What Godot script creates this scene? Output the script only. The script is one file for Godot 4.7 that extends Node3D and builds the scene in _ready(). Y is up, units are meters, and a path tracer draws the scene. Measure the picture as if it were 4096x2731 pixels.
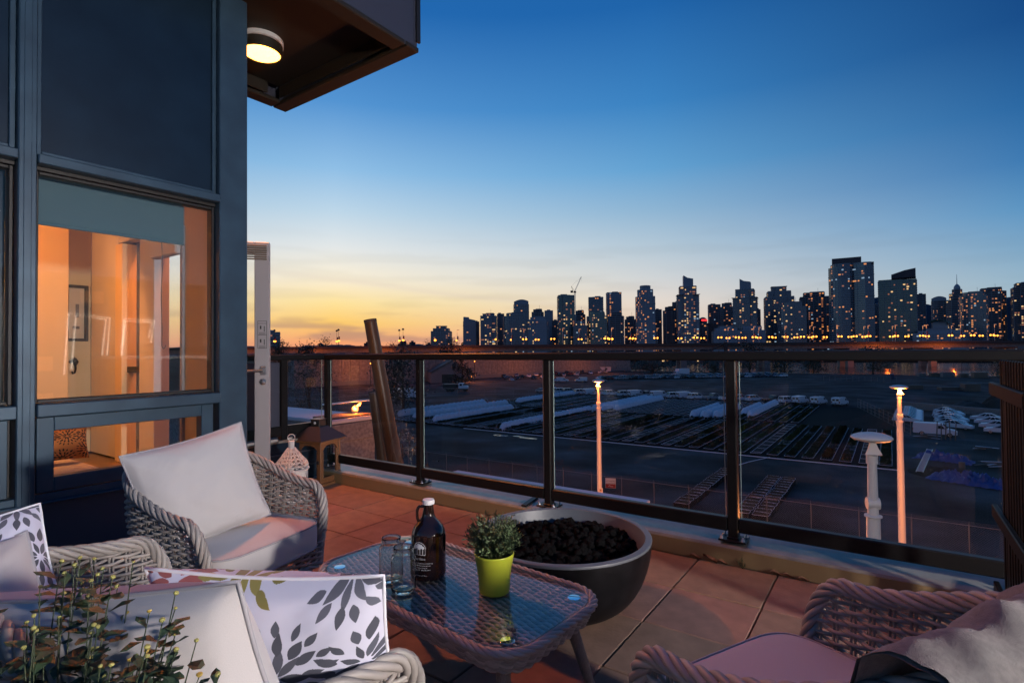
extends Node3D
# Dusk on a roof terrace above an urban farm. x runs along the railing, -z looks out over the lot, y is up; terrace floor at y = 0.

const LOT := -12.7
var M := {}
var rng := RandomNumberGenerator.new()
var taken := {}


# ------------------------------------------------------------ mesh builder
class MB:
	var v := PackedVector3Array()
	var n := PackedVector3Array()
	var t := PackedVector2Array()
	var c := PackedColorArray()
	var ix := PackedInt32Array()
	var tint := Color(1, 1, 1)

	func add(p: Vector3, nn: Vector3, uv := Vector2.ZERO) -> int:
		v.append(p); n.append(nn); t.append(uv); c.append(tint)
		return v.size() - 1

	# corners counter-clockwise as seen from outside
	func quad(a: Vector3, b: Vector3, cc: Vector3, d: Vector3, uvs := []) -> void:
		var nn := (b - a).cross(cc - a)
		if nn.length_squared() < 1e-16:
			nn = (cc - a).cross(d - a)
		nn = nn.normalized()
		var i := v.size()
		if uvs.is_empty():
			add(a, nn, Vector2(0, 1)); add(b, nn, Vector2(1, 1)); add(cc, nn, Vector2(1, 0)); add(d, nn, Vector2(0, 0))
		else:
			add(a, nn, uvs[0]); add(b, nn, uvs[1]); add(cc, nn, uvs[2]); add(d, nn, uvs[3])
		ix.append_array(PackedInt32Array([i, i + 2, i + 1, i, i + 3, i + 2]))

	func tri(a: Vector3, b: Vector3, cc: Vector3) -> void:
		var nn := (b - a).cross(cc - a).normalized()
		var i := v.size()
		add(a, nn); add(b, nn); add(cc, nn)
		ix.append_array(PackedInt32Array([i, i + 2, i + 1]))

	func box(ctr: Vector3, s: Vector3, b := Basis()) -> void:
		var x := b * Vector3(s.x / 2, 0, 0)
		var y := b * Vector3(0, s.y / 2, 0)
		var z := b * Vector3(0, 0, s.z / 2)
		quad(ctr - x - y + z, ctr + x - y + z, ctr + x + y + z, ctr - x + y + z)
		quad(ctr + x - y - z, ctr - x - y - z, ctr - x + y - z, ctr + x + y - z)
		quad(ctr + x - y + z, ctr + x - y - z, ctr + x + y - z, ctr + x + y + z)
		quad(ctr - x - y - z, ctr - x - y + z, ctr - x + y + z, ctr - x + y - z)
		quad(ctr - x + y + z, ctr + x + y + z, ctr + x + y - z, ctr - x + y - z)
		quad(ctr - x - y - z, ctr + x - y - z, ctr + x - y + z, ctr - x - y + z)

	func span(a: Vector3, b: Vector3) -> void:   # box between two opposite corners
		box((a + b) / 2, (b - a).abs())

	# box with chamfered edges
	func rbox(ctr: Vector3, s: Vector3, r: float, b := Basis()) -> void:
		var h := s / 2
		r = minf(r, minf(h.x, minf(h.y, h.z)) * 0.95)
		var P := func(sx: float, sy: float, sz: float, k: int) -> Vector3:
			var q := Vector3(sx * (h.x - (0.0 if k == 0 else r)), sy * (h.y - (0.0 if k == 1 else r)), sz * (h.z - (0.0 if k == 2 else r)))
			return ctr + b * q
		var face := func(pts: Array) -> void:
			var mid: Vector3 = (pts[0] + pts[1] + pts[2]) / 3.0
			var nn: Vector3 = (pts[1] - pts[0]).cross(pts[2] - pts[0])
			if nn.dot(mid - ctr) < 0:
				pts.reverse()
			if pts.size() == 4:
				quad(pts[0], pts[1], pts[2], pts[3])
			else:
				tri(pts[0], pts[1], pts[2])
		for s1 in [-1, 1]:
			face.call([P.call(s1, -1, -1, 0), P.call(s1, 1, -1, 0), P.call(s1, 1, 1, 0), P.call(s1, -1, 1, 0)])
			face.call([P.call(-1, s1, -1, 1), P.call(1, s1, -1, 1), P.call(1, s1, 1, 1), P.call(-1, s1, 1, 1)])
			face.call([P.call(-1, -1, s1, 2), P.call(1, -1, s1, 2), P.call(1, 1, s1, 2), P.call(-1, 1, s1, 2)])
			for s2 in [-1, 1]:
				face.call([P.call(s1, s2, -1, 0), P.call(s1, s2, 1, 0), P.call(s1, s2, 1, 1), P.call(s1, s2, -1, 1)])
				face.call([P.call(s1, -1, s2, 0), P.call(s1, 1, s2, 0), P.call(s1, 1, s2, 2), P.call(s1, -1, s2, 2)])
				face.call([P.call(-1, s1, s2, 1), P.call(1, s1, s2, 1), P.call(1, s1, s2, 2), P.call(-1, s1, s2, 2)])
				for s3 in [-1, 1]:
					face.call([P.call(s1, s2, s3, 0), P.call(s1, s2, s3, 1), P.call(s1, s2, s3, 2)])

	# tube through points; radius a number or one per point
	func tube(pts: PackedVector3Array, rad, sides := 6, closed := false, caps := true) -> void:
		var m := pts.size()
		if m < 2:
			return
		var up := Vector3.UP
		var d0 := (pts[1] - pts[0]).normalized()
		if absf(d0.dot(up)) > 0.9:
			up = Vector3.RIGHT
		var side := d0.cross(up).normalized()
		var first := v.size()
		for i in m:
			var d: Vector3
			if closed:
				d = pts[(i + 1) % m] - pts[(i + m - 1) % m]
			else:
				d = pts[mini(i + 1, m - 1)] - pts[maxi(i - 1, 0)]
			d = d.normalized()
			side = (side - d * side.dot(d)).normalized()
			var o := d.cross(side)
			var r: float = rad if rad is float else rad[i]
			for k in sides:
				var a := TAU * k / sides
				var nn := side * cos(a) + o * sin(a)
				add(pts[i] + nn * r, nn, Vector2(float(k) / sides, float(i)))
		var rings := m if closed else m - 1
		for i in rings:
			var j := (i + 1) % m
			for k in sides:
				var k2 := (k + 1) % sides
				var a := first + i * sides + k
				var b := first + i * sides + k2
				var cc := first + j * sides + k2
				var d := first + j * sides + k
				ix.append_array(PackedInt32Array([a, cc, b, a, d, cc]))
		if caps and not closed:
			for e in [0, m - 1]:
				var dn := (pts[1] - pts[0]).normalized() * -1.0 if e == 0 else (pts[m - 1] - pts[m - 2]).normalized()
				var q := add(pts[e], dn)
				for k in sides:
					add(v[first + e * sides + k], dn)
				for k in sides:
					var k2 := (k + 1) % sides
					if e == 0:
						ix.append_array(PackedInt32Array([q, q + 1 + k, q + 1 + k2]))
					else:
						ix.append_array(PackedInt32Array([q, q + 1 + k2, q + 1 + k]))

	func rod(a: Vector3, b: Vector3, r, sides := 6) -> void:
		tube(PackedVector3Array([a, b]), [r, r] if r is float else r, sides)

	# a smooth patch, f(u, w) -> Vector3; outward is the side where (du x dw) points unless flipped
	func patch(f: Callable, nu: int, nw: int, flip := false, closed_u := false) -> void:
		var first := v.size()
		var g := []
		for j in nw + 1:
			var row := PackedVector3Array()
			for i in nu + 1:
				row.append(f.call(float(i) / nu, float(j) / nw))
			g.append(row)
		for j in nw + 1:
			for i in nu + 1:
				var du: Vector3
				if closed_u:
					du = g[j][(i + 1) if i < nu else 1] - g[j][(i - 1) if i > 0 else nu - 1]
				else:
					du = g[j][mini(i + 1, nu)] - g[j][maxi(i - 1, 0)]
				var dw: Vector3 = g[mini(j + 1, nw)][i] - g[maxi(j - 1, 0)][i]
				var nn := du.cross(dw)
				if nn.length_squared() < 1e-14:
					var jj := 1 if j == 0 else (nw - 1 if j == nw else j)
					var i2 := 1 if i == 0 else (nu - 1 if i == nu else i)
					nn = (g[jj][mini(i2 + 1, nu)] - g[jj][maxi(i2 - 1, 0)]).cross(g[mini(jj + 1, nw)][i2] - g[maxi(jj - 1, 0)][i2])
				nn = nn.normalized() * (-1.0 if flip else 1.0)
				add(g[j][i], nn, Vector2(float(i) / nu, float(j) / nw))
		for j in nw:
			for i in nu:
				var a := first + j * (nu + 1) + i
				var b := a + 1
				var cc := b + nu + 1
				var d := a + nu + 1
				if flip:
					ix.append_array(PackedInt32Array([a, b, cc, a, cc, d]))
				else:
					ix.append_array(PackedInt32Array([a, cc, b, a, d, cc]))

	# profile points (radius, height) turned about y, from bottom to top on the outside
	func lathe(prof: Array, seg := 24, xf := Transform3D()) -> void:
		var m := prof.size()
		var first := v.size()
		for j in m:
			var a: Vector2 = prof[maxi(j - 1, 0)]
			var b: Vector2 = prof[mini(j + 1, m - 1)]
			var d := (b - a)
			var n2 := Vector2(d.y, -d.x).normalized()
			for i in seg + 1:
				var an := TAU * i / seg
				var dir := Vector3(cos(an), 0, -sin(an))
				add(xf * (dir * prof[j].x + Vector3(0, prof[j].y, 0)), (xf.basis * (dir * n2.x + Vector3(0, n2.y, 0))).normalized(), Vector2(float(i) / seg, float(j) / (m - 1)))
		for j in m - 1:
			for i in seg:
				var a := first + j * (seg + 1) + i
				ix.append_array(PackedInt32Array([a, a + seg + 2, a + 1, a, a + seg + 1, a + seg + 2]))

	# flat outline in (x, y) pushed along z from z0 to z1, then moved by xf
	func prism(poly: PackedVector2Array, z0: float, z1: float, xf := Transform3D(), sides_only := false) -> void:
		if Geometry2D.is_polygon_clockwise(poly):
			poly = poly.duplicate(); poly.reverse()
		var m := poly.size()
		for i in m:
			var p := poly[i]
			var q := poly[(i + 1) % m]
			quad(xf * Vector3(p.x, p.y, z0), xf * Vector3(q.x, q.y, z0), xf * Vector3(q.x, q.y, z1), xf * Vector3(p.x, p.y, z1))
		if sides_only:
			return
		var tr := Geometry2D.triangulate_polygon(poly)
		for k in range(0, tr.size(), 3):
			var a := poly[tr[k]]
			var b := poly[tr[k + 1]]
			var cc := poly[tr[k + 2]]
			if (b - a).cross(cc - a) < 0:
				var s := b
				b = cc; cc = s
			tri(xf * Vector3(a.x, a.y, z1), xf * Vector3(b.x, b.y, z1), xf * Vector3(cc.x, cc.y, z1))
			tri(xf * Vector3(a.x, a.y, z0), xf * Vector3(cc.x, cc.y, z0), xf * Vector3(b.x, b.y, z0))

	# a flat outline in plan (x, z) raised from y0 to y1
	func slab(poly: PackedVector2Array, y0: float, y1: float, caps := true) -> void:
		var p2 := PackedVector2Array()
		for q in poly:
			p2.append(Vector2(q.x, -q.y))
		prism(p2, y0, y1, Transform3D(Basis(Vector3(1, 0, 0), Vector3(0, 0, -1), Vector3(0, 1, 0)), Vector3.ZERO), not caps)

	func ball(ctr: Vector3, r: float, seg := 10, squash := 1.0) -> void:
		var prof := []
		var m := maxi(4, seg / 2)
		for j in m + 1:
			var a := -PI / 2 + PI * j / m
			prof.append(Vector2(maxf(0.0001, r * cos(a)), r * sin(a) * squash))
		lathe(prof, seg, Transform3D(Basis(), ctr))

	func mesh() -> ArrayMesh:
		var arr := []
		arr.resize(Mesh.ARRAY_MAX)
		arr[Mesh.ARRAY_VERTEX] = v
		arr[Mesh.ARRAY_NORMAL] = n
		arr[Mesh.ARRAY_TEX_UV] = t
		arr[Mesh.ARRAY_COLOR] = c
		arr[Mesh.ARRAY_INDEX] = ix
		var am := ArrayMesh.new()
		am.add_surface_from_arrays(Mesh.PRIMITIVE_TRIANGLES, arr)
		return am


# ------------------------------------------------------------ naming
func numbered(called: String) -> String:
	if not taken.has(called):
		taken[called] = 0
		return called
	taken[called] += 1
	return "%s_%03d" % [called, taken[called]]


func tag(o: Node, label := "", category := "", group := "", kind := "") -> void:
	if label: o.set_meta("label", label)
	if category: o.set_meta("category", category)
	if group: o.set_meta("group", group)
	if kind: o.set_meta("kind", kind)


func put(called: String, mb, mat: Material, parent: Node = null, kind := "") -> MeshInstance3D:
	var o := MeshInstance3D.new()
	o.mesh = mb.mesh() if mb is MB else mb
	o.material_override = mat
	if parent == null:
		o.name = numbered(called)
		add_child(o, true)
	else:
		var k := 0
		var nm := called
		while parent.has_node(NodePath(nm)):
			k += 1
			nm = "%s_%03d" % [called, k]
		o.name = nm
		parent.add_child(o, true)
	if kind: o.set_meta("kind", kind)
	return o


func thing(called: String, label: String, category: String, at := Vector3.ZERO, turn := 0.0, group := "") -> Node3D:
	var o := Node3D.new()
	o.name = numbered(called)
	add_child(o, true)
	o.position = at
	o.rotation.y = turn
	tag(o, label, category, group)
	return o


func struct(called: String, mb, mat: Material) -> MeshInstance3D:
	return put(called, mb, mat, null, "structure")


func copy(o: Node3D, called: String, at: Vector3, turn: float, label := "", group := "") -> Node3D:
	var r: Node3D = o.duplicate()
	r.name = numbered(called)
	add_child(r, true)
	r.position = at
	r.rotation.y = turn
	if label: r.set_meta("label", label)
	if group: r.set_meta("group", group)
	return r


func omni(called: String, at: Vector3, col: Color, energy: float, size := 0.1) -> OmniLight3D:
	var l := OmniLight3D.new()
	l.name = numbered(called)
	l.light_color = col
	l.light_energy = energy
	l.light_size = size
	l.omni_range = 200.0
	l.omni_attenuation = 2.0
	l.shadow_enabled = true
	add_child(l, true)
	l.position = at
	return l


# ------------------------------------------------------------ materials
func lin(r: float, g: float, b: float, a := 1.0) -> Color:
	var c := Color(r, g, b).linear_to_srgb()
	c.a = a
	return c


func mat(called: String, col: Color, rough := 0.6, metal := 0.0) -> StandardMaterial3D:
	var m := StandardMaterial3D.new()
	m.resource_name = called
	m.albedo_color = col
	m.roughness = rough
	m.metallic = metal
	M[called] = m
	return m


func noise(freq: float, oct := 4, sd := 1, kind := FastNoiseLite.TYPE_SIMPLEX_SMOOTH) -> FastNoiseLite:
	var f := FastNoiseLite.new()
	f.noise_type = kind
	f.frequency = freq
	f.fractal_octaves = oct
	f.seed = sd
	return f


func ntex(f: FastNoiseLite, a: Color, b: Color, size := 256, mid := 0.5) -> NoiseTexture2D:
	var t := NoiseTexture2D.new()
	t.width = size; t.height = size
	t.seamless = true
	t.noise = f
	var g := Gradient.new()
	g.offsets = PackedFloat32Array([0.0, mid, 1.0])
	g.colors = PackedColorArray([a, a.lerp(b, 0.5), b])
	t.color_ramp = g
	return t


# colour mottling, and bumps in centimetres, both laid in world metres
func mottle(m: StandardMaterial3D, tex: Texture2D, scale: float, world := true) -> void:
	m.albedo_texture = tex
	m.uv1_triplanar = true
	m.uv1_world_triplanar = world
	m.uv1_scale = Vector3.ONE * scale


func bump(m: StandardMaterial3D, f: FastNoiseLite, cm: float, scale: float, size := 256) -> void:
	m.heightmap_enabled = true
	m.heightmap_texture = ntex(f, Color.BLACK, Color.WHITE, size)
	m.heightmap_scale = cm
	if not m.uv1_triplanar:
		m.uv1_triplanar = true
		m.uv1_world_triplanar = true
		m.uv1_scale = Vector3.ONE * scale


func glow(called: String, col: Color, energy: float) -> StandardMaterial3D:
	var m := mat(called, Color(0.9, 0.85, 0.75), 0.5)
	m.emission_enabled = true
	m.emission = col
	m.emission_energy_multiplier = energy
	return m


func spot(called: String, at: Vector3, towards: Vector3, angle: float, col: Color, energy: float, size := 0.1) -> void:
	var l := SpotLight3D.new()
	l.name = numbered(called)
	l.light_color = col
	l.light_energy = energy
	l.light_size = size
	l.spot_range = 60.0
	l.spot_attenuation = 2.0
	l.spot_angle = angle
	l.spot_angle_attenuation = 0.3
	l.shadow_enabled = true
	add_child(l, true)
	l.look_at_from_position(at, towards, Vector3.UP if absf((towards - at).normalized().y) < 0.95 else Vector3.RIGHT)


func pane(called: String, col: Color, alpha: float) -> StandardMaterial3D:
	var m := mat(called, Color(col.r, col.g, col.b, alpha), 0.02)
	m.transparency = BaseMaterial3D.TRANSPARENCY_ALPHA
	return m


func make_materials() -> void:
	var g := Color(0.82, 0.82, 0.82)
	var w := Color(1, 1, 1)
	for k in 4:
		var m := mat("paver%d" % k, lin(0.20 + 0.012 * k, 0.118 + 0.005 * (k % 3), 0.083 + 0.006 * (k % 2)), 0.85)
		mottle(m, M["paver0"].albedo_texture if k else ntex(noise(0.02, 5, 3), Color(0.84, 0.84, 0.84), Color(1, 1, 1), 512), 0.7)
		m.heightmap_enabled = true
		m.heightmap_texture = M["paver0"].heightmap_texture if k else ntex(noise(0.22, 3, 5), Color.BLACK, Color.WHITE, 256)
		m.heightmap_scale = 0.12
	mat("slab", lin(0.05, 0.045, 0.04), 0.9)
	var kb := mat("flashing", lin(0.27, 0.245, 0.205), 0.33, 0.25)
	mottle(kb, ntex(noise(0.03, 4, 9), Color(0.8, 0.8, 0.8), w), 0.9)
	mat("screen_metal", lin(0.004, 0.004, 0.0045), 0.5).metallic_specular = 0.25
	mat("kerb_face", lin(0.20, 0.135, 0.065), 0.45)
	mat("rail", lin(0.009, 0.0088, 0.0092), 0.36).metallic_specular = 0.3
	var wl := mat("cladding", lin(0.04, 0.085, 0.13), 0.40, 0.3)
	mottle(wl, ntex(noise(0.012, 5, 12), Color(0.8, 0.8, 0.82), w, 512), 0.5)
	var spn := mat("spandrel", lin(0.010, 0.027, 0.05), 0.3, 0.25)
	mottle(spn, M["cladding"].albedo_texture, 0.35)
	mat("gasket", lin(0.008, 0.008, 0.009), 0.5)
	pane("window_glass", Color(0.15, 0.3, 0.3), 0.05)
	pane("rail_glass", Color(0.3, 0.4, 0.37), 0.015)
	mat("glass_edge", lin(0.3, 0.4, 0.36), 0.2)
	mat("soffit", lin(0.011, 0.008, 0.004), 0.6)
	mat("fascia", lin(0.045, 0.05, 0.075), 0.45, 0.2)
	mat("white_frame", lin(0.34, 0.32, 0.33), 0.5)
	mat("steel", lin(0.5, 0.5, 0.5), 0.3, 0.9)
	mat("dark_metal", lin(0.03, 0.03, 0.032), 0.4, 0.5)
	# furniture
	var wk := mat("wicker", w, 0.5)
	wk.vertex_color_use_as_albedo = true
	var cu := mat("cushion", lin(0.56, 0.535, 0.535), 0.9)
	cu.rim_enabled = true; cu.rim = 0.3
	mottle(cu, ntex(noise(0.35, 2, 21), Color(0.86, 0.86, 0.86), w, 256), 9.0, false)
	cu.heightmap_enabled = true
	cu.heightmap_texture = ntex(noise(0.4, 2, 22), Color.BLACK, w, 256)
	cu.heightmap_scale = 0.03
	mat("piping", lin(0.33, 0.32, 0.34), 0.85)
	mat("piping_white", lin(0.7, 0.7, 0.74), 0.85)
	var wd := mat("grey_wood", lin(0.26, 0.22, 0.19), 0.6)
	mottle(wd, ntex(noise(0.05, 4, 31), Color(0.6, 0.6, 0.6), w), 6.0, false)
	wd.uv1_scale = Vector3(30, 2.5, 30)
	var ow := mat("brown_wood", lin(0.27, 0.12, 0.05), 0.5)
	mottle(ow, wd.albedo_texture, 6.0, false)
	ow.uv1_scale = Vector3(30, 2.5, 30)
	pane("table_glass", Color(0.3, 0.5, 0.5), 0.03)
	var jg := mat("jar_glass", Color(0.93, 0.97, 0.96, 0.0), 0.02)
	jg.refraction_enabled = true; jg.refraction_scale = 0.05
	var bg := mat("amber_glass", lin(0.012, 0.005, 0.003), 0.04)
	bg.clearcoat_enabled = true; bg.clearcoat = 0.6; bg.clearcoat_roughness = 0.02
	mat("cap_white", lin(0.72, 0.71, 0.70), 0.4)
	mat("print_white", lin(0.55, 0.57, 0.6), 0.6)
	mat("lime", lin(0.42, 0.47, 0.035), 0.28)
	var lf := mat("leaf_green", w, 0.6)
	lf.vertex_color_use_as_albedo = true
	lf.backlight_enabled = true; lf.backlight = Color(0.2, 0.25, 0.1)
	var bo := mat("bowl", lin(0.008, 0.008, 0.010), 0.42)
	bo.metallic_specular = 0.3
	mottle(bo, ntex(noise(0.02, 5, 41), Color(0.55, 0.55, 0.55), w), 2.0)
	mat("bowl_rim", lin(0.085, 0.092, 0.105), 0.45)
	var lv := mat("lava", lin(0.010, 0.0098, 0.0105), 0.9)
	lv.metallic_specular = 0.12
	lv.heightmap_enabled = true
	lv.uv1_triplanar = true; lv.uv1_scale = Vector3.ONE * 12.0
	lv.heightmap_texture = ntex(noise(0.12, 3, 44), Color.BLACK, w)
	lv.heightmap_scale = 0.6
	var bk := mat("blanket", lin(0.21, 0.19, 0.175), 0.95)
	bk.rim_enabled = true; bk.rim = 0.7
	mottle(bk, ntex(noise(0.06, 4, 51), Color(0.75, 0.75, 0.76), w), 5.0, false)
	bk.heightmap_enabled = true
	bk.heightmap_texture = ntex(noise(0.4, 3, 52), Color.BLACK, w)
	bk.heightmap_scale = 0.15
	mat("white_metal", lin(0.62, 0.58, 0.54), 0.4)
	mat("dead_leaf", lin(0.14, 0.06, 0.03), 0.8)
	mat("soil", lin(0.03, 0.025, 0.02), 0.95)
	# room
	mat("room_wall", lin(0.62, 0.50, 0.30), 0.8)
	mat("room_white", lin(0.55, 0.55, 0.56), 0.7)
	mat("room_floor", lin(0.22, 0.15, 0.09), 0.5)
	mat("blind", lin(0.09, 0.16, 0.18), 0.8)
	mat("black_frame", lin(0.02, 0.015, 0.012), 0.4)
	mat("paper", lin(0.6, 0.5, 0.36), 0.8)
	mat("iron", lin(0.02, 0.018, 0.016), 0.45, 0.4)
	# far ground and town
	var gr := mat("gravel", lin(0.20, 0.198, 0.198), 0.92)
	mottle(gr, ntex(noise(0.006, 6, 61), Color(0.25, 0.25, 0.26), w, 1024), 0.011)
	gr.detail_enabled = true
	gr.detail_blend_mode = BaseMaterial3D.BLEND_MODE_MUL
	gr.detail_uv_layer = BaseMaterial3D.DETAIL_UV_2
	gr.uv2_triplanar = true; gr.uv2_world_triplanar = true; gr.uv2_scale = Vector3.ONE * 0.16
	gr.detail_albedo = ntex(noise(0.12, 4, 62), Color(0.55, 0.55, 0.55), w, 512)
	var st := mat("street", lin(0.10, 0.097, 0.093), 0.85)
	mottle(st, gr.albedo_texture, 0.03)
	mat("earth", lin(0.026, 0.022, 0.019), 0.95).metallic_specular = 0.15
	gr.metallic_specular = 0.25
	mat("planter_black", lin(0.012, 0.012, 0.013), 0.8).metallic_specular = 0.2
	mat("liner_white", lin(0.75, 0.77, 0.8), 0.7)
	var fl := mat("fleece", lin(0.86, 0.86, 0.88), 0.8)
	fl.backlight_enabled = true; fl.backlight = Color(0.3, 0.3, 0.3)
	mottle(fl, ntex(noise(0.03, 4, 71), Color(0.72, 0.72, 0.74), w), 0.5)
	mat("car_white", lin(0.68, 0.69, 0.71), 0.28)
	mat("car_silver", lin(0.33, 0.34, 0.36), 0.3, 0.3)
	mat("car_black", lin(0.015, 0.016, 0.02), 0.25)
	mat("car_red", lin(0.16, 0.02, 0.02), 0.28)
	mat("car_blue", lin(0.02, 0.035, 0.08), 0.28)
	mat("car_glass", lin(0.012, 0.016, 0.02), 0.05)
	mat("tyre", lin(0.015, 0.015, 0.015), 0.85)
	mat("hub", lin(0.35, 0.35, 0.36), 0.35, 0.7)
	mat("lamp_red", lin(0.2, 0.01, 0.01), 0.3)
	mat("lamp_clear", lin(0.6, 0.6, 0.6), 0.15)
	mat("pole_white", lin(0.62, 0.60, 0.56), 0.45)
	mat("fence_wire", lin(0.22, 0.2, 0.19), 0.5, 0.5)
	var cw := mat("warehouse", lin(0.36, 0.31, 0.27), 0.8)
	mottle(cw, ntex(noise(0.02, 5, 81), Color(0.66, 0.66, 0.66), w, 512), 0.06)
	var cc := mat("concrete", lin(0.27, 0.265, 0.26), 0.8)
	mottle(cc, ntex(noise(0.03, 5, 82), Color(0.65, 0.65, 0.65), w, 512), 0.3)
	mat("deck_dark", lin(0.07, 0.055, 0.045), 0.8)
	mat("pale_roof", lin(0.55, 0.56, 0.58), 0.6)
	mat("mast_wood", lin(0.075, 0.045, 0.018), 0.4)
	mat("tarp", lin(0.02, 0.05, 0.22), 0.45)
	mat("timber", lin(0.16, 0.12, 0.09), 0.85)
	var wt := mat("water", lin(0.01, 0.015, 0.02), 0.12)
	bump(wt, noise(0.03, 3, 91), 8.0, 0.06)
	var tl := mat("tree_leaf", w, 0.42)
	tl.vertex_color_use_as_albedo = true
	mat("bark", lin(0.05, 0.035, 0.025), 0.9)
	mat("hill", lin(0.015, 0.03, 0.05), 1.0)
	mat("tower_glass", lin(0.09, 0.12, 0.15), 0.14, 0.45)
	mat("tower_glass_green", lin(0.10, 0.15, 0.14), 0.12, 0.5)
	mat("tower_slab", lin(0.27, 0.285, 0.31), 0.7)
	mat("tower_brick", lin(0.10, 0.075, 0.075), 0.8)
	mat("tower_pale", lin(0.33, 0.34, 0.37), 0.7)
	glow("lit_warm", Color(1.0, 0.62, 0.28), 0.85)
	glow("lit_pale", Color(1.0, 0.80, 0.52), 1.0)
	glow("lit_dim", Color(0.95, 0.56, 0.26), 0.33)
	glow("lit_cool", Color(0.75, 0.88, 1.0), 0.45)
	glow("lamp_orange", Color(1.0, 0.58, 0.16), 6.0)
	glow("lamp_disc", Color(1.0, 0.66, 0.25), 14.0)
	glow("lamp_bulb_dim", Color(1.0, 0.62, 0.25), 1.2)
	glow("lamp_white", Color(1.0, 0.95, 0.88), 6.0)
	mat("sign_white", lin(0.6, 0.58, 0.55), 0.5)
	mat("sign_red", lin(0.25, 0.015, 0.015), 0.5)
	mat("sign_black", lin(0.01, 0.01, 0.01), 0.5)
	mat("sign_green", lin(0.02, 0.09, 0.05), 0.5)


# ------------------------------------------------------------ camera, sky, light
func srgb(c: Array) -> Color:
	return Color(c[0] / 255.0, c[1] / 255.0, c[2] / 255.0).srgb_to_linear()


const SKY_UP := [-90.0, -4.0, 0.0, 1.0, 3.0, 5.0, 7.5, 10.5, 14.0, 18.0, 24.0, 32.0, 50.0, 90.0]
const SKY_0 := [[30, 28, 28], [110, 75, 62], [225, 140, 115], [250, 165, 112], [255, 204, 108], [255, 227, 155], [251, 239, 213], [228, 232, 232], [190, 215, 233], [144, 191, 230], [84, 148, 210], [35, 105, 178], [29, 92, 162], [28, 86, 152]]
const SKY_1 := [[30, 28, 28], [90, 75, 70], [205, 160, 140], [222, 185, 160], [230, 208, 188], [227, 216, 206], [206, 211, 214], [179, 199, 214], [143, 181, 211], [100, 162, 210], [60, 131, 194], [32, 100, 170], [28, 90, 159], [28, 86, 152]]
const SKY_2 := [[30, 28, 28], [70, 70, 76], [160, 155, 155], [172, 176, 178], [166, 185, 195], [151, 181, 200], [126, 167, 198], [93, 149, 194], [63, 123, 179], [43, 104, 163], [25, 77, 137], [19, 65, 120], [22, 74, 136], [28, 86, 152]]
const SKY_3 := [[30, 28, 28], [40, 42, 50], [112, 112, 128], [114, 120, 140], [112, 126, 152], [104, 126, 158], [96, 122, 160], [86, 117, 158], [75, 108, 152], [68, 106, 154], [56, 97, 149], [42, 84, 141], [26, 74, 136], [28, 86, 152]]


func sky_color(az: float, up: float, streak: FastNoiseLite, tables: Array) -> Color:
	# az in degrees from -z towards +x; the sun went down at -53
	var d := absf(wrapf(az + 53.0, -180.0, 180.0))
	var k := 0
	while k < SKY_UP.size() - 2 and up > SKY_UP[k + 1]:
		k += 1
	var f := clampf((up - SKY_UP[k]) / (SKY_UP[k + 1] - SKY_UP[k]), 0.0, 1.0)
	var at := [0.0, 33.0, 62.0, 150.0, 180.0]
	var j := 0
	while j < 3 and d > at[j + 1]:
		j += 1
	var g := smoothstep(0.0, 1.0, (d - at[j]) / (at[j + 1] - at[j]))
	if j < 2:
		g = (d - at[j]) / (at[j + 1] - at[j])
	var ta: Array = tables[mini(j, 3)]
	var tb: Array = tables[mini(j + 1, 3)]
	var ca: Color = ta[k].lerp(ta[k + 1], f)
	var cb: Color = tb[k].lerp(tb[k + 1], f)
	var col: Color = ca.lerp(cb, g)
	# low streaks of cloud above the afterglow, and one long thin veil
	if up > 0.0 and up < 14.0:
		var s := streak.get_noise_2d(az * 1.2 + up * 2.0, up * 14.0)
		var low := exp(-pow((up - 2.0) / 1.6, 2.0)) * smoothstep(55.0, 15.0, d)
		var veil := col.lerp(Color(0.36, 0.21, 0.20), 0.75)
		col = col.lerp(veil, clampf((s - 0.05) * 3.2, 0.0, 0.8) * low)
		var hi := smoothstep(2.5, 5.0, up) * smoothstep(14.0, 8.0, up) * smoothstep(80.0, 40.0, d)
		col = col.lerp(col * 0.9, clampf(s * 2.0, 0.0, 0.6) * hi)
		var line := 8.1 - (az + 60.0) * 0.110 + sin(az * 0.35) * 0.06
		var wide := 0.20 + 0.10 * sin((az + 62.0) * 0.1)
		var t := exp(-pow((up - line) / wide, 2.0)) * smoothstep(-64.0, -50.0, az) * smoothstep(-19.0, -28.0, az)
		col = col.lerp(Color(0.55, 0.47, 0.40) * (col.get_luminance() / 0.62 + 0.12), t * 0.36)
	return col


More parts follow.
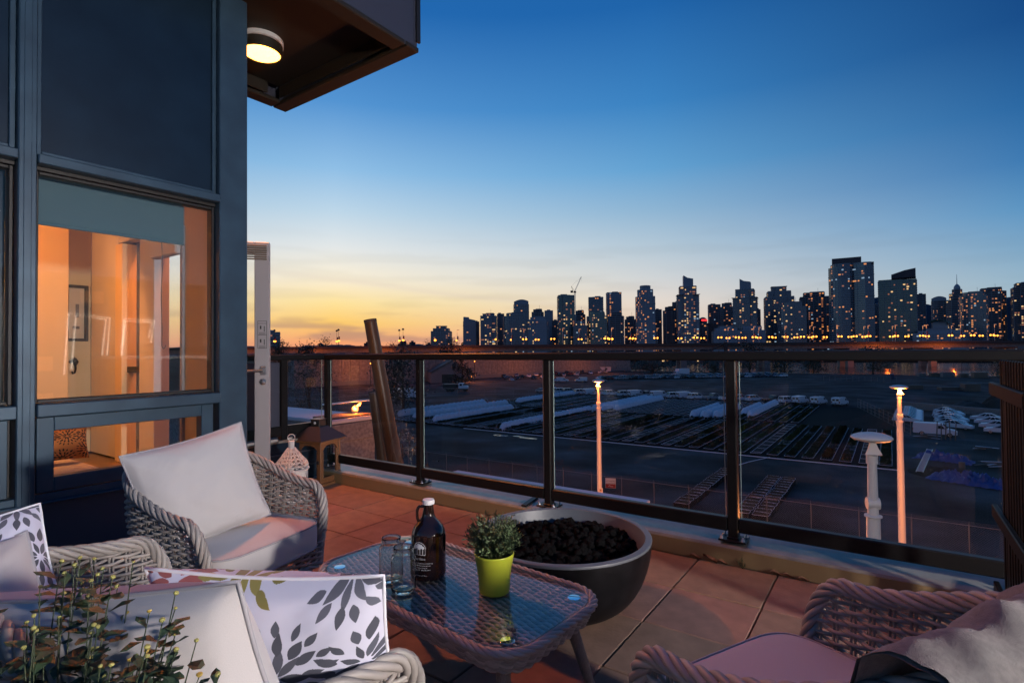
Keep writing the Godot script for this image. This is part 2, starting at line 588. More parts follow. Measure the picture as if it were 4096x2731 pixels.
func make_sky() -> void:
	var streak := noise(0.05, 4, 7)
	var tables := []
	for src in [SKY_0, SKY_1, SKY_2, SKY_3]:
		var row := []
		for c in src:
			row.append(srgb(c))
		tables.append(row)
	var w := 2048
	var h := 1024
	var im := Image.create(w, h, false, Image.FORMAT_RGBF)
	for y in h:
		var up := 90.0 - 180.0 * (y + 0.5) / h
		# only a band near the horizon needs every column
		var step := 1 if up > -1.0 and up < 16.0 else 2
		var x := 0
		while x < w:
			var az := 360.0 * (x + step * 0.5) / w
			if az > 180.0:
				az -= 360.0
			var c := sky_color(az, up, streak, tables)
			if step == 1:
				im.set_pixel(x, y, c)
			else:
				im.fill_rect(Rect2i(x, y, step, 1), c)
			x += step
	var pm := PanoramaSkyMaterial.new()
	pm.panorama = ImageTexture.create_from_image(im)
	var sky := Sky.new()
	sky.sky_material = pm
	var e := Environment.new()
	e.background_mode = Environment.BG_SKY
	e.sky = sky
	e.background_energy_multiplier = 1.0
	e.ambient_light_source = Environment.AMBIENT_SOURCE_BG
	e.tonemap_mode = Environment.TONE_MAPPER_LINEAR
	e.tonemap_exposure = 1.0
	e.sdfgi_enabled = true
	e.ssao_enabled = true
	e.ssil_enabled = true
	var we := WorldEnvironment.new()
	we.name = "world_environment"
	we.environment = e
	add_child(we)


func make_camera() -> void:
	var cam := Camera3D.new()
	cam.name = "camera"
	add_child(cam)
	cam.basis = Basis(Vector3.UP, 0.6092) * Basis(Vector3.RIGHT, 0.0179) * Basis(Vector3.BACK, -0.0088)
	cam.position = Vector3(0, 1.3094, 0)
	cam.fov = 64.39
	cam.near = 0.05
	cam.far = 6000.0
	cam.current = true


func make_sun() -> void:
	# the last glow over the horizon where the sun went down
	var s := DirectionalLight3D.new()
	s.name = "afterglow"
	s.light_color = Color(1.0, 0.62, 0.4)
	s.light_energy = 0.02
	s.light_angular_distance = 12.0
	s.shadow_enabled = true
	add_child(s)
	var az := deg_to_rad(-53.0)
	var up := deg_to_rad(3.0)
	s.look_at_from_position(Vector3.ZERO, -Vector3(sin(az) * cos(up), sin(up), -cos(az) * cos(up)), Vector3.UP)


# ------------------------------------------------------------ terrace
func make_floor() -> void:
	var sb := MB.new()
	sb.span(Vector3(-4.95, -0.3, -3.7), Vector3(5.3, -0.045, 1.6))
	var fl := struct("terrace_floor", sb, M.slab)
	# square concrete pavers on pedestals, a few shared shapes, each laid a little out of level
	var shapes := []
	for k in 3:
		var m := MB.new()
		m.rbox(Vector3(0, -0.02, 0), Vector3(0.4425, 0.04, 0.4425), 0.004)
		shapes.append(m.mesh())
	var cut := MB.new()
	cut.rbox(Vector3(0, -0.02, 0), Vector3(0.4425, 0.04, 0.4825), 0.004)
	var cut_mesh := cut.mesh()
	var xs := []
	for k in range(-3, 20):
		xs.append(-3.7058 + 0.45 * k)
	for x in xs:
		for r in range(-1, 10):
			var zc: float = -2.9758 + 0.45 * r + 0.225
			if r == -1:
				zc = -3.2205
			if x + 0.225 < -4.2 and zc > -2.2:
				continue
			if x < -5.0:
				continue
			var o := put("paving_tile", cut_mesh if r == -1 else shapes[rng.randi() % 3], M["paver%d" % (rng.randi() % 4)], fl)
			o.position = Vector3(x + 0.225, rng.randf_range(-0.0012, 0.0012), zc)
			o.rotation = Vector3(rng.randf_range(-0.0015, 0.0015), 0, rng.randf_range(-0.0015, 0.0015))


func make_kerb() -> void:
	var m := MB.new()
	# sheet metal flashing folded over the upstand: front face, drip, slightly falling top
	var prof := PackedVector2Array([Vector2(-3.466, 0.001), Vector2(-3.466, 0.104), Vector2(-3.474, 0.116), Vector2(-3.70, 0.135), Vector2(-3.705, 0.06), Vector2(-3.75, 0.05), Vector2(-3.75, -0.5), Vector2(-3.55, -0.5), Vector2(-3.55, 0.001)])
	var p2 := PackedVector2Array()
	for q in prof:
		p2.append(Vector2(q.x, q.y))
	# outline lies in (z, y); turn it so that it is pushed along x
	m.prism(p2, 0.0, 10.2, Transform3D(Basis(Vector3(0, 0, 1), Vector3(0, 1, 0), Vector3(-1, 0, 0)), Vector3(5.3, 0, 0)))
	var o := put("parapet_kerb", m, M.flashing)
	put("front_face", one(Vector3(-0.78, 0.052, -3.464), Vector3(8.14, 0.098, 0.004), 0.001), M.kerb_face, o)
	tag(o, "low metal flashed kerb under the long glass railing", "kerb")
	var s := MB.new()
	s.rbox(Vector3(-2.335, 0.133, -3.575), Vector3(0.045, 0.014, 0.22), 0.004, Basis(Vector3.UP, 0.1) * Basis(Vector3.RIGHT, 0.08))
	put("flashing_seam", s, M.rail, o)
	var w := MB.new()
	w.rbox(Vector3(-4.86, 0.2, -3.05), Vector3(0.1, 0.5, 1.1), 0.004)
	var f := MB.new()
	f.rbox(Vector3(-4.855, 0.46, -3.05), Vector3(0.14, 0.022, 1.12), 0.004)
	var f2 := MB.new()
	f2.rbox(Vector3(-4.802, 0.335, -3.05), Vector3(0.02, 0.012, 1.1), 0.003)
	f2.rbox(Vector3(-4.802, 0.2, -3.05), Vector3(0.02, 0.012, 1.1), 0.003)
	var t := thing("parapet_wall", "knee high dark parapet wall under the side railing behind the lanterns", "wall")
	put("wall", w, M.spandrel, t)
	put("coping", f, M.flashing, t)
	put("trim_strip", f2, M.fascia, t, "stuff")


func make_railing() -> void:
	var z := -3.55
	var t := thing("glass_railing", "long dark metal railing with clear glass panes along the terrace edge", "railing")
	var xs := [-4.83, -3.497, -2.143, -0.813, 0.53, 1.87, 3.2]
	var top := MB.new()
	top.rbox(Vector3((xs[0] + 3.25) / 2 - 0.03, 1.268, z), Vector3(3.25 - xs[0] + 0.06, 0.058, 0.078), 0.009)
	put("top_rail", top, M.rail, t)
	var post := MB.new()
	post.rbox(Vector3(0, 0.69, 0), Vector3(0.06, 1.1, 0.06), 0.006)
	var post_mesh := post.mesh()
	var plate := MB.new()
	plate.rbox(Vector3(0, 0.138, 0), Vector3(0.16, 0.012, 0.13), 0.003)
	plate.rbox(Vector3(0, 0.148, 0), Vector3(0.072, 0.012, 0.072), 0.004)
	var plate_mesh := plate.mesh()
	var bolt := MB.new()
	bolt.lathe([Vector2(0.012, 0), Vector2(0.012, 0.004), Vector2(0.009, 0.005), Vector2(0.009, 0.013), Vector2(0.005, 0.014), Vector2(0.005, 0.022), Vector2(0.0001, 0.023)], 8)
	var bolt_mesh := bolt.mesh()
	for i in xs.size():
		var p := put("post", post_mesh, M.rail, t)
		p.position = Vector3(xs[i], 0, z)
		var b := put("base_plate", plate_mesh, M.rail, p)
		for sx in [-1, 1]:
			for sz in [-1, 1]:
				var bo := put("bolt", bolt_mesh, M.steel, p)
				bo.position = Vector3(sx * 0.062, 0.143, sz * 0.047)
	for i in xs.size() - 1:
		var a: float = xs[i] + 0.031
		var b2: float = xs[i + 1] - 0.031
		var r := MB.new()
		r.rbox(Vector3((a + b2) / 2, 0.227, z), Vector3(b2 - a, 0.085, 0.055), 0.007)
		put("bottom_rail", r, M.rail, t)
		pane_in(t, Vector3(a + 0.018, 0.268, z), Vector3(b2 - 0.018, 1.242, z))
	# the return along the west side
	var s := thing("side_railing", "short dark railing with a glass pane on the parapet behind the lanterns", "railing")
	var x := -4.87
	var tr := MB.new()
	tr.rbox(Vector3(x, 1.268, -3.0), Vector3(0.078, 0.058, 1.02), 0.009)
	put("top_rail", tr, M.rail, s)
	var br := MB.new()
	br.rbox(Vector3(x, 0.553, -3.02), Vector3(0.055, 0.1, 0.98), 0.007)
	put("bottom_rail", br, M.rail, s)
	var sp := MB.new()
	sp.rbox(Vector3(x, 0.86, -3.06), Vector3(0.07, 0.8, 0.07), 0.006)
	put("post", sp, M.rail, s)
	var pn := MB.new()
	pn.rbox(Vector3(x, 0.91, -2.76), Vector3(0.03, 0.62, 0.52), 0.004)
	put("solid_panel", pn, M.fascia, s)
	pane_in(s, Vector3(x, 0.605, -3.5), Vector3(x, 1.24, -3.105))


func pane_in(t: Node3D, a: Vector3, b: Vector3) -> void:
	var m := MB.new()
	var edges := []
	if absf(a.x - b.x) > 0.01:
		m.quad(Vector3(a.x, a.y, a.z), Vector3(b.x, a.y, a.z), Vector3(b.x, b.y, a.z), Vector3(a.x, b.y, a.z))
		for x in [a.x - 0.0025, b.x + 0.0025]:
			edges.append(one(Vector3(x, (a.y + b.y) / 2, a.z), Vector3(0.004, b.y - a.y, 0.008), 0.0005))
	else:
		m.quad(Vector3(a.x, a.y, b.z), Vector3(a.x, a.y, a.z), Vector3(a.x, b.y, a.z), Vector3(a.x, b.y, b.z))
		for z in [a.z - 0.0025, b.z + 0.0025]:
			edges.append(one(Vector3(a.x, (a.y + b.y) / 2, z), Vector3(0.008, b.y - a.y, 0.004), 0.0005))
	var p := put("glass_pane", m, M.rail_glass, t)
	for e in edges:
		put("glass_edge", e, M.glass_edge, p)


func make_screen() -> void:
	var t := thing("slatted_screen", "dark metal privacy screen of upright slats at the end of the railing", "screen")
	var x := 0.42
	for y in [1.11, 0.52, 0.15]:
		var r := MB.new()
		r.rbox(Vector3(x - 0.018, y, -3.09), Vector3(0.022, 0.06, 0.82), 0.004)
		put("cross_rail", r, M.screen_metal, t)
	var p := MB.new()
	p.rbox(Vector3(0, 0.62, 0), Vector3(0.045, 1.24, 0.045), 0.005)
	var pm := p.mesh()
	for z in [-3.24, -2.72]:
		var o := put("post", pm, M.screen_metal, t)
		o.position = Vector3(x + 0.017, 0, z)
	var s := MB.new()
	s.rbox(Vector3(0, 0.66, 0), Vector3(0.018, 1.18, 0.032), 0.004)
	var sm := s.mesh()
	for k in 11:
		var z := -3.34 + 0.062 * k
		var o := put("slat", sm, M.screen_metal, t)
		o.position = Vector3(x + 0.003, 0, z)


func make_litter() -> void:
	# curled dead leaves against the kerb, and a weed in the joint
	var spots := [[-1.93, -3.44, 0.03], [-1.02, -3.445, 0.035], [-0.935, -3.45, 0.05], [-0.86, -3.445, 0.03], [-0.56, -3.44, 0.035], [-0.50, -3.45, 0.03], [-0.42, -3.44, 0.03], [-2.83, -2.28, 0.03], [-2.42, -2.44, 0.018]]
	var where := ["by the glass bottle under the seam of the kerb", "left of the weed, third along the kerb", "left of the weed, largest of the leaves at the kerb", "nearest to the weed on its left", "right of the weed along the kerb", "further right of the weed along the kerb", "rightmost at the foot of the kerb", "on the tiles beside the wicker armchair", "on a tile joint behind the drinking jars"]
	for i in spots.size():
		var q: Array = spots[i]
		var m := MB.new()
		var l: float = q[2]
		var f := func(u: float, w: float) -> Vector3:
			var wd: float = l * 0.55 * sin(PI * clampf(u, 0.04, 0.96)) * (w - 0.5) * 2.0
			return Vector3((u - 0.5) * l * 2.0, l * (0.35 * absf(w - 0.5) * 2.0 + 0.25 * sin(u * 5.0)) + l * 0.28, wd)
		m.patch(f, 6, 4)
		var o := put("dead_leaf", m, M.dead_leaf)
		tag(o, "curled brown dead leaf " + where[i], "leaf", "dead leaves on the terrace")
		o.position = Vector3(q[0], 0.004, q[1])
		o.rotation.y = rng.randf_range(-0.5, 0.5)
	var w := MB.new()
	w.tint = Color(0.035, 0.05, 0.018)
	for k in 9:
		var h := rng.randf_range(0.03, 0.075)
		var lean := Vector3(rng.randf_range(-0.03, 0.03), h, rng.randf_range(0.0, 0.02))
		w.rod(Vector3.ZERO, lean, [0.0015, 0.0008], 4)
		for j in 4:
			var a := lean * (0.4 + 0.2 * j)
			var d := Vector3(rng.randf_range(-1, 1), rng.randf_range(0.0, 0.8), rng.randf_range(-1, 1)).normalized() * 0.012
			var s := d.cross(Vector3.UP).normalized() * 0.004
			w.quad(a, a + d * 0.5 + s, a + d, a + d * 0.5 - s)
	var wo := put("weed", w, M.leaf_green)
	tag(wo, "small green weed growing from the joint at the kerb", "weed")
	wo.position = Vector3(-0.745, 0.0, -3.45)


# ------------------------------------------------------------ the flat and its window wall
func ring_zy(m: MB, x0: float, x1: float, z0: float, z1: float, y0: float, y1: float, w: float) -> void:
	# a picture-frame of four bars lying in a plane across x
	var cx := (x0 + x1) / 2
	var d := absf(x1 - x0)
	m.rbox(Vector3(cx, (y0 + y1) / 2, z0 + w / 2), Vector3(d, y1 - y0, w), 0.004)
	m.rbox(Vector3(cx, (y0 + y1) / 2, z1 - w / 2), Vector3(d, y1 - y0, w), 0.004)
	m.rbox(Vector3(cx, y0 + w / 2, (z0 + z1) / 2), Vector3(d, w, absf(z1 - z0) - 2 * w), 0.004)
	m.rbox(Vector3(cx, y1 - w / 2, (z0 + z1) / 2), Vector3(d, w, absf(z1 - z0) - 2 * w), 0.004)


func one(ctr: Vector3, s: Vector3, r := 0.004) -> MB:
	var m := MB.new()
	m.rbox(ctr, s, r)
	return m


func make_flat() -> void:
	var t := thing("apartment_building", "dark blue metal clad apartment with a tall window beside the terrace", "building")
	var X := -4.3
	# bay of the window: pilasters
	put("corner_pilaster", one(Vector3(X - 0.1, 2.1, -2.2775), Vector3(0.2, 4.2, 0.225), 0.006), M.cladding, t)
	put("pilaster", one(Vector3(X - 0.1, 2.25, -1.01), Vector3(0.2, 4.5, 0.09), 0.006), M.cladding, t)
	put("pilaster_cap", one(Vector3(X - 0.012, 2.25, -1.01), Vector3(0.03, 4.5, 0.045), 0.006), M.cladding, t)
	put("upstand", one(Vector3(X - 0.12, 0.19, -0.3), Vector3(0.16, 0.40, 3.73), 0.004), M.fascia, t)
	put("base_flashing", one(Vector3(X - 0.06, 0.397, -0.3), Vector3(0.13, 0.012, 3.73), 0.003), M.cladding, t)
	put("base_band", one(Vector3(X - 0.09, 0.425, -0.3), Vector3(0.12, 0.044, 3.73), 0.003), M.cladding, t)
	var bays := [[-2.165, -1.055], [-0.965, 1.5]]
	for k in 2:
		var z0: float = bays[k][0]
		var z1: float = bays[k][1]
		var zc := (z0 + z1) / 2
		var w := z1 - z0
		put("spandrel_panel", one(Vector3(X - 0.1, 3.55, zc), Vector3(0.06, 1.98, w - 0.06), 0.004), M.spandrel, t)
		var gz := MB.new()
		ring_zy(gz, X - 0.09, X - 0.05, z0 + 0.002, z1 - 0.002, 2.562, 4.54, 0.03)
		put("spandrel_bead", gz, M.cladding, t)
		put("transom", one(Vector3(X - 0.045, 2.525, zc), Vector3(0.13, 0.06, w - 0.002), 0.006), M.cladding, t)
		put("transom_shade_strip", one(Vector3(X - 0.11, 2.482, zc), Vector3(0.1, 0.026, w - 0.004), 0.003), M.gasket, t)  # dark strip standing for the shade under the transom
		var win := MB.new()
		ring_zy(win, X - 0.15, X - 0.075, z0 + 0.004, z1 - 0.004, 1.01, 2.468, 0.022)
		var wo := put("window", win, M.gasket, t)
		var gl := MB.new()
		gl.quad(Vector3(X - 0.1, 1.032, z1 - 0.027), Vector3(X - 0.1, 1.032, z0 + 0.027), Vector3(X - 0.1, 2.446, z0 + 0.027), Vector3(X - 0.1, 2.446, z1 - 0.027))
		put("pane", gl, M.window_glass, wo)
		var g2 := put("pane", gl, M.window_glass, wo)
		g2.position.x = -0.03
		put("sill_band", one(Vector3(X - 0.04, 0.968, zc), Vector3(0.13, 0.08, w - 0.002), 0.006), M.cladding, t)
		var aw := MB.new()
		ring_zy(aw, X - 0.12, X - 0.035, z0 + 0.03, z1 - 0.012, 0.455, 0.922, 0.088)
		var ao := put("awning_window", aw, M.cladding, t)
		var ag := MB.new()
		ag.quad(Vector3(X - 0.09, 0.54, z1 - 0.1), Vector3(X - 0.09, 0.54, z0 + 0.118), Vector3(X - 0.09, 0.836, z0 + 0.118), Vector3(X - 0.09, 0.836, z1 - 0.1))
		put("pane", ag, M.window_glass, ao)
		put("frame_backing", one(Vector3(X - 0.15, 0.69, z0 + 0.014), Vector3(0.06, 0.5, 0.026), 0.003), M.gasket, t)
	# inner lining, floor, ceiling and the far walls of the room
	put("ceiling", one(Vector3(-5.9, 2.76, -0.4), Vector3(2.9, 0.18, 3.9), 0.003), M.room_white, t)
	put("room_floor", one(Vector3(-5.9, 0.18, -0.4), Vector3(2.9, 0.14, 3.9), 0.003), M.room_floor, t)
	put("back_wall", one(Vector3(-7.2, 1.47, -0.4), Vector3(0.2, 2.4, 3.6), 0.003), M.room_wall, t)
	put("chimney_breast", one(Vector3(-6.945, 1.47, -0.17), Vector3(0.29, 2.38, 3.5), 0.003), M.room_wall, t)
	put("side_wall", one(Vector3(-5.9, 1.47, 1.6), Vector3(2.8, 2.4, 0.2), 0.003), M.room_wall, t)
	# north wall with a glazed door, a white post and the open doorway
	put("north_wall", one(Vector3(-6.74, 1.47, -2.25), Vector3(0.72, 2.4, 0.1), 0.003), M.room_white, t)
	put("north_wall_pier", one(Vector3(-4.72, 1.47, -2.25), Vector3(0.48, 2.4, 0.1), 0.003), M.room_wall, t)
	put("north_wall_head", one(Vector3(-5.67, 2.55, -2.25), Vector3(1.41, 0.24, 0.1), 0.003), M.room_white, t)
	put("outer_wall", one(Vector3(-7.75, 2.1, -2.36), Vector3(2.95, 4.2, 0.1), 0.004), M.cladding, t)
	put("outer_wall_pier", one(Vector3(-4.735, 2.1, -2.36), Vector3(0.47, 4.2, 0.1), 0.004), M.cladding, t)
	put("outer_wall_head", one(Vector3(-5.62, 3.4, -2.36), Vector3(1.29, 1.6, 0.1), 0.004), M.cladding, t)
	put("door_jamb", one(Vector3(-6.29, 1.33, -2.24), Vector3(0.16, 2.16, 0.13), 0.004), M.room_wall, t)
	put("door_mullion", one(Vector3(-5.645, 1.33, -2.24), Vector3(0.31, 2.16, 0.13), 0.004), M.room_white, t)
	put("door_jamb", one(Vector3(-4.97, 1.33, -2.24), Vector3(0.04, 2.16, 0.13), 0.004), M.white_frame, t)
	var sg := MB.new()
	sg.quad(Vector3(-6.21, 0.3, -2.26), Vector3(-5.80, 0.3, -2.26), Vector3(-5.80, 2.41, -2.26), Vector3(-6.21, 2.41, -2.26))
	put("side_pane", sg, M.window_glass, t)
	put("side_pane_rail", one(Vector3(-6.0, 1.16, -2.25), Vector3(0.41, 0.06, 0.06), 0.004), M.gasket, t)
	put("blind_cassette", one(Vector3(-5.23, 2.25, -2.17), Vector3(0.50, 0.16, 0.07), 0.012), M.room_white, t)
	# the open balcony door leaf, seen with its lock side towards the terrace
	var leaf := thing("balcony_door", "white framed glass balcony door standing open beyond the corner pilaster", "door", Vector3(-4.98, 0, -2.33), -0.714)
	var fr := MB.new()
	fr.rbox(Vector3(0, 1.23, -0.515), Vector3(0.055, 2.16, 0.125), 0.005)
	fr.rbox(Vector3(0, 1.23, -0.06), Vector3(0.055, 2.16, 0.12), 0.005)
	fr.rbox(Vector3(0, 0.21, -0.288), Vector3(0.053, 0.12, 0.325), 0.005)
	fr.rbox(Vector3(0, 2.255, -0.288), Vector3(0.053, 0.11, 0.325), 0.005)
	put("frame", fr, M.white_frame, leaf)
	var lg := MB.new()
	lg.quad(Vector3(0, 0.27, -0.12), Vector3(0, 0.27, -0.45), Vector3(0, 2.2, -0.45), Vector3(0, 2.2, -0.12))
	put("pane", lg, M.window_glass, leaf)
	for k in 7:
		put("folded_blind_slat", one(Vector3(0.036, 2.275 - 0.02 * k, -0.288), Vector3(0.02, 0.012, 0.54), 0.003), M.timber, leaf)
	var hd := MB.new()
	hd.rbox(Vector3(0.032, 1.155, -0.525), Vector3(0.01, 0.075, 0.05), 0.003)
	hd.rod(Vector3(0.03, 1.155, -0.525), Vector3(0.075, 1.155, -0.525), 0.011, 10)
	hd.tube(PackedVector3Array([Vector3(0.075, 1.155, -0.535), Vector3(0.075, 1.155, -0.475), Vector3(0.074, 1.152, -0.385)]), 0.011, 10)
	put("handle", hd, M.steel, leaf)
	var cy := MB.new()
	cy.lathe([Vector2(0.028, 0), Vector2(0.028, 0.012), Vector2(0.022, 0.016), Vector2(0.018, 0.03), Vector2(0.0001, 0.032)], 14, Transform3D(Basis(Vector3.BACK, -PI / 2), Vector3(0.027, 1.055, -0.525)))
	put("lock_cylinder", cy, M.steel, leaf)
	# warning sticker on the stile: outline, two boxes with small figures
	var stk := MB.new()
	var sx := 0.0285
	for y in [1.355, 1.475, 1.578, 1.60]:
		stk.box(Vector3(sx, y, -0.518), Vector3(0.001, 0.003, 0.075))
	for z in [-0.555, -0.481]:
		stk.box(Vector3(sx, 1.4775, z), Vector3(0.001, 0.245, 0.003))
	for q in [[1.53, -0.535], [1.41, -0.535]]:
		stk.box(Vector3(sx, q[0], q[1]), Vector3(0.001, 0.05, 0.006))
		stk.box(Vector3(sx, q[0] + 0.012, q[1] + 0.03), Vector3(0.001, 0.03, 0.012))
		for k in 3:
			stk.box(Vector3(sx, q[0] - 0.034 - 0.008 * k, -0.518), Vector3(0.001, 0.0025, 0.055))
	put("warning_sticker", stk, M.sign_black, leaf, "stuff")
	make_room()
	make_canopy()


func make_room() -> void:
	var b := MB.new()
	b.quad(Vector3(-4.5, 2.17, -1.06), Vector3(-4.5, 2.17, -1.99), Vector3(-4.5, 2.47, -1.99), Vector3(-4.5, 2.47, -1.06))
	b.quad(Vector3(-4.502, 2.17, -1.99), Vector3(-4.502, 2.17, -1.06), Vector3(-4.502, 2.47, -1.06), Vector3(-4.502, 2.47, -1.99))
	var bt := thing("roller_blind", "grey roller blind drawn a little way down inside the tall window", "blind")
	put("fabric", b, M.blind, bt)
	var bb := MB.new()
	bb.rbox(Vector3(-4.5, 2.165, -1.525), Vector3(0.016, 0.022, 0.93), 0.004)
	put("bottom_bar", bb, M.blind, bt)
	var cord := MB.new()
	var cp := PackedVector3Array()
	for k in 13:
		cp.append(Vector3(-4.56, 2.4 - k * 0.085, -1.86 + 0.003 * sin(k)))
	for k in 5:
		cp.append(Vector3(-4.56, 1.38 - 0.03 * sin(PI * k / 4), -1.86 - 0.03 * k / 4.0))
	cord.tube(cp, 0.0025, 4)
	put("cord", cord, M.blind, bt)
	var b2 := MB.new()
	b2.quad(Vector3(-4.5, 0.45, 1.48), Vector3(-4.5, 0.45, -0.95), Vector3(-4.5, 2.47, -0.95), Vector3(-4.5, 2.47, 1.48))
	b2.quad(Vector3(-4.503, 0.45, -0.95), Vector3(-4.503, 0.45, 1.48), Vector3(-4.503, 2.47, 1.48), Vector3(-4.503, 2.47, -0.95))
	tag(put("lowered_blind", b2, M.spandrel), "dark blind fully lowered behind the window at the left edge", "blind")
	# framed picture on the recessed wall
	var p := thing("picture_frame", "black framed picture hanging on the lit wall inside the window", "picture")
	var f := MB.new()
	ring_zy(f, -7.098, -7.05, -2.165, -1.965, 1.455, 2.05, 0.03)
	put("frame", f, M.black_frame, p)
	var c := MB.new()
	c.box(Vector3(-7.088, 1.75, -2.065), Vector3(0.008, 0.54, 0.15))
	put("mount", c, M.paper, p)
	var d := MB.new()
	d.box(Vector3(-7.083, 1.6, -2.065), Vector3(0.002, 0.03, 0.06))
	d.box(Vector3(-7.083, 1.78, -2.075), Vector3(0.002, 0.14, 0.03))
	put("drawing", d, M.grey_wood, p, "stuff")
	# cast iron horse head hook
	var h := MB.new()
	var o := Vector3(-7.055, 1.19, -2.03)
	h.tube(PackedVector3Array([o + Vector3(-0.03, 0.02, -0.03), o + Vector3(0.0, 0.045, -0.028), o + Vector3(0.02, 0.065, -0.012), o + Vector3(0.025, 0.06, 0.012), o + Vector3(0.026, 0.04, 0.035)]), [0.016, 0.024, 0.025, 0.02, 0.012], 8)
	h.rod(o + Vector3(0.02, 0.08, -0.012), o + Vector3(0.02, 0.105, -0.01), [0.008, 0.001], 5)
	h.tube(PackedVector3Array([o + Vector3(-0.03, 0.02, -0.03), o + Vector3(-0.025, -0.03, -0.032), o + Vector3(-0.01, -0.07, -0.02), o + Vector3(0.02, -0.075, 0.005), o + Vector3(0.03, -0.05, 0.015)]), [0.012, 0.01, 0.008, 0.007, 0.006], 8)
	tag(put("horse_head_hook", h, M.iron), "dark iron horse head coat hook under the framed picture", "hook")
	# settee with a leaf printed cushion low in the room
	var s := MB.new()
	s.rbox(Vector3(-5.45, 0.34, -1.25), Vector3(0.8, 0.16, 0.9), 0.05)
	var so := thing("settee", "pale settee glimpsed through the low window", "sofa")
	put("seat", s, M.cushion, so)
	s = MB.new()
	s.rbox(Vector3(-5.88, 0.55, -1.25), Vector3(0.14, 0.5, 0.9), 0.05)
	put("backrest", s, M.cushion, so)
	var lp := pillow(0.36, 0.3, 0.13, 0.0, 3)
	var lo := put("leaf_print_pillow", lp, print_material("leaf_print", Color(0.75, 0.5, 0.26), [Color(0.10, 0.07, 0.05), Color(0.3, 0.17, 0.06)], 9, 17))
	tag(lo, "tan pillow with a dark leaf print on the settee indoors", "pillow")
	lo.transform = Transform3D(Basis(Vector3.UP, PI / 2 - 0.15) * Basis(Vector3.RIGHT, -0.3), Vector3(-5.55, 0.60, -1.52))
	# the room's lamp, out of sight behind the pilaster
	var lt := thing("ceiling_lamp", "round glowing ceiling lamp inside the lit room", "lamp", Vector3(-5.6, 2.64, -0.6))
	var g := MB.new()
	g.lathe([Vector2(0.0001, -0.07), Vector2(0.1, -0.06), Vector2(0.15, -0.03), Vector2(0.16, 0.0)], 20)
	put("shade", g, M.lamp_white, lt)
	omni("ceiling_lamp_light", Vector3(-5.6, 2.48, -0.6), Color(1.0, 0.60, 0.30), 0.5, 0.12)
	spot("added_room_spot_light", Vector3(-5.6, 2.46, -0.75), Vector3(-6.9, 1.3, -1.35), 58.0, Color(1.0, 0.60, 0.26), 3.4, 0.12)  # added beam without a fixture, brightens the back wall


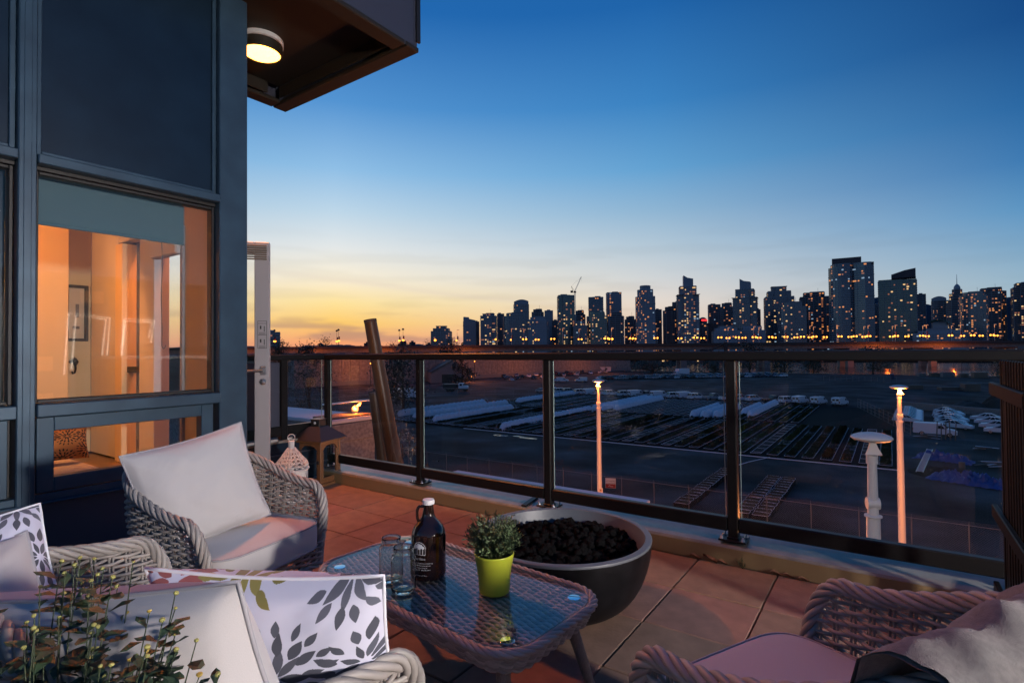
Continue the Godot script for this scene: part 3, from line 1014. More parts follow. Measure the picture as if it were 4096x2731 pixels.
func make_canopy() -> void:
	var t := thing("roof_canopy", "deep dark roof canopy jutting over the corner with a recessed lit soffit", "canopy")
	var x0 := -5.95
	var x1 := -3.735
	var z0 := -3.78
	var z1 := 1.6
	var y := 4.22
	put("fascia", one(Vector3((x0 + x1) / 2, y + 0.72, z0 + 0.02), Vector3(x1 - x0, 1.4, 0.04), 0.004), M.fascia, t)
	put("fascia", one(Vector3(x1 - 0.02, y + 0.72, (z0 + z1) / 2), Vector3(0.04, 1.4, z1 - z0 - 0.085), 0.004), M.fascia, t)
	put("fascia", one(Vector3(x0 + 0.02, y + 0.72, (z0 + z1) / 2), Vector3(0.04, 1.4, z1 - z0 - 0.085), 0.004), M.fascia, t)
	# lip of the soffit: bottom bars and inner faces
	var l := 0.17
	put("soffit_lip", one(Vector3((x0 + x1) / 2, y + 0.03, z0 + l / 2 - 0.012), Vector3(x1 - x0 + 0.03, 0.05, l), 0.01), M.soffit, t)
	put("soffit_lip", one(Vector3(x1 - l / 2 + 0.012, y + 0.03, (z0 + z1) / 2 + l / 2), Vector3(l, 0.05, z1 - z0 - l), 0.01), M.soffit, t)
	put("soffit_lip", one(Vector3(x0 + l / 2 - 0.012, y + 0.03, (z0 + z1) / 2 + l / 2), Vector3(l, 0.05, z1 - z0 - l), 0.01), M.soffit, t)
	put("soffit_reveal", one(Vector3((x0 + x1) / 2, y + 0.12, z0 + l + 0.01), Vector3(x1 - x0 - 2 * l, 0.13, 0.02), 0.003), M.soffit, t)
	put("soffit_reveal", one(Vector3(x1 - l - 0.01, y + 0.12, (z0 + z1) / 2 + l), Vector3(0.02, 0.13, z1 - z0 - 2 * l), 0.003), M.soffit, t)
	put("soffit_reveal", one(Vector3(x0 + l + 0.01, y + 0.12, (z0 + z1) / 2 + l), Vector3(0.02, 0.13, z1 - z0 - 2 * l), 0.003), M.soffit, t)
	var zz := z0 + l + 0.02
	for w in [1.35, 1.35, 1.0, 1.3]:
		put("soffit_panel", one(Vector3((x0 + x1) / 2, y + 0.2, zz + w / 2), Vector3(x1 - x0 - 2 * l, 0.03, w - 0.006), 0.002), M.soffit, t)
		zz += w
	put("corner_trim", one(Vector3(x1 + 0.012, y + 0.75, z0 + 0.0), Vector3(0.03, 1.3, 0.05), 0.006), M.gasket, t)
	put("roof_slab", one(Vector3((x0 + x1) / 2, y + 1.46, (z0 + z1) / 2), Vector3(x1 - x0, 0.07, z1 - z0), 0.004), M.fascia, t)
	# round soffit lamp: back plate, collar, glowing diffuser
	var lx := -5.03
	var lz := -2.94
	var lt := thing("soffit_lamp", "round lamp glowing orange under the roof canopy", "lamp", Vector3(lx, y, lz))
	var a := MB.new()
	a.lathe([Vector2(0.0001, 0.13), Vector2(0.2, 0.13), Vector2(0.2, 0.155), Vector2(0.2, 0.17), Vector2(0.195, 0.184)], 32)
	put("back_plate", a, M.lamp_clear, lt)
	var c := MB.new()
	c.lathe([Vector2(0.172, 0.035), Vector2(0.185, 0.03), Vector2(0.19, 0.04), Vector2(0.19, 0.13)], 32)
	put("collar", c, M.soffit, lt)
	var d := MB.new()
	d.lathe([Vector2(0.0001, 0.02), Vector2(0.10, 0.022), Vector2(0.15, 0.03), Vector2(0.172, 0.045)], 32)
	put("diffuser", d, M.lamp_disc, lt)
	spot("soffit_lamp_light", Vector3(lx, y - 0.02, lz), Vector3(lx, 0, lz), 82.0, Color(1.0, 0.54, 0.25), 19.0, 0.14)


func make_far_end() -> void:
	# the end of the terrace on the right, outside the picture: a wall, and an unseen lamp placed for the white light from there
	var t := thing("dividing_wall", "rendered dividing wall at the far end of the terrace", "wall")
	put("wall", one(Vector3(5.25, 1.3, -0.95), Vector3(0.12, 2.6, 5.0), 0.005), M.concrete, t)
	var l := thing("unseen_lamp", "unseen white lamp placed for the light that crosses the terrace from the right", "lamp", Vector3(4.92, 1.95, -1.0))
	var g := MB.new()
	g.ball(Vector3.ZERO, 0.22, 20)
	put("globe", g, M.lamp_white, l)
	var b := MB.new()
	b.rbox(Vector3(0.23, 0.0, 0), Vector3(0.06, 0.16, 0.12), 0.01)
	put("bracket", b, M.dark_metal, l)
	omni("unseen_lamp_light", Vector3(4.92, 1.95, -1.0), Color(1.0, 0.96, 0.94), 52.0, 0.21)


# ------------------------------------------------------------ soft things
func pillow(w: float, h: float, t: float, wrinkle := 0.012, sd := 1) -> MB:
	var m := MB.new()
	var nz := noise(1.0, 3, sd)
	for side in [1.0, -1.0]:
		var f := func(u: float, v: float) -> Vector3:
			var a := u * 2.0 - 1.0
			var b := v * 2.0 - 1.0
			# edges drawn in between four pulled-out corners
			var x: float = w / 2 * a * (1.0 - 0.07 * cos(b * PI / 2) * absf(a))
			var y: float = h / 2 * b * (1.0 - 0.07 * cos(a * PI / 2) * absf(b))
			var e := (1.0 - pow(absf(a), 2.1)) * (1.0 - pow(absf(b), 2.1))
			var z: float = t / 2 * pow(maxf(e, 0.0), 0.5)
			# creases that run in from the corners
			var edge: float = smoothstep(0.0, 0.35, e)
			var cn := absf(a) * absf(b)
			var cr := 0.8 * nz.get_noise_2d(a * 1.3 + side * 9.0, b * 1.3) + cn * 1.5 * nz.get_noise_2d((absf(a) - absf(b)) * 4.0 + signf(a) * 3.0, (absf(a) + absf(b)) * 0.8 + side * 5.0 + signf(b) * 7.0)
			z += cr * wrinkle * edge * 1.5
			return Vector3(x, y, side * z)
		m.patch(f, 30, 30, side < 0)
	return m


func pillow_seam(w: float, h: float, r := 0.0045) -> MB:
	var m := MB.new()
	var pts := PackedVector3Array()
	for s in 4:
		for k in 14:
			var q := -1.0 + 2.0 * k / 14.0
			var a: float = [q, 1.0, -q, -1.0][s]
			var b: float = [-1.0, q, 1.0, -q][s]
			pts.append(Vector3(w / 2 * a * (1.0 - 0.07 * cos(b * PI / 2) * absf(a)), h / 2 * b * (1.0 - 0.07 * cos(a * PI / 2) * absf(b)), 0))
	m.tube(pts, r, 6, true)
	return m


func set_pillow(called: String, label: String, size: Vector3, top_mid: Vector3, bottom_mid: Vector3, normal: Vector3, m: Material, seam: Material, sd: int, roll := 0.0) -> Node3D:
	var up := (top_mid - bottom_mid).normalized()
	var x := up.cross(normal).normalized()
	var z := x.cross(up)
	var t := thing(called, label, "pillow")
	t.transform = Transform3D(Basis(x, up, z) * Basis(Vector3.BACK, roll), (top_mid + bottom_mid) / 2)
	put("cover", pillow(size.x, size.y, size.z, 0.008, sd), m, t)
	put("piping", pillow_seam(size.x, size.y), seam, t)
	return t


func seat_cushion(w: float, d: float, h: float, power := 5.0) -> MB:
	var m := MB.new()
	var prof := []
	for k in 5:
		prof.append(Vector2(0.02 + 0.235 * k, 0.0))
	for k in 7:
		var a := -PI / 2 + PI * k / 6.0
		prof.append(Vector2(0.985 + 0.02 * cos(a), h / 2 + h / 2 * sin(a)))
	for k in range(1, 7):
		var q := 1.0 - k / 6.0
		prof.append(Vector2(maxf(q * 0.985, 0.02), h + 0.022 * (1.0 - q * q) * (1.0 if k > 0 else 0.0)))
	var f := func(u: float, v: float) -> Vector3:
		var pr: Vector2 = prof[int(round(v * (prof.size() - 1)))]
		var p := super2(u, w / 2, d / 2, power)
		return Vector3(p.x * pr.x, pr.y, p.y * pr.x)
	m.patch(f, 64, prof.size() - 1, true, true)
	return m


func super2(u: float, a: float, b: float, power: float) -> Vector2:
	var t := TAU * u
	var c := cos(t)
	var s := sin(t)
	return Vector2(a * signf(c) * pow(absf(c), 2.0 / power), b * signf(s) * pow(absf(s), 2.0 / power))


func loop_tube(w: float, d: float, y: float, r: float, power := 5.0) -> MB:
	var m := MB.new()
	var pts := PackedVector3Array()
	for k in 72:
		var p := super2(k / 72.0, w / 2, d / 2, power)
		pts.append(Vector3(p.x, y, p.y))
	m.tube(pts, r, 6, true)
	return m


func print_material(called: String, ground: Color, inks: Array, flowers: int, sd: int, grey_first := false) -> StandardMaterial3D:
	var n := 768
	var im := Image.create(n, n, false, Image.FORMAT_RGB8)
	im.fill(ground)
	var r := RandomNumberGenerator.new()
	r.seed = sd
	var centres := [Vector2(0.60, 0.62), Vector2(0.10, 0.26), Vector2(1.0, 0.24), Vector2(0.14, 0.98), Vector2(0.52, 0.02), Vector2(0.88, 1.02), Vector2(0.42, 1.04), Vector2(0.26, 0.62), Vector2(0.94, 0.62)]
	for i in mini(flowers, centres.size()):
		var c: Vector2 = centres[i] * n
		var ink: Color = inks[i % inks.size()]
		var rings := 3 if i < 5 else 2
		var turn := r.randf() * TAU
		for k in rings:
			var count := 9 + 5 * k
			var r0 := n * (0.02 + 0.085 * k)
			var ln := n * (0.115 - 0.018 * k) * r.randf_range(0.9, 1.1)
			for j in count:
				var a := turn + TAU * (j + 0.5 * k) / count + r.randf_range(-0.06, 0.06)
				var l2 := ln * r.randf_range(0.75, 1.05)
				petal(im, c + Vector2(cos(a), sin(a)) * r0, a, l2, l2 * r.randf_range(0.17, 0.23) * (1.0 if k else 0.8), ink.lerp(ink * 0.8, r.randf()))
	var m := mat(called, Color(0.9, 0.9, 0.93), 0.9)
	m.albedo_texture = ImageTexture.create_from_image(im)
	m.rim_enabled = true; m.rim = 0.25
	return m


func petal(im: Image, at: Vector2, ang: float, ln: float, wd: float, ink: Color) -> void:
	var d := Vector2(cos(ang), sin(ang))
	var e := at + d * ln
	var n := im.get_width()
	for y in range(maxi(0, int(minf(at.y, e.y) - wd - 1)), mini(n, int(maxf(at.y, e.y) + wd + 2))):
		for x in range(maxi(0, int(minf(at.x, e.x) - wd - 1)), mini(n, int(maxf(at.x, e.x) + wd + 2))):
			var q := Vector2(x, y) - at
			var s := q.dot(d) / ln
			if s <= 0.0 or s >= 1.0:
				continue
			if absf(q.dot(Vector2(-d.y, d.x))) < wd * sin(PI * pow(s, 0.85)):
				im.set_pixel(x, y, ink)


# ------------------------------------------------------------ wicker
func strand_tint(m: MB) -> void:
	var k := rng.randf_range(0.72, 1.18)
	m.tint = Color(0.30 * k, 0.272 * k, 0.25 * k)


# a bundle of strands twisted along a path
func braid(m: MB, path: PackedVector3Array, strands: int, spread: float, r: float, pitch: float, squash := 1.0, closed := false) -> void:
	var run := 0.0
	var along := PackedFloat32Array([0.0])
	for i in range(1, path.size()):
		run += path[i].distance_to(path[i - 1])
		along.append(run)
	if closed:
		pitch = run / maxf(1.0, round(run / pitch))
	for s in strands:
		strand_tint(m)
		var pts := PackedVector3Array()
		var side := Vector3.ZERO
		for i in path.size():
			var a := path[maxi(i - 1, 0)] if not closed else path[(i + path.size() - 1) % path.size()]
			var b := path[mini(i + 1, path.size() - 1)] if not closed else path[(i + 1) % path.size()]
			var d := (b - a).normalized()
			if side == Vector3.ZERO:
				side = d.cross(Vector3.UP if absf(d.y) < 0.9 else Vector3.RIGHT).normalized()
			side = (side - d * side.dot(d)).normalized()
			var o := d.cross(side)
			var ph := TAU * (float(s) / strands + along[i] / pitch)
			pts.append(path[i] + (side * cos(ph) + o * sin(ph) * squash) * spread)
		m.tube(pts, r, 6, closed)


func resample(path: PackedVector3Array, step: float) -> PackedVector3Array:
	var c := Curve3D.new()
	c.bake_interval = step
	for p in path:
		c.add_point(p)
	var out := PackedVector3Array()
	var n := maxi(2, int(c.get_baked_length() / step))
	for i in n + 1:
		out.append(c.sample_baked(c.get_baked_length() * i / n))
	return out


# tub seat: U-shaped shell of half width a, front at +z. Returns woven shell and rim braid
func tub(a: float, zf: float, zs: float, zb: float, arm_h: float, back_h: float, shell: MB, rim: MB) -> void:
	var plan := PackedVector2Array()
	var raw := []
	for k in 9:
		raw.append(Vector2(-a, lerpf(zf, zs, k / 8.0)))
	for k in range(1, 40):
		var t := PI * k / 40.0
		var c := cos(t)
		var s := sin(t)
		raw.append(Vector2(-a * signf(c) * pow(absf(c), 0.8), zs + (zb - zs) * pow(s, 0.8)))
	for k in 9:
		raw.append(Vector2(a, lerpf(zs, zf, k / 8.0)))
	var ln := 0.0
	var cum := [0.0]
	for i in range(1, raw.size()):
		ln += raw[i].distance_to(raw[i - 1])
		cum.append(ln)
	var at := func(d: float) -> Vector2:
		d = clampf(d, 0.0, ln)
		var i := 1
		while i < cum.size() - 1 and cum[i] < d:
			i += 1
		return raw[i - 1].lerp(raw[i], (d - cum[i - 1]) / maxf(cum[i] - cum[i - 1], 1e-6))
	var y0 := 0.215
	var rc := 0.14
	var height := func(d: float) -> float:
		var e := minf(d, ln - d)
		if e < rc:
			return 0.27 + (arm_h - 0.27) * sqrt(maxf(0.0, 1.0 - pow(1.0 - e / rc, 2.0)))
		return arm_h + (back_h - arm_h) * smoothstep(0.0, 1.0, (e - rc) / (ln / 2 - rc) * 1.15)
	var pos := func(d: float, y: float, off: float) -> Vector3:
		var p: Vector2 = at.call(d)
		var q: Vector2 = at.call(d + 0.01) - at.call(d - 0.01)
		var nn := Vector2(q.y, -q.x).normalized()   # outward
		if nn.dot(p - Vector2(0, zs)) < 0:
			nn = -nn
		var k := lerpf(0.87, 1.0, smoothstep(y0, 0.62, y))
		var r := p * k + nn * off
		return Vector3(r.x, y, r.y)
	var step := 0.052
	var ns := int(ln / step)
	step = ln / ns
	# stakes in pairs
	for i in range(0, ns + 1):
		for e in [-0.006, 0.006]:
			var d: float = clampf(i * step + e, 0.003, ln - 0.003)
			var pts := PackedVector3Array()
			var hh: float = height.call(d)
			for k in 9:
				pts.append(pos.call(d, lerpf(y0, hh, k / 8.0), 0.0))
			strand_tint(shell)
			shell.tint = shell.tint * 0.8
			shell.tube(pts, 0.0042, 5)
	# weavers
	var row := 0
	var y := y0 + 0.004
	while y < back_h - 0.01:
		var d0 := 0.0
		while d0 < ln / 2 and height.call(d0) < y + 0.004:
			d0 += 0.004
		strand_tint(shell)
		var pts := PackedVector3Array()
		var n := int((ln - 2 * d0) / (step / 4.0))
		for i in n + 1:
			var d: float = lerpf(d0, ln - d0, float(i) / n)
			var off := 0.0085 * cos(PI * (d / step + row))
			pts.append(pos.call(d, y + 0.002 * sin(d * 23.0 + row), off))
		shell.tube(pts, 0.0062, 5)
		row += 1
		y += 0.0145
	# rim: up the front, over the arm, round the back, down again
	var path := PackedVector3Array()
	path.append(pos.call(0.0, y0 - 0.005, 0.0))
	for k in 19:
		var d := rc * (1.0 - cos(PI / 2 * k / 18.0))
		path.append(pos.call(d, height.call(d), 0.0))
	var m := 70
	for k in range(1, m):
		var d := lerpf(rc, ln - rc, float(k) / m)
		path.append(pos.call(d, height.call(d), 0.0))
	for k in 19:
		var d := ln - rc * (1.0 - cos(PI / 2 * (18 - k) / 18.0))
		path.append(pos.call(d, height.call(d), 0.0))
	path.append(pos.call(ln, y0 - 0.005, 0.0))
	path = resample(path, 0.014)
	braid(rim, path, 5, 0.0165, 0.0098, 0.21, 0.85)
	# apron under the cushion, sagging a little
	for k in 9:
		var w := PackedVector3Array()
		strand_tint(shell)
		for i in 41:
			var x := lerpf(-a, a, i / 40.0) * 0.88
			var sag := 0.03 * (1.0 - pow(x / a, 2.0))
			w.append(Vector3(x, 0.315 - 0.0125 * k - sag * k / 8.0 * 0.3, zf * 0.88 + 0.01 * cos(PI * (x / step + k)) + 0.01))
		shell.tube(w, 0.006, 5)
	var bot := PackedVector3Array()
	for i in 41:
		var x := lerpf(-a, a, i / 40.0) * 0.88
		bot.append(Vector3(x, 0.205 - 0.008 * (1.0 - pow(x / a, 2.0)), zf * 0.88 + 0.012))
	braid(rim, resample(bot, 0.014), 3, 0.010, 0.008, 0.16)
	# back edge of the base
	var ring := PackedVector3Array()
	for k in 60:
		ring.append(pos.call(ln * k / 59.0, y0 - 0.008, 0.0))
	braid(rim, ring, 3, 0.009, 0.008, 0.16)


func leg(m: MB, top: Vector3, foot: Vector3) -> void:
	m.tube(PackedVector3Array([top, top.lerp(foot, 0.5), foot]), [0.024, 0.020, 0.013], 12)


func wicker_seat(called: String, label: String, cat: String, a: float, zf: float, zs: float, zb: float, arm_h: float, back_h: float) -> Node3D:
	var t := thing(called, label, cat)
	var shell := MB.new()
	var rim := MB.new()
	tub(a, zf, zs, zb, arm_h, back_h, shell, rim)
	put("woven_shell", shell, M.wicker, t, "stuff")
	put("braided_rim", rim, M.wicker, t, "stuff")
	var base := MB.new()
	base.rbox(Vector3(0, 0.27, 0.0), Vector3(a * 1.55, 0.03, (zf - zb) * 0.78), 0.01)
	put("seat_board", base, M.dark_metal, t)
	for sx in [-1, 1]:
		for sz in [-1, 1]:
			var l := MB.new()
			leg(l, Vector3(sx * a * 0.66, 0.26, (zf if sz > 0 else zb) * 0.62), Vector3(sx * a * 0.86, 0.0, (zf if sz > 0 else zb) * 0.86))
			put("leg", l, M.grey_wood, t)
	return t


func add_cushion(called: String, label: String, w: float, d: float, at: Vector3, turn: float, power := 6.0) -> void:
	var t := thing(called, label, "cushion", at, turn)
	put("cover", seat_cushion(w, d, 0.13, power), M.cushion, t)
	put("piping", loop_tube(w * 0.995, d * 0.995, 0.128, 0.005, power), M.piping, t)
	put("piping", loop_tube(w * 0.995, d * 0.995, 0.008, 0.005, power), M.piping, t)


func make_seats() -> void:
	var chair := wicker_seat("wicker_armchair", "grey wicker tub armchair holding one plain pillow beside the window wall", "armchair", 0.37, 0.34, -0.02, -0.37, 0.60, 0.80)
	var fa := atan2(0.975, -0.222)
	chair.position = Vector3(-2.72, 0, -1.40)
	chair.rotation.y = fa
	var fc := atan2(-0.90, -0.436)
	copy(chair, "wicker_armchair", Vector3(-0.10, 0, -1.47), fc, "grey wicker tub armchair with a wool blanket thrown over its back")
	add_cushion("seat_cushion", "pale grey seat cushion of the armchair beside the window wall", 0.63, 0.64, Vector3(-2.72, 0.30, -1.40) + Vector3(sin(fa), 0, cos(fa)) * 0.035, fa)
	add_cushion("seat_cushion", "pale grey seat cushion of the armchair under the blanket", 0.63, 0.64, Vector3(-0.10, 0.30, -1.47) + Vector3(sin(fc), 0, cos(fc)) * 0.05, fc)
	var sofa := wicker_seat("wicker_loveseat", "grey wicker loveseat heaped with pillows, its back to the viewer", "sofa", 0.68, 0.36, -0.02, -0.36, 0.62, 0.82)
	sofa.position = Vector3(-1.605, 0, -0.62)
	sofa.rotation.y = PI
	add_cushion("seat_cushion", "pale grey seat cushion of the loveseat under the pillows", 1.22, 0.62, Vector3(-1.605, 0.30, -0.66), PI, 8.0)
	# pillows
	var grey: Material = M.cushion
	set_pillow("plain_pillow", "plain pale grey pillow leaning in the armchair by the window", Vector3(0.54, 0.50, 0.22), Vector3(-2.80, 0.90, -1.20), Vector3(-2.64, 0.44, -1.36), Vector3(0.93, 0.3, 0.12), grey, M.piping, 4, -0.17)
	var pm := print_material("petal_print", Color(0.86, 0.86, 0.9), [Color(0.36, 0.37, 0.41), Color(0.62, 0.58, 0.30), Color(0.33, 0.33, 0.35), Color(0.72, 0.40, 0.38), Color(0.36, 0.37, 0.41), Color(0.40, 0.41, 0.45), Color(0.62, 0.58, 0.30), Color(0.36, 0.37, 0.42), Color(0.36, 0.37, 0.41)], 9, 5)
	set_pillow("patterned_pillow", "white pillow printed with grey and mustard petals, nearest to the glass table", Vector3(0.56, 0.47, 0.22), Vector3(-1.15, 0.825, -0.66), Vector3(-1.19, 0.39, -0.80), Vector3(0.45, -0.35, 0.85), pm, M.piping_white, 11, -0.05)
	set_pillow("patterned_pillow", "white pillow printed with grey and coral petals at the far end of the loveseat", Vector3(0.46, 0.46, 0.18), Vector3(-2.14, 0.87, -0.30), Vector3(-1.84, 0.44, -0.33), Vector3(0.82, 0.55, 0.05), pm, M.piping_white, 23, 0.0)
	set_pillow("plain_pillow", "plain grey pillow propped against the far patterned pillow", Vector3(0.46, 0.44, 0.24), Vector3(-2.07, 0.80, -0.25), Vector3(-1.70, 0.43, -0.29), Vector3(0.75, 0.6, 0.15), grey, M.piping, 31, 0.0)
	set_pillow("plain_pillow", "large plain grey pillow with dark piping, nearest to the viewer", Vector3(0.78, 0.52, 0.27), Vector3(-1.28, 0.845, -0.36), Vector3(-1.28, 0.40, -0.52), Vector3(0.40, -0.35, 0.87), grey, M.piping, 37, 0.0)
	make_blanket()


func make_blanket() -> void:
	var fc := atan2(-0.90, -0.436)
	var t := thing("wool_blanket", "taupe wool blanket draped over the back of the nearer armchair", "blanket", Vector3(-0.10, 0, -1.47), fc)
	var nz := noise(1.0, 4, 77)
	for side in 2:
		var m := MB.new()
		var inset := 0.008 * side
		var f := func(u: float, w: float) -> Vector3:
			# local: the chair faces +z. w runs from the seat up the inside of the back, over it and down outside
			var x: float = lerpf(-0.47, 0.36, u)
			var bulge := 1.0 - pow(absf(x) / 0.62, 2.0)
			var y: float
			var z: float
			if w < 0.4:
				var s := w / 0.4
				y = lerpf(0.50, 0.80, s) + 0.03 * sin(s * PI)
				z = lerpf(-0.02, -0.28, pow(s, 0.8))
			elif w < 0.62:
				var s := (w - 0.4) / 0.22
				y = 0.80 + 0.075 * sin(PI * s) + 0.01
				z = lerpf(-0.28, -0.46, s)
			else:
				var s := (w - 0.62) / 0.38
				y = lerpf(0.81, 0.60, s)
				z = lerpf(-0.46, -0.52, s)
			z *= lerpf(0.62, 1.0, clampf(bulge, 0.0, 1.0))
			y -= 0.10 * pow(absf(x) / 0.45, 2.5) * (0.6 if w < 0.62 else 0.3)
			var q := nz.get_noise_2d(x * 3.0, w * 4.0) * 0.035 + nz.get_noise_2d(x * 9.0 + 3.0, w * 2.5) * 0.02
			return Vector3(x, y + q + inset * -1.0, z + q * 0.6 + inset)
		m.patch(f, 40, 44, side == 0)
		put("cloth" if side == 0 else "underside", m, M.blanket, t)


# ------------------------------------------------------------ the glass topped table and what stands on it
func rrect(u: float, a: float, b: float, r: float) -> Vector3:
	# point on a rounded rectangle, with the outward direction packed separately
	var per := 4 * (a - r) + 4 * (b - r) + TAU * r
	var d := fposmod(u, 1.0) * per
	var segs := [2 * (b - r), PI / 2 * r, 2 * (a - r), PI / 2 * r, 2 * (b - r), PI / 2 * r, 2 * (a - r), PI / 2 * r]
	var k := 0
	while k < 7 and d > segs[k]:
		d -= segs[k]
		k += 1
	match k:
		0: return Vector3(a, 0, -(b - r) + d)
		1: return Vector3(a - r + r * cos(d / r), 0, b - r + r * sin(d / r))
		2: return Vector3(a - r - d, 0, b)
		3: return Vector3(-(a - r) - r * sin(d / r), 0, b - r + r * cos(d / r))
		4: return Vector3(-a, 0, b - r - d)
		5: return Vector3(-(a - r) - r * cos(d / r), 0, -(b - r) - r * sin(d / r))
		6: return Vector3(-(a - r) + d, 0, -b)
	return Vector3(a - r + r * sin(d / r), 0, -(b - r) - r * cos(d / r))


func make_table() -> void:
	var a := 0.54
	var b := 0.27
	var t := thing("coffee_table", "grey wicker coffee table with a glass top in the middle of the seats", "table", Vector3(-1.415, 0, -1.585), -0.085)
	var rim := MB.new()
	# rows of twisted cane round the side, the top one proud
	for k in 7:
		var path := PackedVector3Array()
		var grow := -0.030 + 0.0052 * k if k < 6 else 0.0
		for i in 240:
			path.append(rrect(i / 240.0, a + grow, b + grow, 0.13 + grow) + Vector3(0, 0.355 + 0.0108 * k, 0))
		if k < 6:
			braid(rim, path, 2, 0.0055, 0.0058, 0.085, 1.0, true)
		else:
			braid(rim, path, 4, 0.0105, 0.0075, 0.14, 0.7, true)
	put("woven_edge", rim, M.wicker, t, "stuff")
	var top := MB.new()
	var rows := 44
	for k in rows:
		var z := lerpf(-b + 0.012, b - 0.012, float(k) / (rows - 1))
		var half := a - 0.012
		var over := absf(z) - (b - 0.13)
		if over > 0:
			half = a - 0.13 + sqrt(maxf(0.0, 0.13 * 0.13 - over * over)) - 0.012
		var pts := PackedVector3Array()
		strand_tint(top)
		var n := int(half * 2 / 0.0125)
		for i in n + 1:
			var x := lerpf(-half, half, float(i) / n)
			pts.append(Vector3(x, 0.414 + 0.005 * cos(PI * (x / 0.0375 + k)), z))
		top.tube(pts, 0.0055, 5)
	for i in 29:
		var x := -0.525 + 0.0375 * i
		strand_tint(top)
		top.tint = top.tint * 0.7
		var hz := b - 0.015
		if absf(x) > a - 0.13:
			hz = b - 0.13 + sqrt(maxf(0.0, 0.0169 - pow(absf(x) - (a - 0.13), 2.0))) - 0.012
		if hz > 0.02:
			top.rod(Vector3(x, 0.412, -hz), Vector3(x, 0.412, hz), 0.0045, 5)
	put("woven_top", top, M.wicker, t, "stuff")
	var under := MB.new()
	var ou := PackedVector2Array()
	for i in 48:
		var p := rrect(i / 48.0, a - 0.04, b - 0.04, 0.1)
		ou.append(Vector2(p.x, p.z))
	under.slab(ou, 0.345, 0.402)
	put("frame_board", under, M.dark_metal, t)
	var g := MB.new()
	var e := MB.new()
	var go := PackedVector2Array()
	for i in 72:
		var p := rrect(i / 72.0, a - 0.016, b - 0.016, 0.115)
		go.append(Vector2(p.x, p.z))
	var tr := Geometry2D.triangulate_polygon(go)
	for k in range(0, tr.size(), 3):
		var p0 := Vector3(go[tr[k]].x, 0.430, go[tr[k]].y)
		var p1 := Vector3(go[tr[k + 1]].x, 0.430, go[tr[k + 1]].y)
		var p2 := Vector3(go[tr[k + 2]].x, 0.430, go[tr[k + 2]].y)
		if (p1 - p0).cross(p2 - p0).y > 0:
			g.tri(p0, p1, p2)
		else:
			g.tri(p0, p2, p1)
	e.slab(go, 0.4245, 0.4296, false)
	put("glass_top", g, M.table_glass, t)
	put("glass_edge", e, M.glass_edge, t)
	for sx in [-1, 1]:
		for sz in [-1, 1]:
			var d := MB.new()
			d.lathe([Vector2(0.0001, 0.4255), Vector2(0.022, 0.4255), Vector2(0.024, 0.424), Vector2(0.024, 0.422)], 16, Transform3D(Basis(), Vector3(sx * (a - 0.085), 0, sz * (b - 0.085))))
			put("rubber_disc", d, M.jar_glass, t)
			var l := MB.new()
			leg(l, Vector3(sx * (a - 0.11), 0.36, sz * (b - 0.09)), Vector3(sx * (a - 0.02), 0, sz * (b - 0.02)))
			put("leg", l, M.grey_wood, t)
	var pb := MB.new()
	var pr := noise(3.0, 2, 8)
	for k in 5:
		pb.ball(Vector3(rng.randf_range(-0.008, 0.008), 0.006, rng.randf_range(-0.008, 0.008)), rng.randf_range(0.004, 0.007), 6)
	var po := put("pebble_cluster", pb, M.timber)
	tag(po, "crumb of dry soil on the near corner of the glass table", "crumb")
	po.position = Vector3(-0.985, 0.431, -1.40)
	make_bottle()
	make_jars()
	make_pot()


func bend_text(s: String, size: float, radius: float, y: float, mid: float, out: MB) -> void:
	var tm := TextMesh.new()
	var f := SystemFont.new()
	f.font_names = PackedStringArray(["Droid Sans"])
	tm.font = f
	tm.text = s
	tm.font_size = 32
	tm.pixel_size = size / 32.0
	tm.depth = 0.0
	tm.curve_step = 4.0
	var arr := tm.get_mesh_arrays()
	if arr.is_empty():
		return
	var vs: PackedVector3Array = arr[Mesh.ARRAY_VERTEX]
	var ids: PackedInt32Array = arr[Mesh.ARRAY_INDEX]
	var first := out.v.size()
	for p in vs:
		if radius > 0.0:
			var an := mid + p.x / radius
			var dir := Vector3(sin(an), 0, cos(an))
			out.add(dir * radius + Vector3(0, y + p.y, 0), dir)
		else:
			out.add(Vector3(p.x, y + p.y, 0), Vector3.BACK)
	for i in ids:
		out.ix.append(first + i)


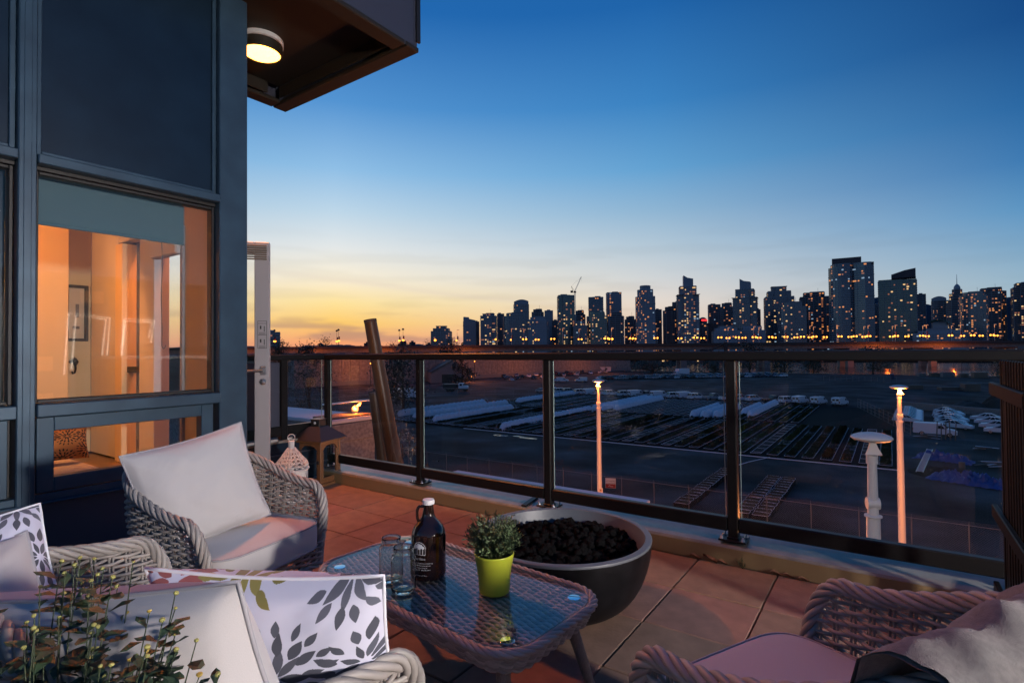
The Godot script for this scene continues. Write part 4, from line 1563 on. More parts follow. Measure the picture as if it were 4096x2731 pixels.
func make_bottle() -> void:
	var at := Vector3(-1.50, 0.431, -1.565)
	var t := thing("growler_bottle", "dark brown glass growler bottle with a white screw cap on the table", "bottle", at)
	t.rotation.y = atan2(1.50, 1.565) - 0.55
	var b := MB.new()
	b.lathe([Vector2(0.0001, 0.004), Vector2(0.055, 0.0), Vector2(0.064, 0.006), Vector2(0.067, 0.02), Vector2(0.067, 0.06), Vector2(0.067, 0.12), Vector2(0.067, 0.165), Vector2(0.064, 0.18), Vector2(0.055, 0.197), Vector2(0.042, 0.213), Vector2(0.030, 0.226), Vector2(0.0245, 0.238), Vector2(0.0215, 0.255), Vector2(0.0195, 0.272), Vector2(0.019, 0.285)], 40)
	put("body", b, M.amber_glass, t)
	var h := MB.new()
	var hp := resample(PackedVector3Array([Vector3(-0.018, 0.272, 0), Vector3(-0.034, 0.274, 0), Vector3(-0.042, 0.266, 0), Vector3(-0.044, 0.25, 0), Vector3(-0.043, 0.23, 0), Vector3(-0.040, 0.218, 0), Vector3(-0.034, 0.214, 0)]), 0.006)
	h.tube(hp, 0.006, 8)
	var ho := put("handle", h, M.amber_glass, t)
	ho.rotation.y = 0.5
	var c := MB.new()
	c.lathe([Vector2(0.0205, 0.281), Vector2(0.0225, 0.282), Vector2(0.0225, 0.297), Vector2(0.0215, 0.3), Vector2(0.0001, 0.3005)], 28)
	for k in 28:
		var an := TAU * k / 28
		c.box(Vector3(cos(an) * 0.0226, 0.29, sin(an) * 0.0226), Vector3(0.0014, 0.013, 0.0014))
	put("screw_cap", c, M.cap_white, t)
	# printed emblem: an arch over foaming glasses, then lines of lettering
	var p := MB.new()
	var R := 0.0676
	var on := func(x: float, y: float) -> Vector3:
		return Vector3(sin(x / R) * R, y, cos(x / R) * R)
	var flat := func(x0: float, y0: float, x1: float, y1: float) -> void:
		p.quad(on.call(x0, y0), on.call(x1, y0), on.call(x1, y1), on.call(x0, y1))
	var arc := PackedVector3Array()
	for k in 17:
		var an := PI * (0.05 + 0.9 * k / 16.0)
		arc.append(on.call(0.026 * cos(an), 0.125 + 0.028 * sin(an)))
	p.tube(arc, 0.0009, 4)
	for q in [[-0.014, 0.136, 0.007], [-0.004, 0.141, 0.008], [0.006, 0.138, 0.008], [0.015, 0.133, 0.006], [-0.02, 0.131, 0.005], [0.0, 0.133, 0.008]]:
		for k in 10:
			var a0 := TAU * k / 10.0
			var a1 := TAU * (k + 1) / 10.0
			p.tri(on.call(q[0], q[1]), on.call(q[0] + q[2] * cos(a0), q[1] + q[2] * sin(a0)), on.call(q[0] + q[2] * cos(a1), q[1] + q[2] * sin(a1)))
	for g in [-0.016, -0.004, 0.008, 0.019]:
		var w := 0.0045
		flat.call(g - w, 0.106, g - w + 0.001, 0.13)
		flat.call(g + w, 0.106, g + w + 0.001, 0.13)
		flat.call(g - w, 0.105, g + w + 0.001, 0.1062)
	bend_text("Beer Bière", 0.0105, R, 0.09, 0.0, p)
	var lines := ["Kwantlen Polytechnic University", "Brewing Instructional Lab", "Langley Campus", "Langley, BC  604.599.3017"]
	for k in lines.size():
		bend_text(lines[k], 0.0062, R, 0.074 - 0.0085 * k, 0.12, p)
	bend_text("contents 1.89 litres", 0.0055, R, 0.028, 0.1, p)
	put("printed_label", p, M.print_white, t)


func make_jars() -> void:
	var spots := [[Vector3(-1.487, 0.431, -1.418), "clear drinking jar in front of the growler, nearer of the two jars"], [Vector3(-1.600, 0.431, -1.462), "clear drinking jar partly hidden behind the nearer jar"]]
	for s in spots:
		var t := thing("glass_jar", s[1], "jar", s[0], rng.randf() * TAU)
		var m := MB.new()
		var prof := [Vector2(0.0001, 0.006), Vector2(0.02, 0.005), Vector2(0.032, 0.001), Vector2(0.039, 0.001), Vector2(0.0445, 0.007), Vector2(0.046, 0.016), Vector2(0.0455, 0.05), Vector2(0.0455, 0.095), Vector2(0.046, 0.115), Vector2(0.044, 0.126), Vector2(0.039, 0.134), Vector2(0.0365, 0.138), Vector2(0.0372, 0.141), Vector2(0.0362, 0.145), Vector2(0.0372, 0.15), Vector2(0.0362, 0.155), Vector2(0.0365, 0.16), Vector2(0.0352, 0.1625), Vector2(0.0335, 0.1615), Vector2(0.033, 0.155), Vector2(0.0335, 0.139), Vector2(0.037, 0.131), Vector2(0.0415, 0.122), Vector2(0.0425, 0.112), Vector2(0.0422, 0.05), Vector2(0.0422, 0.018), Vector2(0.038, 0.0105), Vector2(0.02, 0.009), Vector2(0.0001, 0.0095)]
		m.lathe(prof, 40)
		put("glass", m, M.jar_glass, t)
		# raised volume marks on the side
		var r := MB.new()
		for k in 4:
			var pts := PackedVector3Array()
			for i in 5:
				var an := 1.2 + 0.09 * i
				pts.append(Vector3(sin(an) * 0.0458, 0.045 + 0.016 * k, cos(an) * 0.0458))
			r.tube(pts, 0.0007, 4)
		put("raised_marks", r, M.jar_glass, t)


func make_pot() -> void:
	var at := Vector3(-1.205, 0.431, -1.60)
	var p := thing("flower_pot", "lime green glazed flower pot at the middle of the glass table", "pot", at)
	var m := MB.new()
	m.lathe([Vector2(0.0001, 0.002), Vector2(0.05, 0.0), Vector2(0.0555, 0.003), Vector2(0.0565, 0.01), Vector2(0.059, 0.05), Vector2(0.064, 0.09), Vector2(0.070, 0.122), Vector2(0.0735, 0.138), Vector2(0.0735, 0.142), Vector2(0.0715, 0.1435), Vector2(0.0695, 0.14), Vector2(0.066, 0.12), Vector2(0.0001, 0.118)], 48)
	put("glazed_body", m, M.lime, p)
	var s := MB.new()
	s.lathe([Vector2(0.0001, 0.122), Vector2(0.03, 0.1235), Vector2(0.0665, 0.1225)], 20)
	put("soil", s, M.soil, p)
	var b := thing("bushy_herb", "round bushy grey green herb growing in the lime pot", "plant", at + Vector3(0, 0.12, 0))
	var st := MB.new()
	var lf := MB.new()
	st.tint = Color(0.06, 0.08, 0.03)
	for k in 150:
		var z := rng.randf_range(-0.12, 1.0)
		var an := rng.randf() * TAU
		var rr := sqrt(maxf(0.0, 1.0 - z * z))
		var dir := Vector3(rr * cos(an), z, rr * sin(an))
		var tip := Vector3(0, 0.062, 0) + dir * Vector3(0.108, 0.098, 0.108) * rng.randf_range(0.78, 1.06)
		var root := Vector3(dir.x * 0.03, 0.0, dir.z * 0.03)
		var mid := root.lerp(tip, 0.6) + Vector3(0, 0.012, 0)
		var path := PackedVector3Array([root, mid, tip])
		st.tube(path, [0.0014, 0.0012, 0.0007], 4)
		for j in 15:
			var q := 0.30 + 0.7 * j / 14.0
			var o := root.lerp(mid, q / 0.6) if q < 0.6 else mid.lerp(tip, (q - 0.6) / 0.4)
			var ax := (tip - root).normalized()
			var si := ax.cross(Vector3(rng.randf_range(-1, 1), rng.randf_range(-1, 1), rng.randf_range(-1, 1))).normalized()
			var d := (ax * rng.randf_range(0.25, 0.9) + si).normalized() * rng.randf_range(0.013, 0.024)
			var wv := d.cross(ax).normalized() * 0.0022
			var g := rng.randf_range(0.75, 1.35)
			lf.tint = Color(0.105 * g, 0.155 * g, 0.065 * g)
			var curl := -si * 0.004 + ax * 0.004
			lf.quad(o - wv * 0.5, o + d * 0.55 - wv, o + d + curl, o + d * 0.55 + wv)
	put("stems", st, M.leaf_green, b, "stuff")
	put("leaves", lf, M.leaf_green, b, "stuff")


# ------------------------------------------------------------ fire bowl and lanterns
func make_bowl() -> void:
	var at := Vector3(-1.415, 0, -2.47)
	var t := thing("fire_bowl", "large round black concrete fire bowl near the railing", "fire bowl", at)
	var m := MB.new()
	var R := 0.452
	var prof := [Vector2(0.0001, 0.0), Vector2(0.19, 0.0), Vector2(0.215, 0.008)]
	for k in range(1, 14):
		var a := PI / 2 * k / 13.0
		prof.append(Vector2(0.215 + (R - 0.215) * pow(sin(a), 0.9), 0.008 + 0.345 * (1.0 - pow(maxf(0.0, cos(a)), 1.15))))
	prof.append(Vector2(R, 0.362))
	m.lathe(prof, 72)
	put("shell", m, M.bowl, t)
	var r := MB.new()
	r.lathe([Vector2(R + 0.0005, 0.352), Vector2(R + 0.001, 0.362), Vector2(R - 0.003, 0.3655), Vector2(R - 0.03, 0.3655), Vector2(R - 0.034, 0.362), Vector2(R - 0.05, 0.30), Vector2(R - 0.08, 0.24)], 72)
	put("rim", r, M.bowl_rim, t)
	var bed := thing("lava_rock_bed", "black lava rock filling the fire bowl", "lava rock", at)
	var g := MB.new()
	var nz := noise(9.0, 3, 19)
	var f := func(u: float, w: float) -> Vector3:
		var q := Vector3(cos(TAU * u), 0, sin(TAU * u)) * (0.005 + 0.398 * w)
		return q + Vector3(0, 0.286 + 0.03 * (1.0 - w * w) + nz.get_noise_2d(q.x * 3, q.z * 3) * 0.025, 0)
	g.patch(f, 60, 24, true, true)
	put("gravel_base", g, M.lava, bed, "stuff")
	var kinds := []
	for k in 6:
		kinds.append(rock_mesh(100 + k, 0.5, 10))
	for k in 290:
		var an := rng.randf() * TAU
		var rad := 0.375 * sqrt(rng.randf())
		var w := rad / 0.4
		var o := put("lava_rock", kinds[k % 6], M.lava, bed)
		var s := rng.randf_range(0.012, 0.026)
		o.transform = Transform3D(Basis.from_euler(Vector3(rng.randf() * 6, rng.randf() * 6, rng.randf() * 6)).scaled(Vector3(s, s * rng.randf_range(0.7, 1.0), s)), Vector3(cos(an) * rad, 0.292 + 0.03 * (1.0 - w * w) + rng.randf_range(0.0, 0.018), sin(an) * rad))


func rock_mesh(sd: int, rough: float, seg: int) -> ArrayMesh:
	var m := MB.new()
	var nz := noise(0.9, 3, sd)
	var f := func(u: float, w: float) -> Vector3:
		var a := TAU * u
		var e := -PI / 2 + PI * clampf(w, 0.001, 0.999)
		var d := Vector3(cos(a) * cos(e), sin(e), sin(a) * cos(e))
		return d * (1.0 + rough * nz.get_noise_3d(d.x * 2, d.y * 2, d.z * 2) * 1.6)
	m.patch(f, seg, seg / 2 + 1, true, true)
	return m.mesh()


func make_lanterns() -> void:
	# tall wooden lantern with a black metal hip roof
	var t := thing("wooden_lantern", "tall brown wooden lantern with a black metal roof in the railing corner", "lantern", Vector3(-4.74, 0, -3.37), 0.25)
	var a := 0.135
	put("base", one(Vector3(0, 0.014, 0), Vector3(0.33, 0.028, 0.33), 0.004), M.brown_wood, t)
	put("plinth", one(Vector3(0, 0.04, 0), Vector3(0.29, 0.024, 0.29), 0.004), M.brown_wood, t)
	for sx in [-1, 1]:
		for sz in [-1, 1]:
			put("corner_post", one(Vector3(sx * a, 0.242, sz * a), Vector3(0.032, 0.38, 0.032), 0.003), M.brown_wood, t)
	for k in 4:
		var b := Basis(Vector3.UP, PI / 2 * k)
		var fr := MB.new()
		fr.rbox(b * Vector3(0, 0.067, a), b.get_scale() * Vector3(0.236, 0.03, 0.022), 0.003, b)
		# arched head of each side
		var arch := PackedVector2Array([Vector2(-0.118, 0.43), Vector2(-0.118, 0.345)])
		for j in 9:
			var an := PI - PI * j / 8.0
			arch.append(Vector2(0.095 * cos(an), 0.36 + 0.04 * sin(an)))
		arch.append(Vector2(0.118, 0.345))
		arch.append(Vector2(0.118, 0.43))
		fr.prism(arch, a - 0.011, a + 0.011, Transform3D(b, Vector3.ZERO))
		for s in [-1, 1]:
			fr.rbox(b * Vector3(s * 0.107, 0.213, a), Vector3(0.02, 0.265, 0.02), 0.003, b)
		put("door_frame" if k == 0 else "side_frame", fr, M.brown_wood, t)
		var g := MB.new()
		g.quad(b * Vector3(-0.097, 0.082, a - 0.004), b * Vector3(0.097, 0.082, a - 0.004), b * Vector3(0.097, 0.395, a - 0.004), b * Vector3(-0.097, 0.395, a - 0.004))
		put("glass_pane", g, M.rail_glass, t)
		if k == 0:
			for q in [[-0.122, 0.37], [-0.122, 0.11], [0.12, 0.24]]:
				put("hinge" if q[0] < 0 else "latch", one(b * Vector3(q[0], q[1], a + 0.018), Vector3(0.03, 0.036, 0.008), 0.002), M.dark_metal, t)
	put("eaves", one(Vector3(0, 0.441, 0), Vector3(0.37, 0.02, 0.37), 0.004), M.brown_wood, t)
	var roof := MB.new()
	var lo := 0.20
	var hi := 0.062
	var y0 := 0.452
	var y1 := 0.575
	var c0 := [Vector3(-lo, y0, lo), Vector3(lo, y0, lo), Vector3(lo, y0, -lo), Vector3(-lo, y0, -lo)]
	var c1 := [Vector3(-hi, y1, hi), Vector3(hi, y1, hi), Vector3(hi, y1, -hi), Vector3(-hi, y1, -hi)]
	for k in 4:
		var j := (k + 1) % 4
		roof.quad(c0[k], c0[j], c1[j], c1[k])
	roof.quad(c0[3], c0[2], c0[1], c0[0])
	put("roof", roof, M.dark_metal, t)
	var ch := MB.new()
	ch.rbox(Vector3(0, 0.605, 0), Vector3(0.105, 0.07, 0.105), 0.003)
	ch.rbox(Vector3(0, 0.643, 0), Vector3(0.12, 0.008, 0.12), 0.002)
	put("vent_cap", ch, M.dark_metal, t)
	var hole := MB.new()
	hole.lathe([Vector2(0.0001, 0.0545), Vector2(0.014, 0.0545), Vector2(0.014, 0.05)], 12, Transform3D(Basis(Vector3.RIGHT, PI / 2), Vector3(0, 0.61, 0)))
	put("vent_hole", hole, M.lamp_clear, t)
	var cd := MB.new()
	cd.lathe([Vector2(0.0001, 0.053), Vector2(0.05, 0.053), Vector2(0.05, 0.065), Vector2(0.0001, 0.066)], 16)
	put("tea_light", cd, M.cap_white, t)
	# white pierced lantern: six sided, arched openings, onion dome, ring
	var w := thing("pierced_lantern", "white pierced metal lantern with an onion dome behind the armchair", "lantern", Vector3(-4.42, 0, -2.86), 0.3)
	var R := 0.13
	var body := MB.new()
	var dome := MB.new()
	for k in 6:
		var b := Basis(Vector3.UP, TAU * k / 6.0)
		var half := R * tan(PI / 6)
		var ap := PackedVector2Array([Vector2(-half, 0.02), Vector2(-half, 0.26), Vector2(half, 0.26), Vector2(half, 0.02), Vector2(half - 0.018, 0.02), Vector2(half - 0.018, 0.14)])
		for j in 9:
			var q := j / 8.0
			var x := (half - 0.018) * (1.0 - 2.0 * q)
			ap.append(Vector2(x, 0.14 + 0.075 * pow(1.0 - pow(absf(x) / (half - 0.018), 1.4), 0.9) + (0.006 if j % 2 == 1 else 0.0)))
		ap.append(Vector2(-half + 0.018, 0.14))
		ap.append(Vector2(-half + 0.018, 0.02))
		body.prism(ap, R - 0.003, R, Transform3D(b, Vector3.ZERO))
		body.rbox(b * Vector3(0, 0.012, R - 0.005), Vector3(half * 2, 0.024, 0.012), 0.003, b)
		body.rbox(b * Vector3(0, 0.268, R + 0.004), Vector3(half * 2 + 0.012, 0.012, 0.02), 0.003, b)
		# pierced dome facet: frame, cross lattice and rosettes of thin metal
		var prof := func(s: float) -> Vector2:
			return Vector2(lerpf(1.02, 0.24, pow(s, 1.25)) + 0.14 * sin(PI * minf(s * 1.6, 1.0)) * (1.0 - s), 0.276 + 0.185 * s)
		var at3 := func(x: float, s: float) -> Vector3:
			var pr: Vector2 = prof.call(s)
			return b * Vector3(x * half * pr.x, pr.y, R * pr.x)
		for e in [-1.0, 1.0]:
			var ed := PackedVector3Array()
			for j in 9:
				ed.append(at3.call(e, j / 8.0))
			dome.tube(ed, 0.0035, 5)
		for j in 7:
			var s := j / 6.0
			dome.tube(PackedVector3Array([at3.call(-1.0, s), at3.call(0.0, s), at3.call(1.0, s)]), 0.0028, 4)
			if j < 6:
				for q in [-0.66, 0.0, 0.66]:
					for d in [-1.0, 1.0]:
						dome.tube(PackedVector3Array([at3.call(q - 0.33 * d, s), at3.call(q, s + 0.083), at3.call(q + 0.33 * d, s + 0.166)]), 0.0026, 4)
					dome.tube(PackedVector3Array([at3.call(q, s), at3.call(q, s + 0.166)]), 0.0022, 4)
		for q in [-0.6, 0.0, 0.6]:
			body.box(b * Vector3(q * half, 0.244, R + 0.0015), Vector3(0.012, 0.012, 0.003), b)
	put("body", body, M.white_metal, w)
	put("pierced_dome", dome, M.white_metal, w)
	var fin := MB.new()
	fin.lathe([Vector2(0.036, 0.455), Vector2(0.03, 0.462), Vector2(0.026, 0.468), Vector2(0.026, 0.515), Vector2(0.029, 0.522), Vector2(0.0001, 0.524)], 16)
	put("finial", fin, M.white_metal, w)
	var ring := MB.new()
	var rp := PackedVector3Array()
	for k in 20:
		rp.append(Vector3(0.03 * cos(TAU * k / 20), 0.553 + 0.03 * sin(TAU * k / 20), 0))
	ring.tube(rp, 0.0032, 6, true)
	var ro := put("hanging_ring", ring, M.white_metal, w)
	ro.rotation.y = 0.7
	var floor_plate := MB.new()
	floor_plate.lathe([Vector2(0.0001, 0.02), Vector2(0.13, 0.02), Vector2(0.14, 0.0)], 6)
	put("foot", floor_plate, M.white_metal, w)


func make_mum() -> void:
	# flowering plant close to the viewer: many stems of small closed buds
	var c := Vector3(-1.0, 0.0, -0.22)
	var t := thing("budding_chrysanthemum", "dark leafy chrysanthemum with tight yellowish buds close to the viewer", "plant", c)
	var st := MB.new()
	var lf := MB.new()
	var bud := MB.new()
	bud.tint = Color(0.32, 0.30, 0.09)
	bud.lathe([Vector2(0.0001, 0.0), Vector2(0.55, 0.1), Vector2(0.9, 0.4), Vector2(1.0, 0.8), Vector2(0.85, 1.2), Vector2(0.5, 1.45), Vector2(0.0001, 1.5)], 8)
	bud.tint = Color(0.05, 0.08, 0.03)
	for k in 6:
		var an := TAU * k / 6
		var d := Vector3(cos(an), 0, sin(an))
		bud.tri(d * 0.5 + Vector3(0, 0, 0), Basis(Vector3.UP, 0.45) * d * 1.04 + Vector3(0, 0.55, 0), Basis(Vector3.UP, -0.45) * d * 1.04 + Vector3(0, 0.55, 0))
	var bm := bud.mesh()
	var bud2 := MB.new()
	bud2.tint = Color(0.42, 0.30, 0.06)
	bud2.lathe([Vector2(0.0001, 0.0), Vector2(0.8, 0.2), Vector2(1.1, 0.7), Vector2(1.15, 1.0), Vector2(0.9, 1.2), Vector2(0.0001, 1.25)], 8)
	var bm2 := bud2.mesh()
	st.tint = Color(0.035, 0.05, 0.02)
	for k in 230:
		var q := Vector2(rng.randf_range(-0.30, 0.30), rng.randf_range(-0.20, 0.24))
		var hgt := 0.90 - 0.12 * (q.x / 0.25 + q.y / 0.3) * 0.35 - 0.5 * q.length_squared() + rng.randf_range(-0.14, 0.03)
		if hgt > 0.985:
			hgt = 0.985 - rng.randf() * 0.05
		var tip := Vector3(q.x, hgt, q.y)
		var root := Vector3(q.x * 0.55, 0.5, q.y * 0.55)
		var mid := root.lerp(tip, 0.6) + Vector3(rng.randf_range(-0.01, 0.01), 0, rng.randf_range(-0.01, 0.01))
		st.tube(PackedVector3Array([root, mid, tip]), [0.0018, 0.0014, 0.0009], 5)
		var o := put("bud", bm if rng.randf() < 0.8 else bm2, M.leaf_green, t)
		var s := rng.randf_range(0.0028, 0.0046)
		o.transform = Transform3D(Basis.from_euler(Vector3(rng.randf_range(-0.5, 0.5), rng.randf() * 6, rng.randf_range(-0.5, 0.5))).scaled(Vector3.ONE * s), tip)
		for j in 14:
			var f := rng.randf_range(0.3, 0.97)
			var a := root.lerp(tip, f)
			var an := rng.randf() * TAU
			var d := Vector3(cos(an), rng.randf_range(-0.1, 0.7), sin(an)).normalized() * rng.randf_range(0.02, 0.042)
			var wv := d.cross(Vector3.UP).normalized() * d.length() * 0.26
			var g := rng.randf_range(0.6, 1.3)
			lf.tint = Color(0.028 * g, 0.052 * g, 0.024 * g)
			var up := Vector3(0, 0.004, 0)
			lf.quad(a, a + d * 0.45 - wv + up, a + d * 0.7, a + d * 0.45 + wv + up)
			lf.quad(a + d * 0.45 - wv + up, a + d * 0.8 - wv * 0.8, a + d * 1.02, a + d * 0.7)
			lf.quad(a + d * 0.7, a + d * 1.02, a + d * 0.8 + wv * 0.8, a + d * 0.45 + wv + up)
	put("stems", st, M.leaf_green, t, "stuff")
	put("leaves", lf, M.leaf_green, t, "stuff")
	var pot := MB.new()
	pot.lathe([Vector2(0.0001, 0.0), Vector2(0.13, 0.0), Vector2(0.17, 0.5), Vector2(0.185, 0.52), Vector2(0.17, 0.53), Vector2(0.0001, 0.5)], 24)
	put("planter", pot, M.bowl, t)


# ------------------------------------------------------------ the town: [x, z, width, top, plan, cladding, crown, share of lit windows, label]
const TOWERS := [
	[-392, -238, 9.9, 17.9, 0, "g", 0, 0.30, "low flat roofed apartment block at the far left of the bridge"],
	[-516, -567, 28.9, 37.6, 0, "g", 2, 0.08, "short stepped tower standing alone, leftmost of the skyline"],
	[-509, -620, 18.3, 50.8, 0, "p", 3, 0.05, "slim pale tower with a sloping top, second from the left of the skyline"],
	[-509, -638, 5.1, 46.5, 0, "g", 0, 0.12, "narrow dark slice of a tower beside the slim pale tower"],
	[-474, -621, 23.1, 56.1, 2, "s", 1, 0.14, "blocky tower with three window columns, left of the round cornered tower"],
	[-495, -679, 10.2, 59.8, 0, "b", 0, 0.12, "narrow dark tower squeezed before the round cornered tower"],
	[-437, -634, 33.8, 56.2, 1, "g", 1, 0.06, "wide glass tower with a rounded corner below the arched top tower"],
	[-502, -747, 25.4, 87.4, 1, "g", 4, 0.10, "tower with an arched roof rising behind the round cornered tower"],
	[-405, -644, 29.5, 49.3, 1, "p", 1, 0.08, "pale mid height tower with a curved front, right of the round cornered tower"],
	[-469, -746, 19.6, 69.3, 3, "b", 1, 0.05, "stepped grey tower looking over the pale curved one"],
	[-444, -739, 13.0, 65.6, 0, "p", 0, 0.06, "plain slim slab tower with a few lights before the tall glass tower"],
	[-420, -719, 10.2, 48.0, 0, "b", 0, 0.10, "small dark block at the foot of the slim slab tower"],
	[-392, -702, 24.8, 83.9, 2, "G", 0, 0.10, "tall glass tower with balcony rows just left of the crane"],
	[-413, -785, 18.4, 66.6, 3, "b", 1, 0.08, "dark tower directly under the crane"],
	[-361, -687, 19.3, 43.3, 0, "g", 1, 0.12, "low glass block at the foot of the crane tower"],
	[-378, -773, 22.7, 85.6, 2, "g", 0, 0.08, "tower with a saw edged left side, right of the crane"],
	[-341, -701, 30.2, 56.2, 1, "G", 1, 0.14, "broad glass tower with bright window groups, before the saw edged tower"],
	[-359, -798, 23.5, 93.5, 0, "s", 0, 0.05, "tall flat topped slab with two bright vertical strips of windows"],
	[-316, -713, 19.5, 54.8, 0, "b", 1, 0.10, "dark tower at the foot of the slab with bright strips"],
	[-322, -775, 16.7, 52.3, 3, "b", 1, 0.12, "low dark stepped tower right of the bright strip slab"],
	[-281, -731, 27.8, 78.8, 1, "p", 5, 0.20, "pale tower with a round drum crown and many lit windows"],
	[-294, -819, 10.2, 64.3, 0, "b", 0, 0.10, "narrow dark tower behind the drum crowned tower"],
	[-265, -791, 23.5, 65.2, 3, "b", 1, 0.06, "dark brick tower with a stepped roofline, left of the bladed tower"],
	[-275, -845, 10.9, 76.3, 0, "b", 0, 0.05, "slim dark shaft between the brick and the bladed towers"],
	[-232, -765, 30.9, 84.5, 2, "p", 6, 0.20, "tall tower with a blade shaped crown and scattered lit windows"],
	[-226, -818, 14.4, 40.8, 0, "b", 1, 0.15, "low dark block under the red lit dome"],
	[-223, -869, 18.7, 71.3, 0, "b", 0, 0.10, "square dark tower right of the red lit dome"],
	[-214, -911, 22.4, 75.7, 3, "b", 1, 0.10, "dark tower with a stepped cap behind the white low block"],
	[-168, -822, 34.7, 80.6, 2, "g", 6, 0.10, "tower with wide eaves and a tilted crown, above the white low block"],
	[-171, -929, 6.5, 64.4, 0, "b", 0, 0.12, "thin dark tower right of the tilted crown tower"],
	[-179, -753, 37.3, 32.3, 0, "p", 2, 0.12, "low white block with a raised middle at the bridge"],
	[-153, -789, 35.4, 32.4, 0, "p", 1, 0.12, "low pale block with framed balconies at the bridge"],
	[-137, -904, 46.1, 96.3, 2, "g", 2, 0.08, "tall twin shouldered tower with balconies left of the great round tower"],
	[-108, -814, 39.0, 64.4, 1, "g", 1, 0.08, "glass tower with a pale edge in front of the twin shouldered tower"],
	[-90, -900, 43.3, 83.9, 2, "b", 1, 0.12, "dark tower with a round bay just left of the great round tower"],
	[-39, -802, 57.3, 111.0, 4, "g", 7, 0.10, "great tower with a curved glass front, tallest of the skyline"],
	[-15, -965, 8.8, 65.7, 0, "b", 0, 0.15, "small dark block between the two tallest towers"],
	[9, -860, 49.9, 89.6, 5, "G", 8, 0.10, "green glass tower with a gridded front and a slanted dark crown"],
	[38, -977, 12.8, 78.5, 0, "b", 0, 0.15, "narrow dark tower right of the slanted crown tower"],
	[68, -1145, 26.0, 86.6, 1, "b", 4, 0.12, "dark tower with an arched top left of the spire"],
	[89, -1111, 36.0, 91.3, 3, "b", 9, 0.12, "dark tower topped by a lit dome and spire"],
	[97, -994, 41.9, 79.1, 1, "g", 1, 0.16, "dark tower with bright upper floors in front of the spire tower"],
	[127, -1089, 46.5, 91.4, 3, "b", 1, 0.10, "broad dark tower near the right end of the skyline"],
	[160, -1063, 37.2, 94.3, 2, "b", 1, 0.10, "balconied dark tower cut off at the right edge"],
	[49, -815, 66.0, 23.8, 0, "p", 2, 0.15, "long low white building with a pale green curved roof"],
]

const BRIDGE_LAMPS := [-175.3, -129.4, -128.0, -83.3, -80.4, -56.8, -56.8, -41.0, -12.1, -0.8, 9.3, 18.5, 30.1, 50.3, 69.6, 73.0, 69.6, 73.0, 88.4, 90.1, 106.3, 124.0, 135.5, 140.8, 153.5, 159.5, 166.4, 171.3, 178.9, 182.4, 191.0, 193.6, 202.3, 209.7, 214.5, 220.2, 223.7, 231.4, 242.3, 249.6, 253.4, 259.9, 263.5, 280.3, 283.9, 291.7, 302.6, 306.7, 323.9, 332.7, 340.3, 346.5, 354.6, 357.5]
const BRIDGE_MASTS := [-175.5, -129.5, -128.2, -83.3, -80.5, -40.5, -0.4, 8.8, 37.5, 49.5, 73.6, 73.5, 87.5, 107.1, 123.3, 159.6, 178.6, 182.4, 201.7, 201.6, 220.0, 222.7, 240.1, 259.9, 263.0, 280.9, 283.1, 303.4, 306.1, 324.6, 331.3, 351.0, 356.4]


# ------------------------------------------------------------ ground, water, hills
func sheet(x0: float, z0: float, x1: float, z1: float, y: float) -> MB:
	var m := MB.new()
	m.quad(Vector3(x0, y, z1), Vector3(x1, y, z1), Vector3(x1, y, z0), Vector3(x0, y, z0))
	return m


func make_ground() -> void:
	struct("ground", sheet(-5000, -5000, 5000, 800, LOT - 0.05), M.earth)
	struct("gravel_lot", sheet(-230, -345, 160, -40, LOT), M.gravel)
	struct("street", sheet(-230, -40, 160, -6, LOT + 0.004), M.street)
	var k := MB.new()
	k.span(Vector3(-230, LOT - 0.1, -41.5), Vector3(160, LOT + 0.13, -40))
	struct("pavement", k, M.concrete)
	struct("water", sheet(-150, -640, 420, -345, LOT + 0.004), M.water)
	# the far shore
	var sh := MB.new()
	sh.span(Vector3(-900, LOT - 0.5, -1400), Vector3(900, LOT + 1.2, -640))
	struct("far_shore", sh, M.earth)
	for s in [[-53.4, -73.0, 1.5, 0.7, "left of the post, largest"], [-50.6, -73.8, 1.2, 0.35, "middle of the three"], [-48.2, -73.2, 1.8, 0.5, "nearest the low tunnel row"]]:
		var m := MB.new()
		var nz := noise(1.0, 2, int(s[2] * 10))
		var f := func(u: float, w: float) -> Vector3:
			var q := Vector3(cos(TAU * u) * s[2], 0, sin(TAU * u) * s[3])
			return q * w * (1.0 + 0.45 * nz.get_noise_2d(q.x, q.z * 2.0))
		m.patch(f, 24, 2, true, true)
		var o := put("puddle", m, M.water)
		o.position = Vector3(s[0], LOT + 0.006, s[1])
		tag(o, "shining puddle on the gravel at the corner of the beds, " + s[4], "puddle", "puddles on the gravel")
	# hills beyond the town
	var ax := Vector3(-0.572, 0, -0.820)
	var rt := Vector3(0.820, 0, -0.572)
	var hills := [[2300.0, -1900.0, 700.0, 46.0, 16.0, 3, "wooded hill along the horizon under the sunset"], [4300.0, 2000.0, 5600.0, 430.0, 130.0, 4, "blue mountain ridge behind the right end of the skyline"]]
	for h in hills:
		var nz := noise(0.004 if h[0] < 3000 else 0.0011, 5, h[5])
		var m := MB.new()
		var base: Vector3 = ax * h[0]
		var f := func(u: float, w: float) -> Vector3:
			var r: float = lerpf(h[1], h[2], u)
			var ridge: float = h[3] + h[4] * nz.get_noise_1d(r)
			if h[0] < 3000:
				ridge += 5.0 * nz.get_noise_1d(r * 9.0) + 4.0 * nz.get_noise_1d(r * 31.0)
			ridge *= smoothstep(0.0, 0.12, u) * (smoothstep(1.0, 0.8, u) if h[0] < 3000 else 1.0)
			return base + rt * r + ax * (w * 500.0) + Vector3(0, LOT + ridge * sin(PI * minf(w * 0.7 + 0.02, 1.0)), 0)
		m.patch(f, 260, 8)
		struct("hills", m, M.hill)


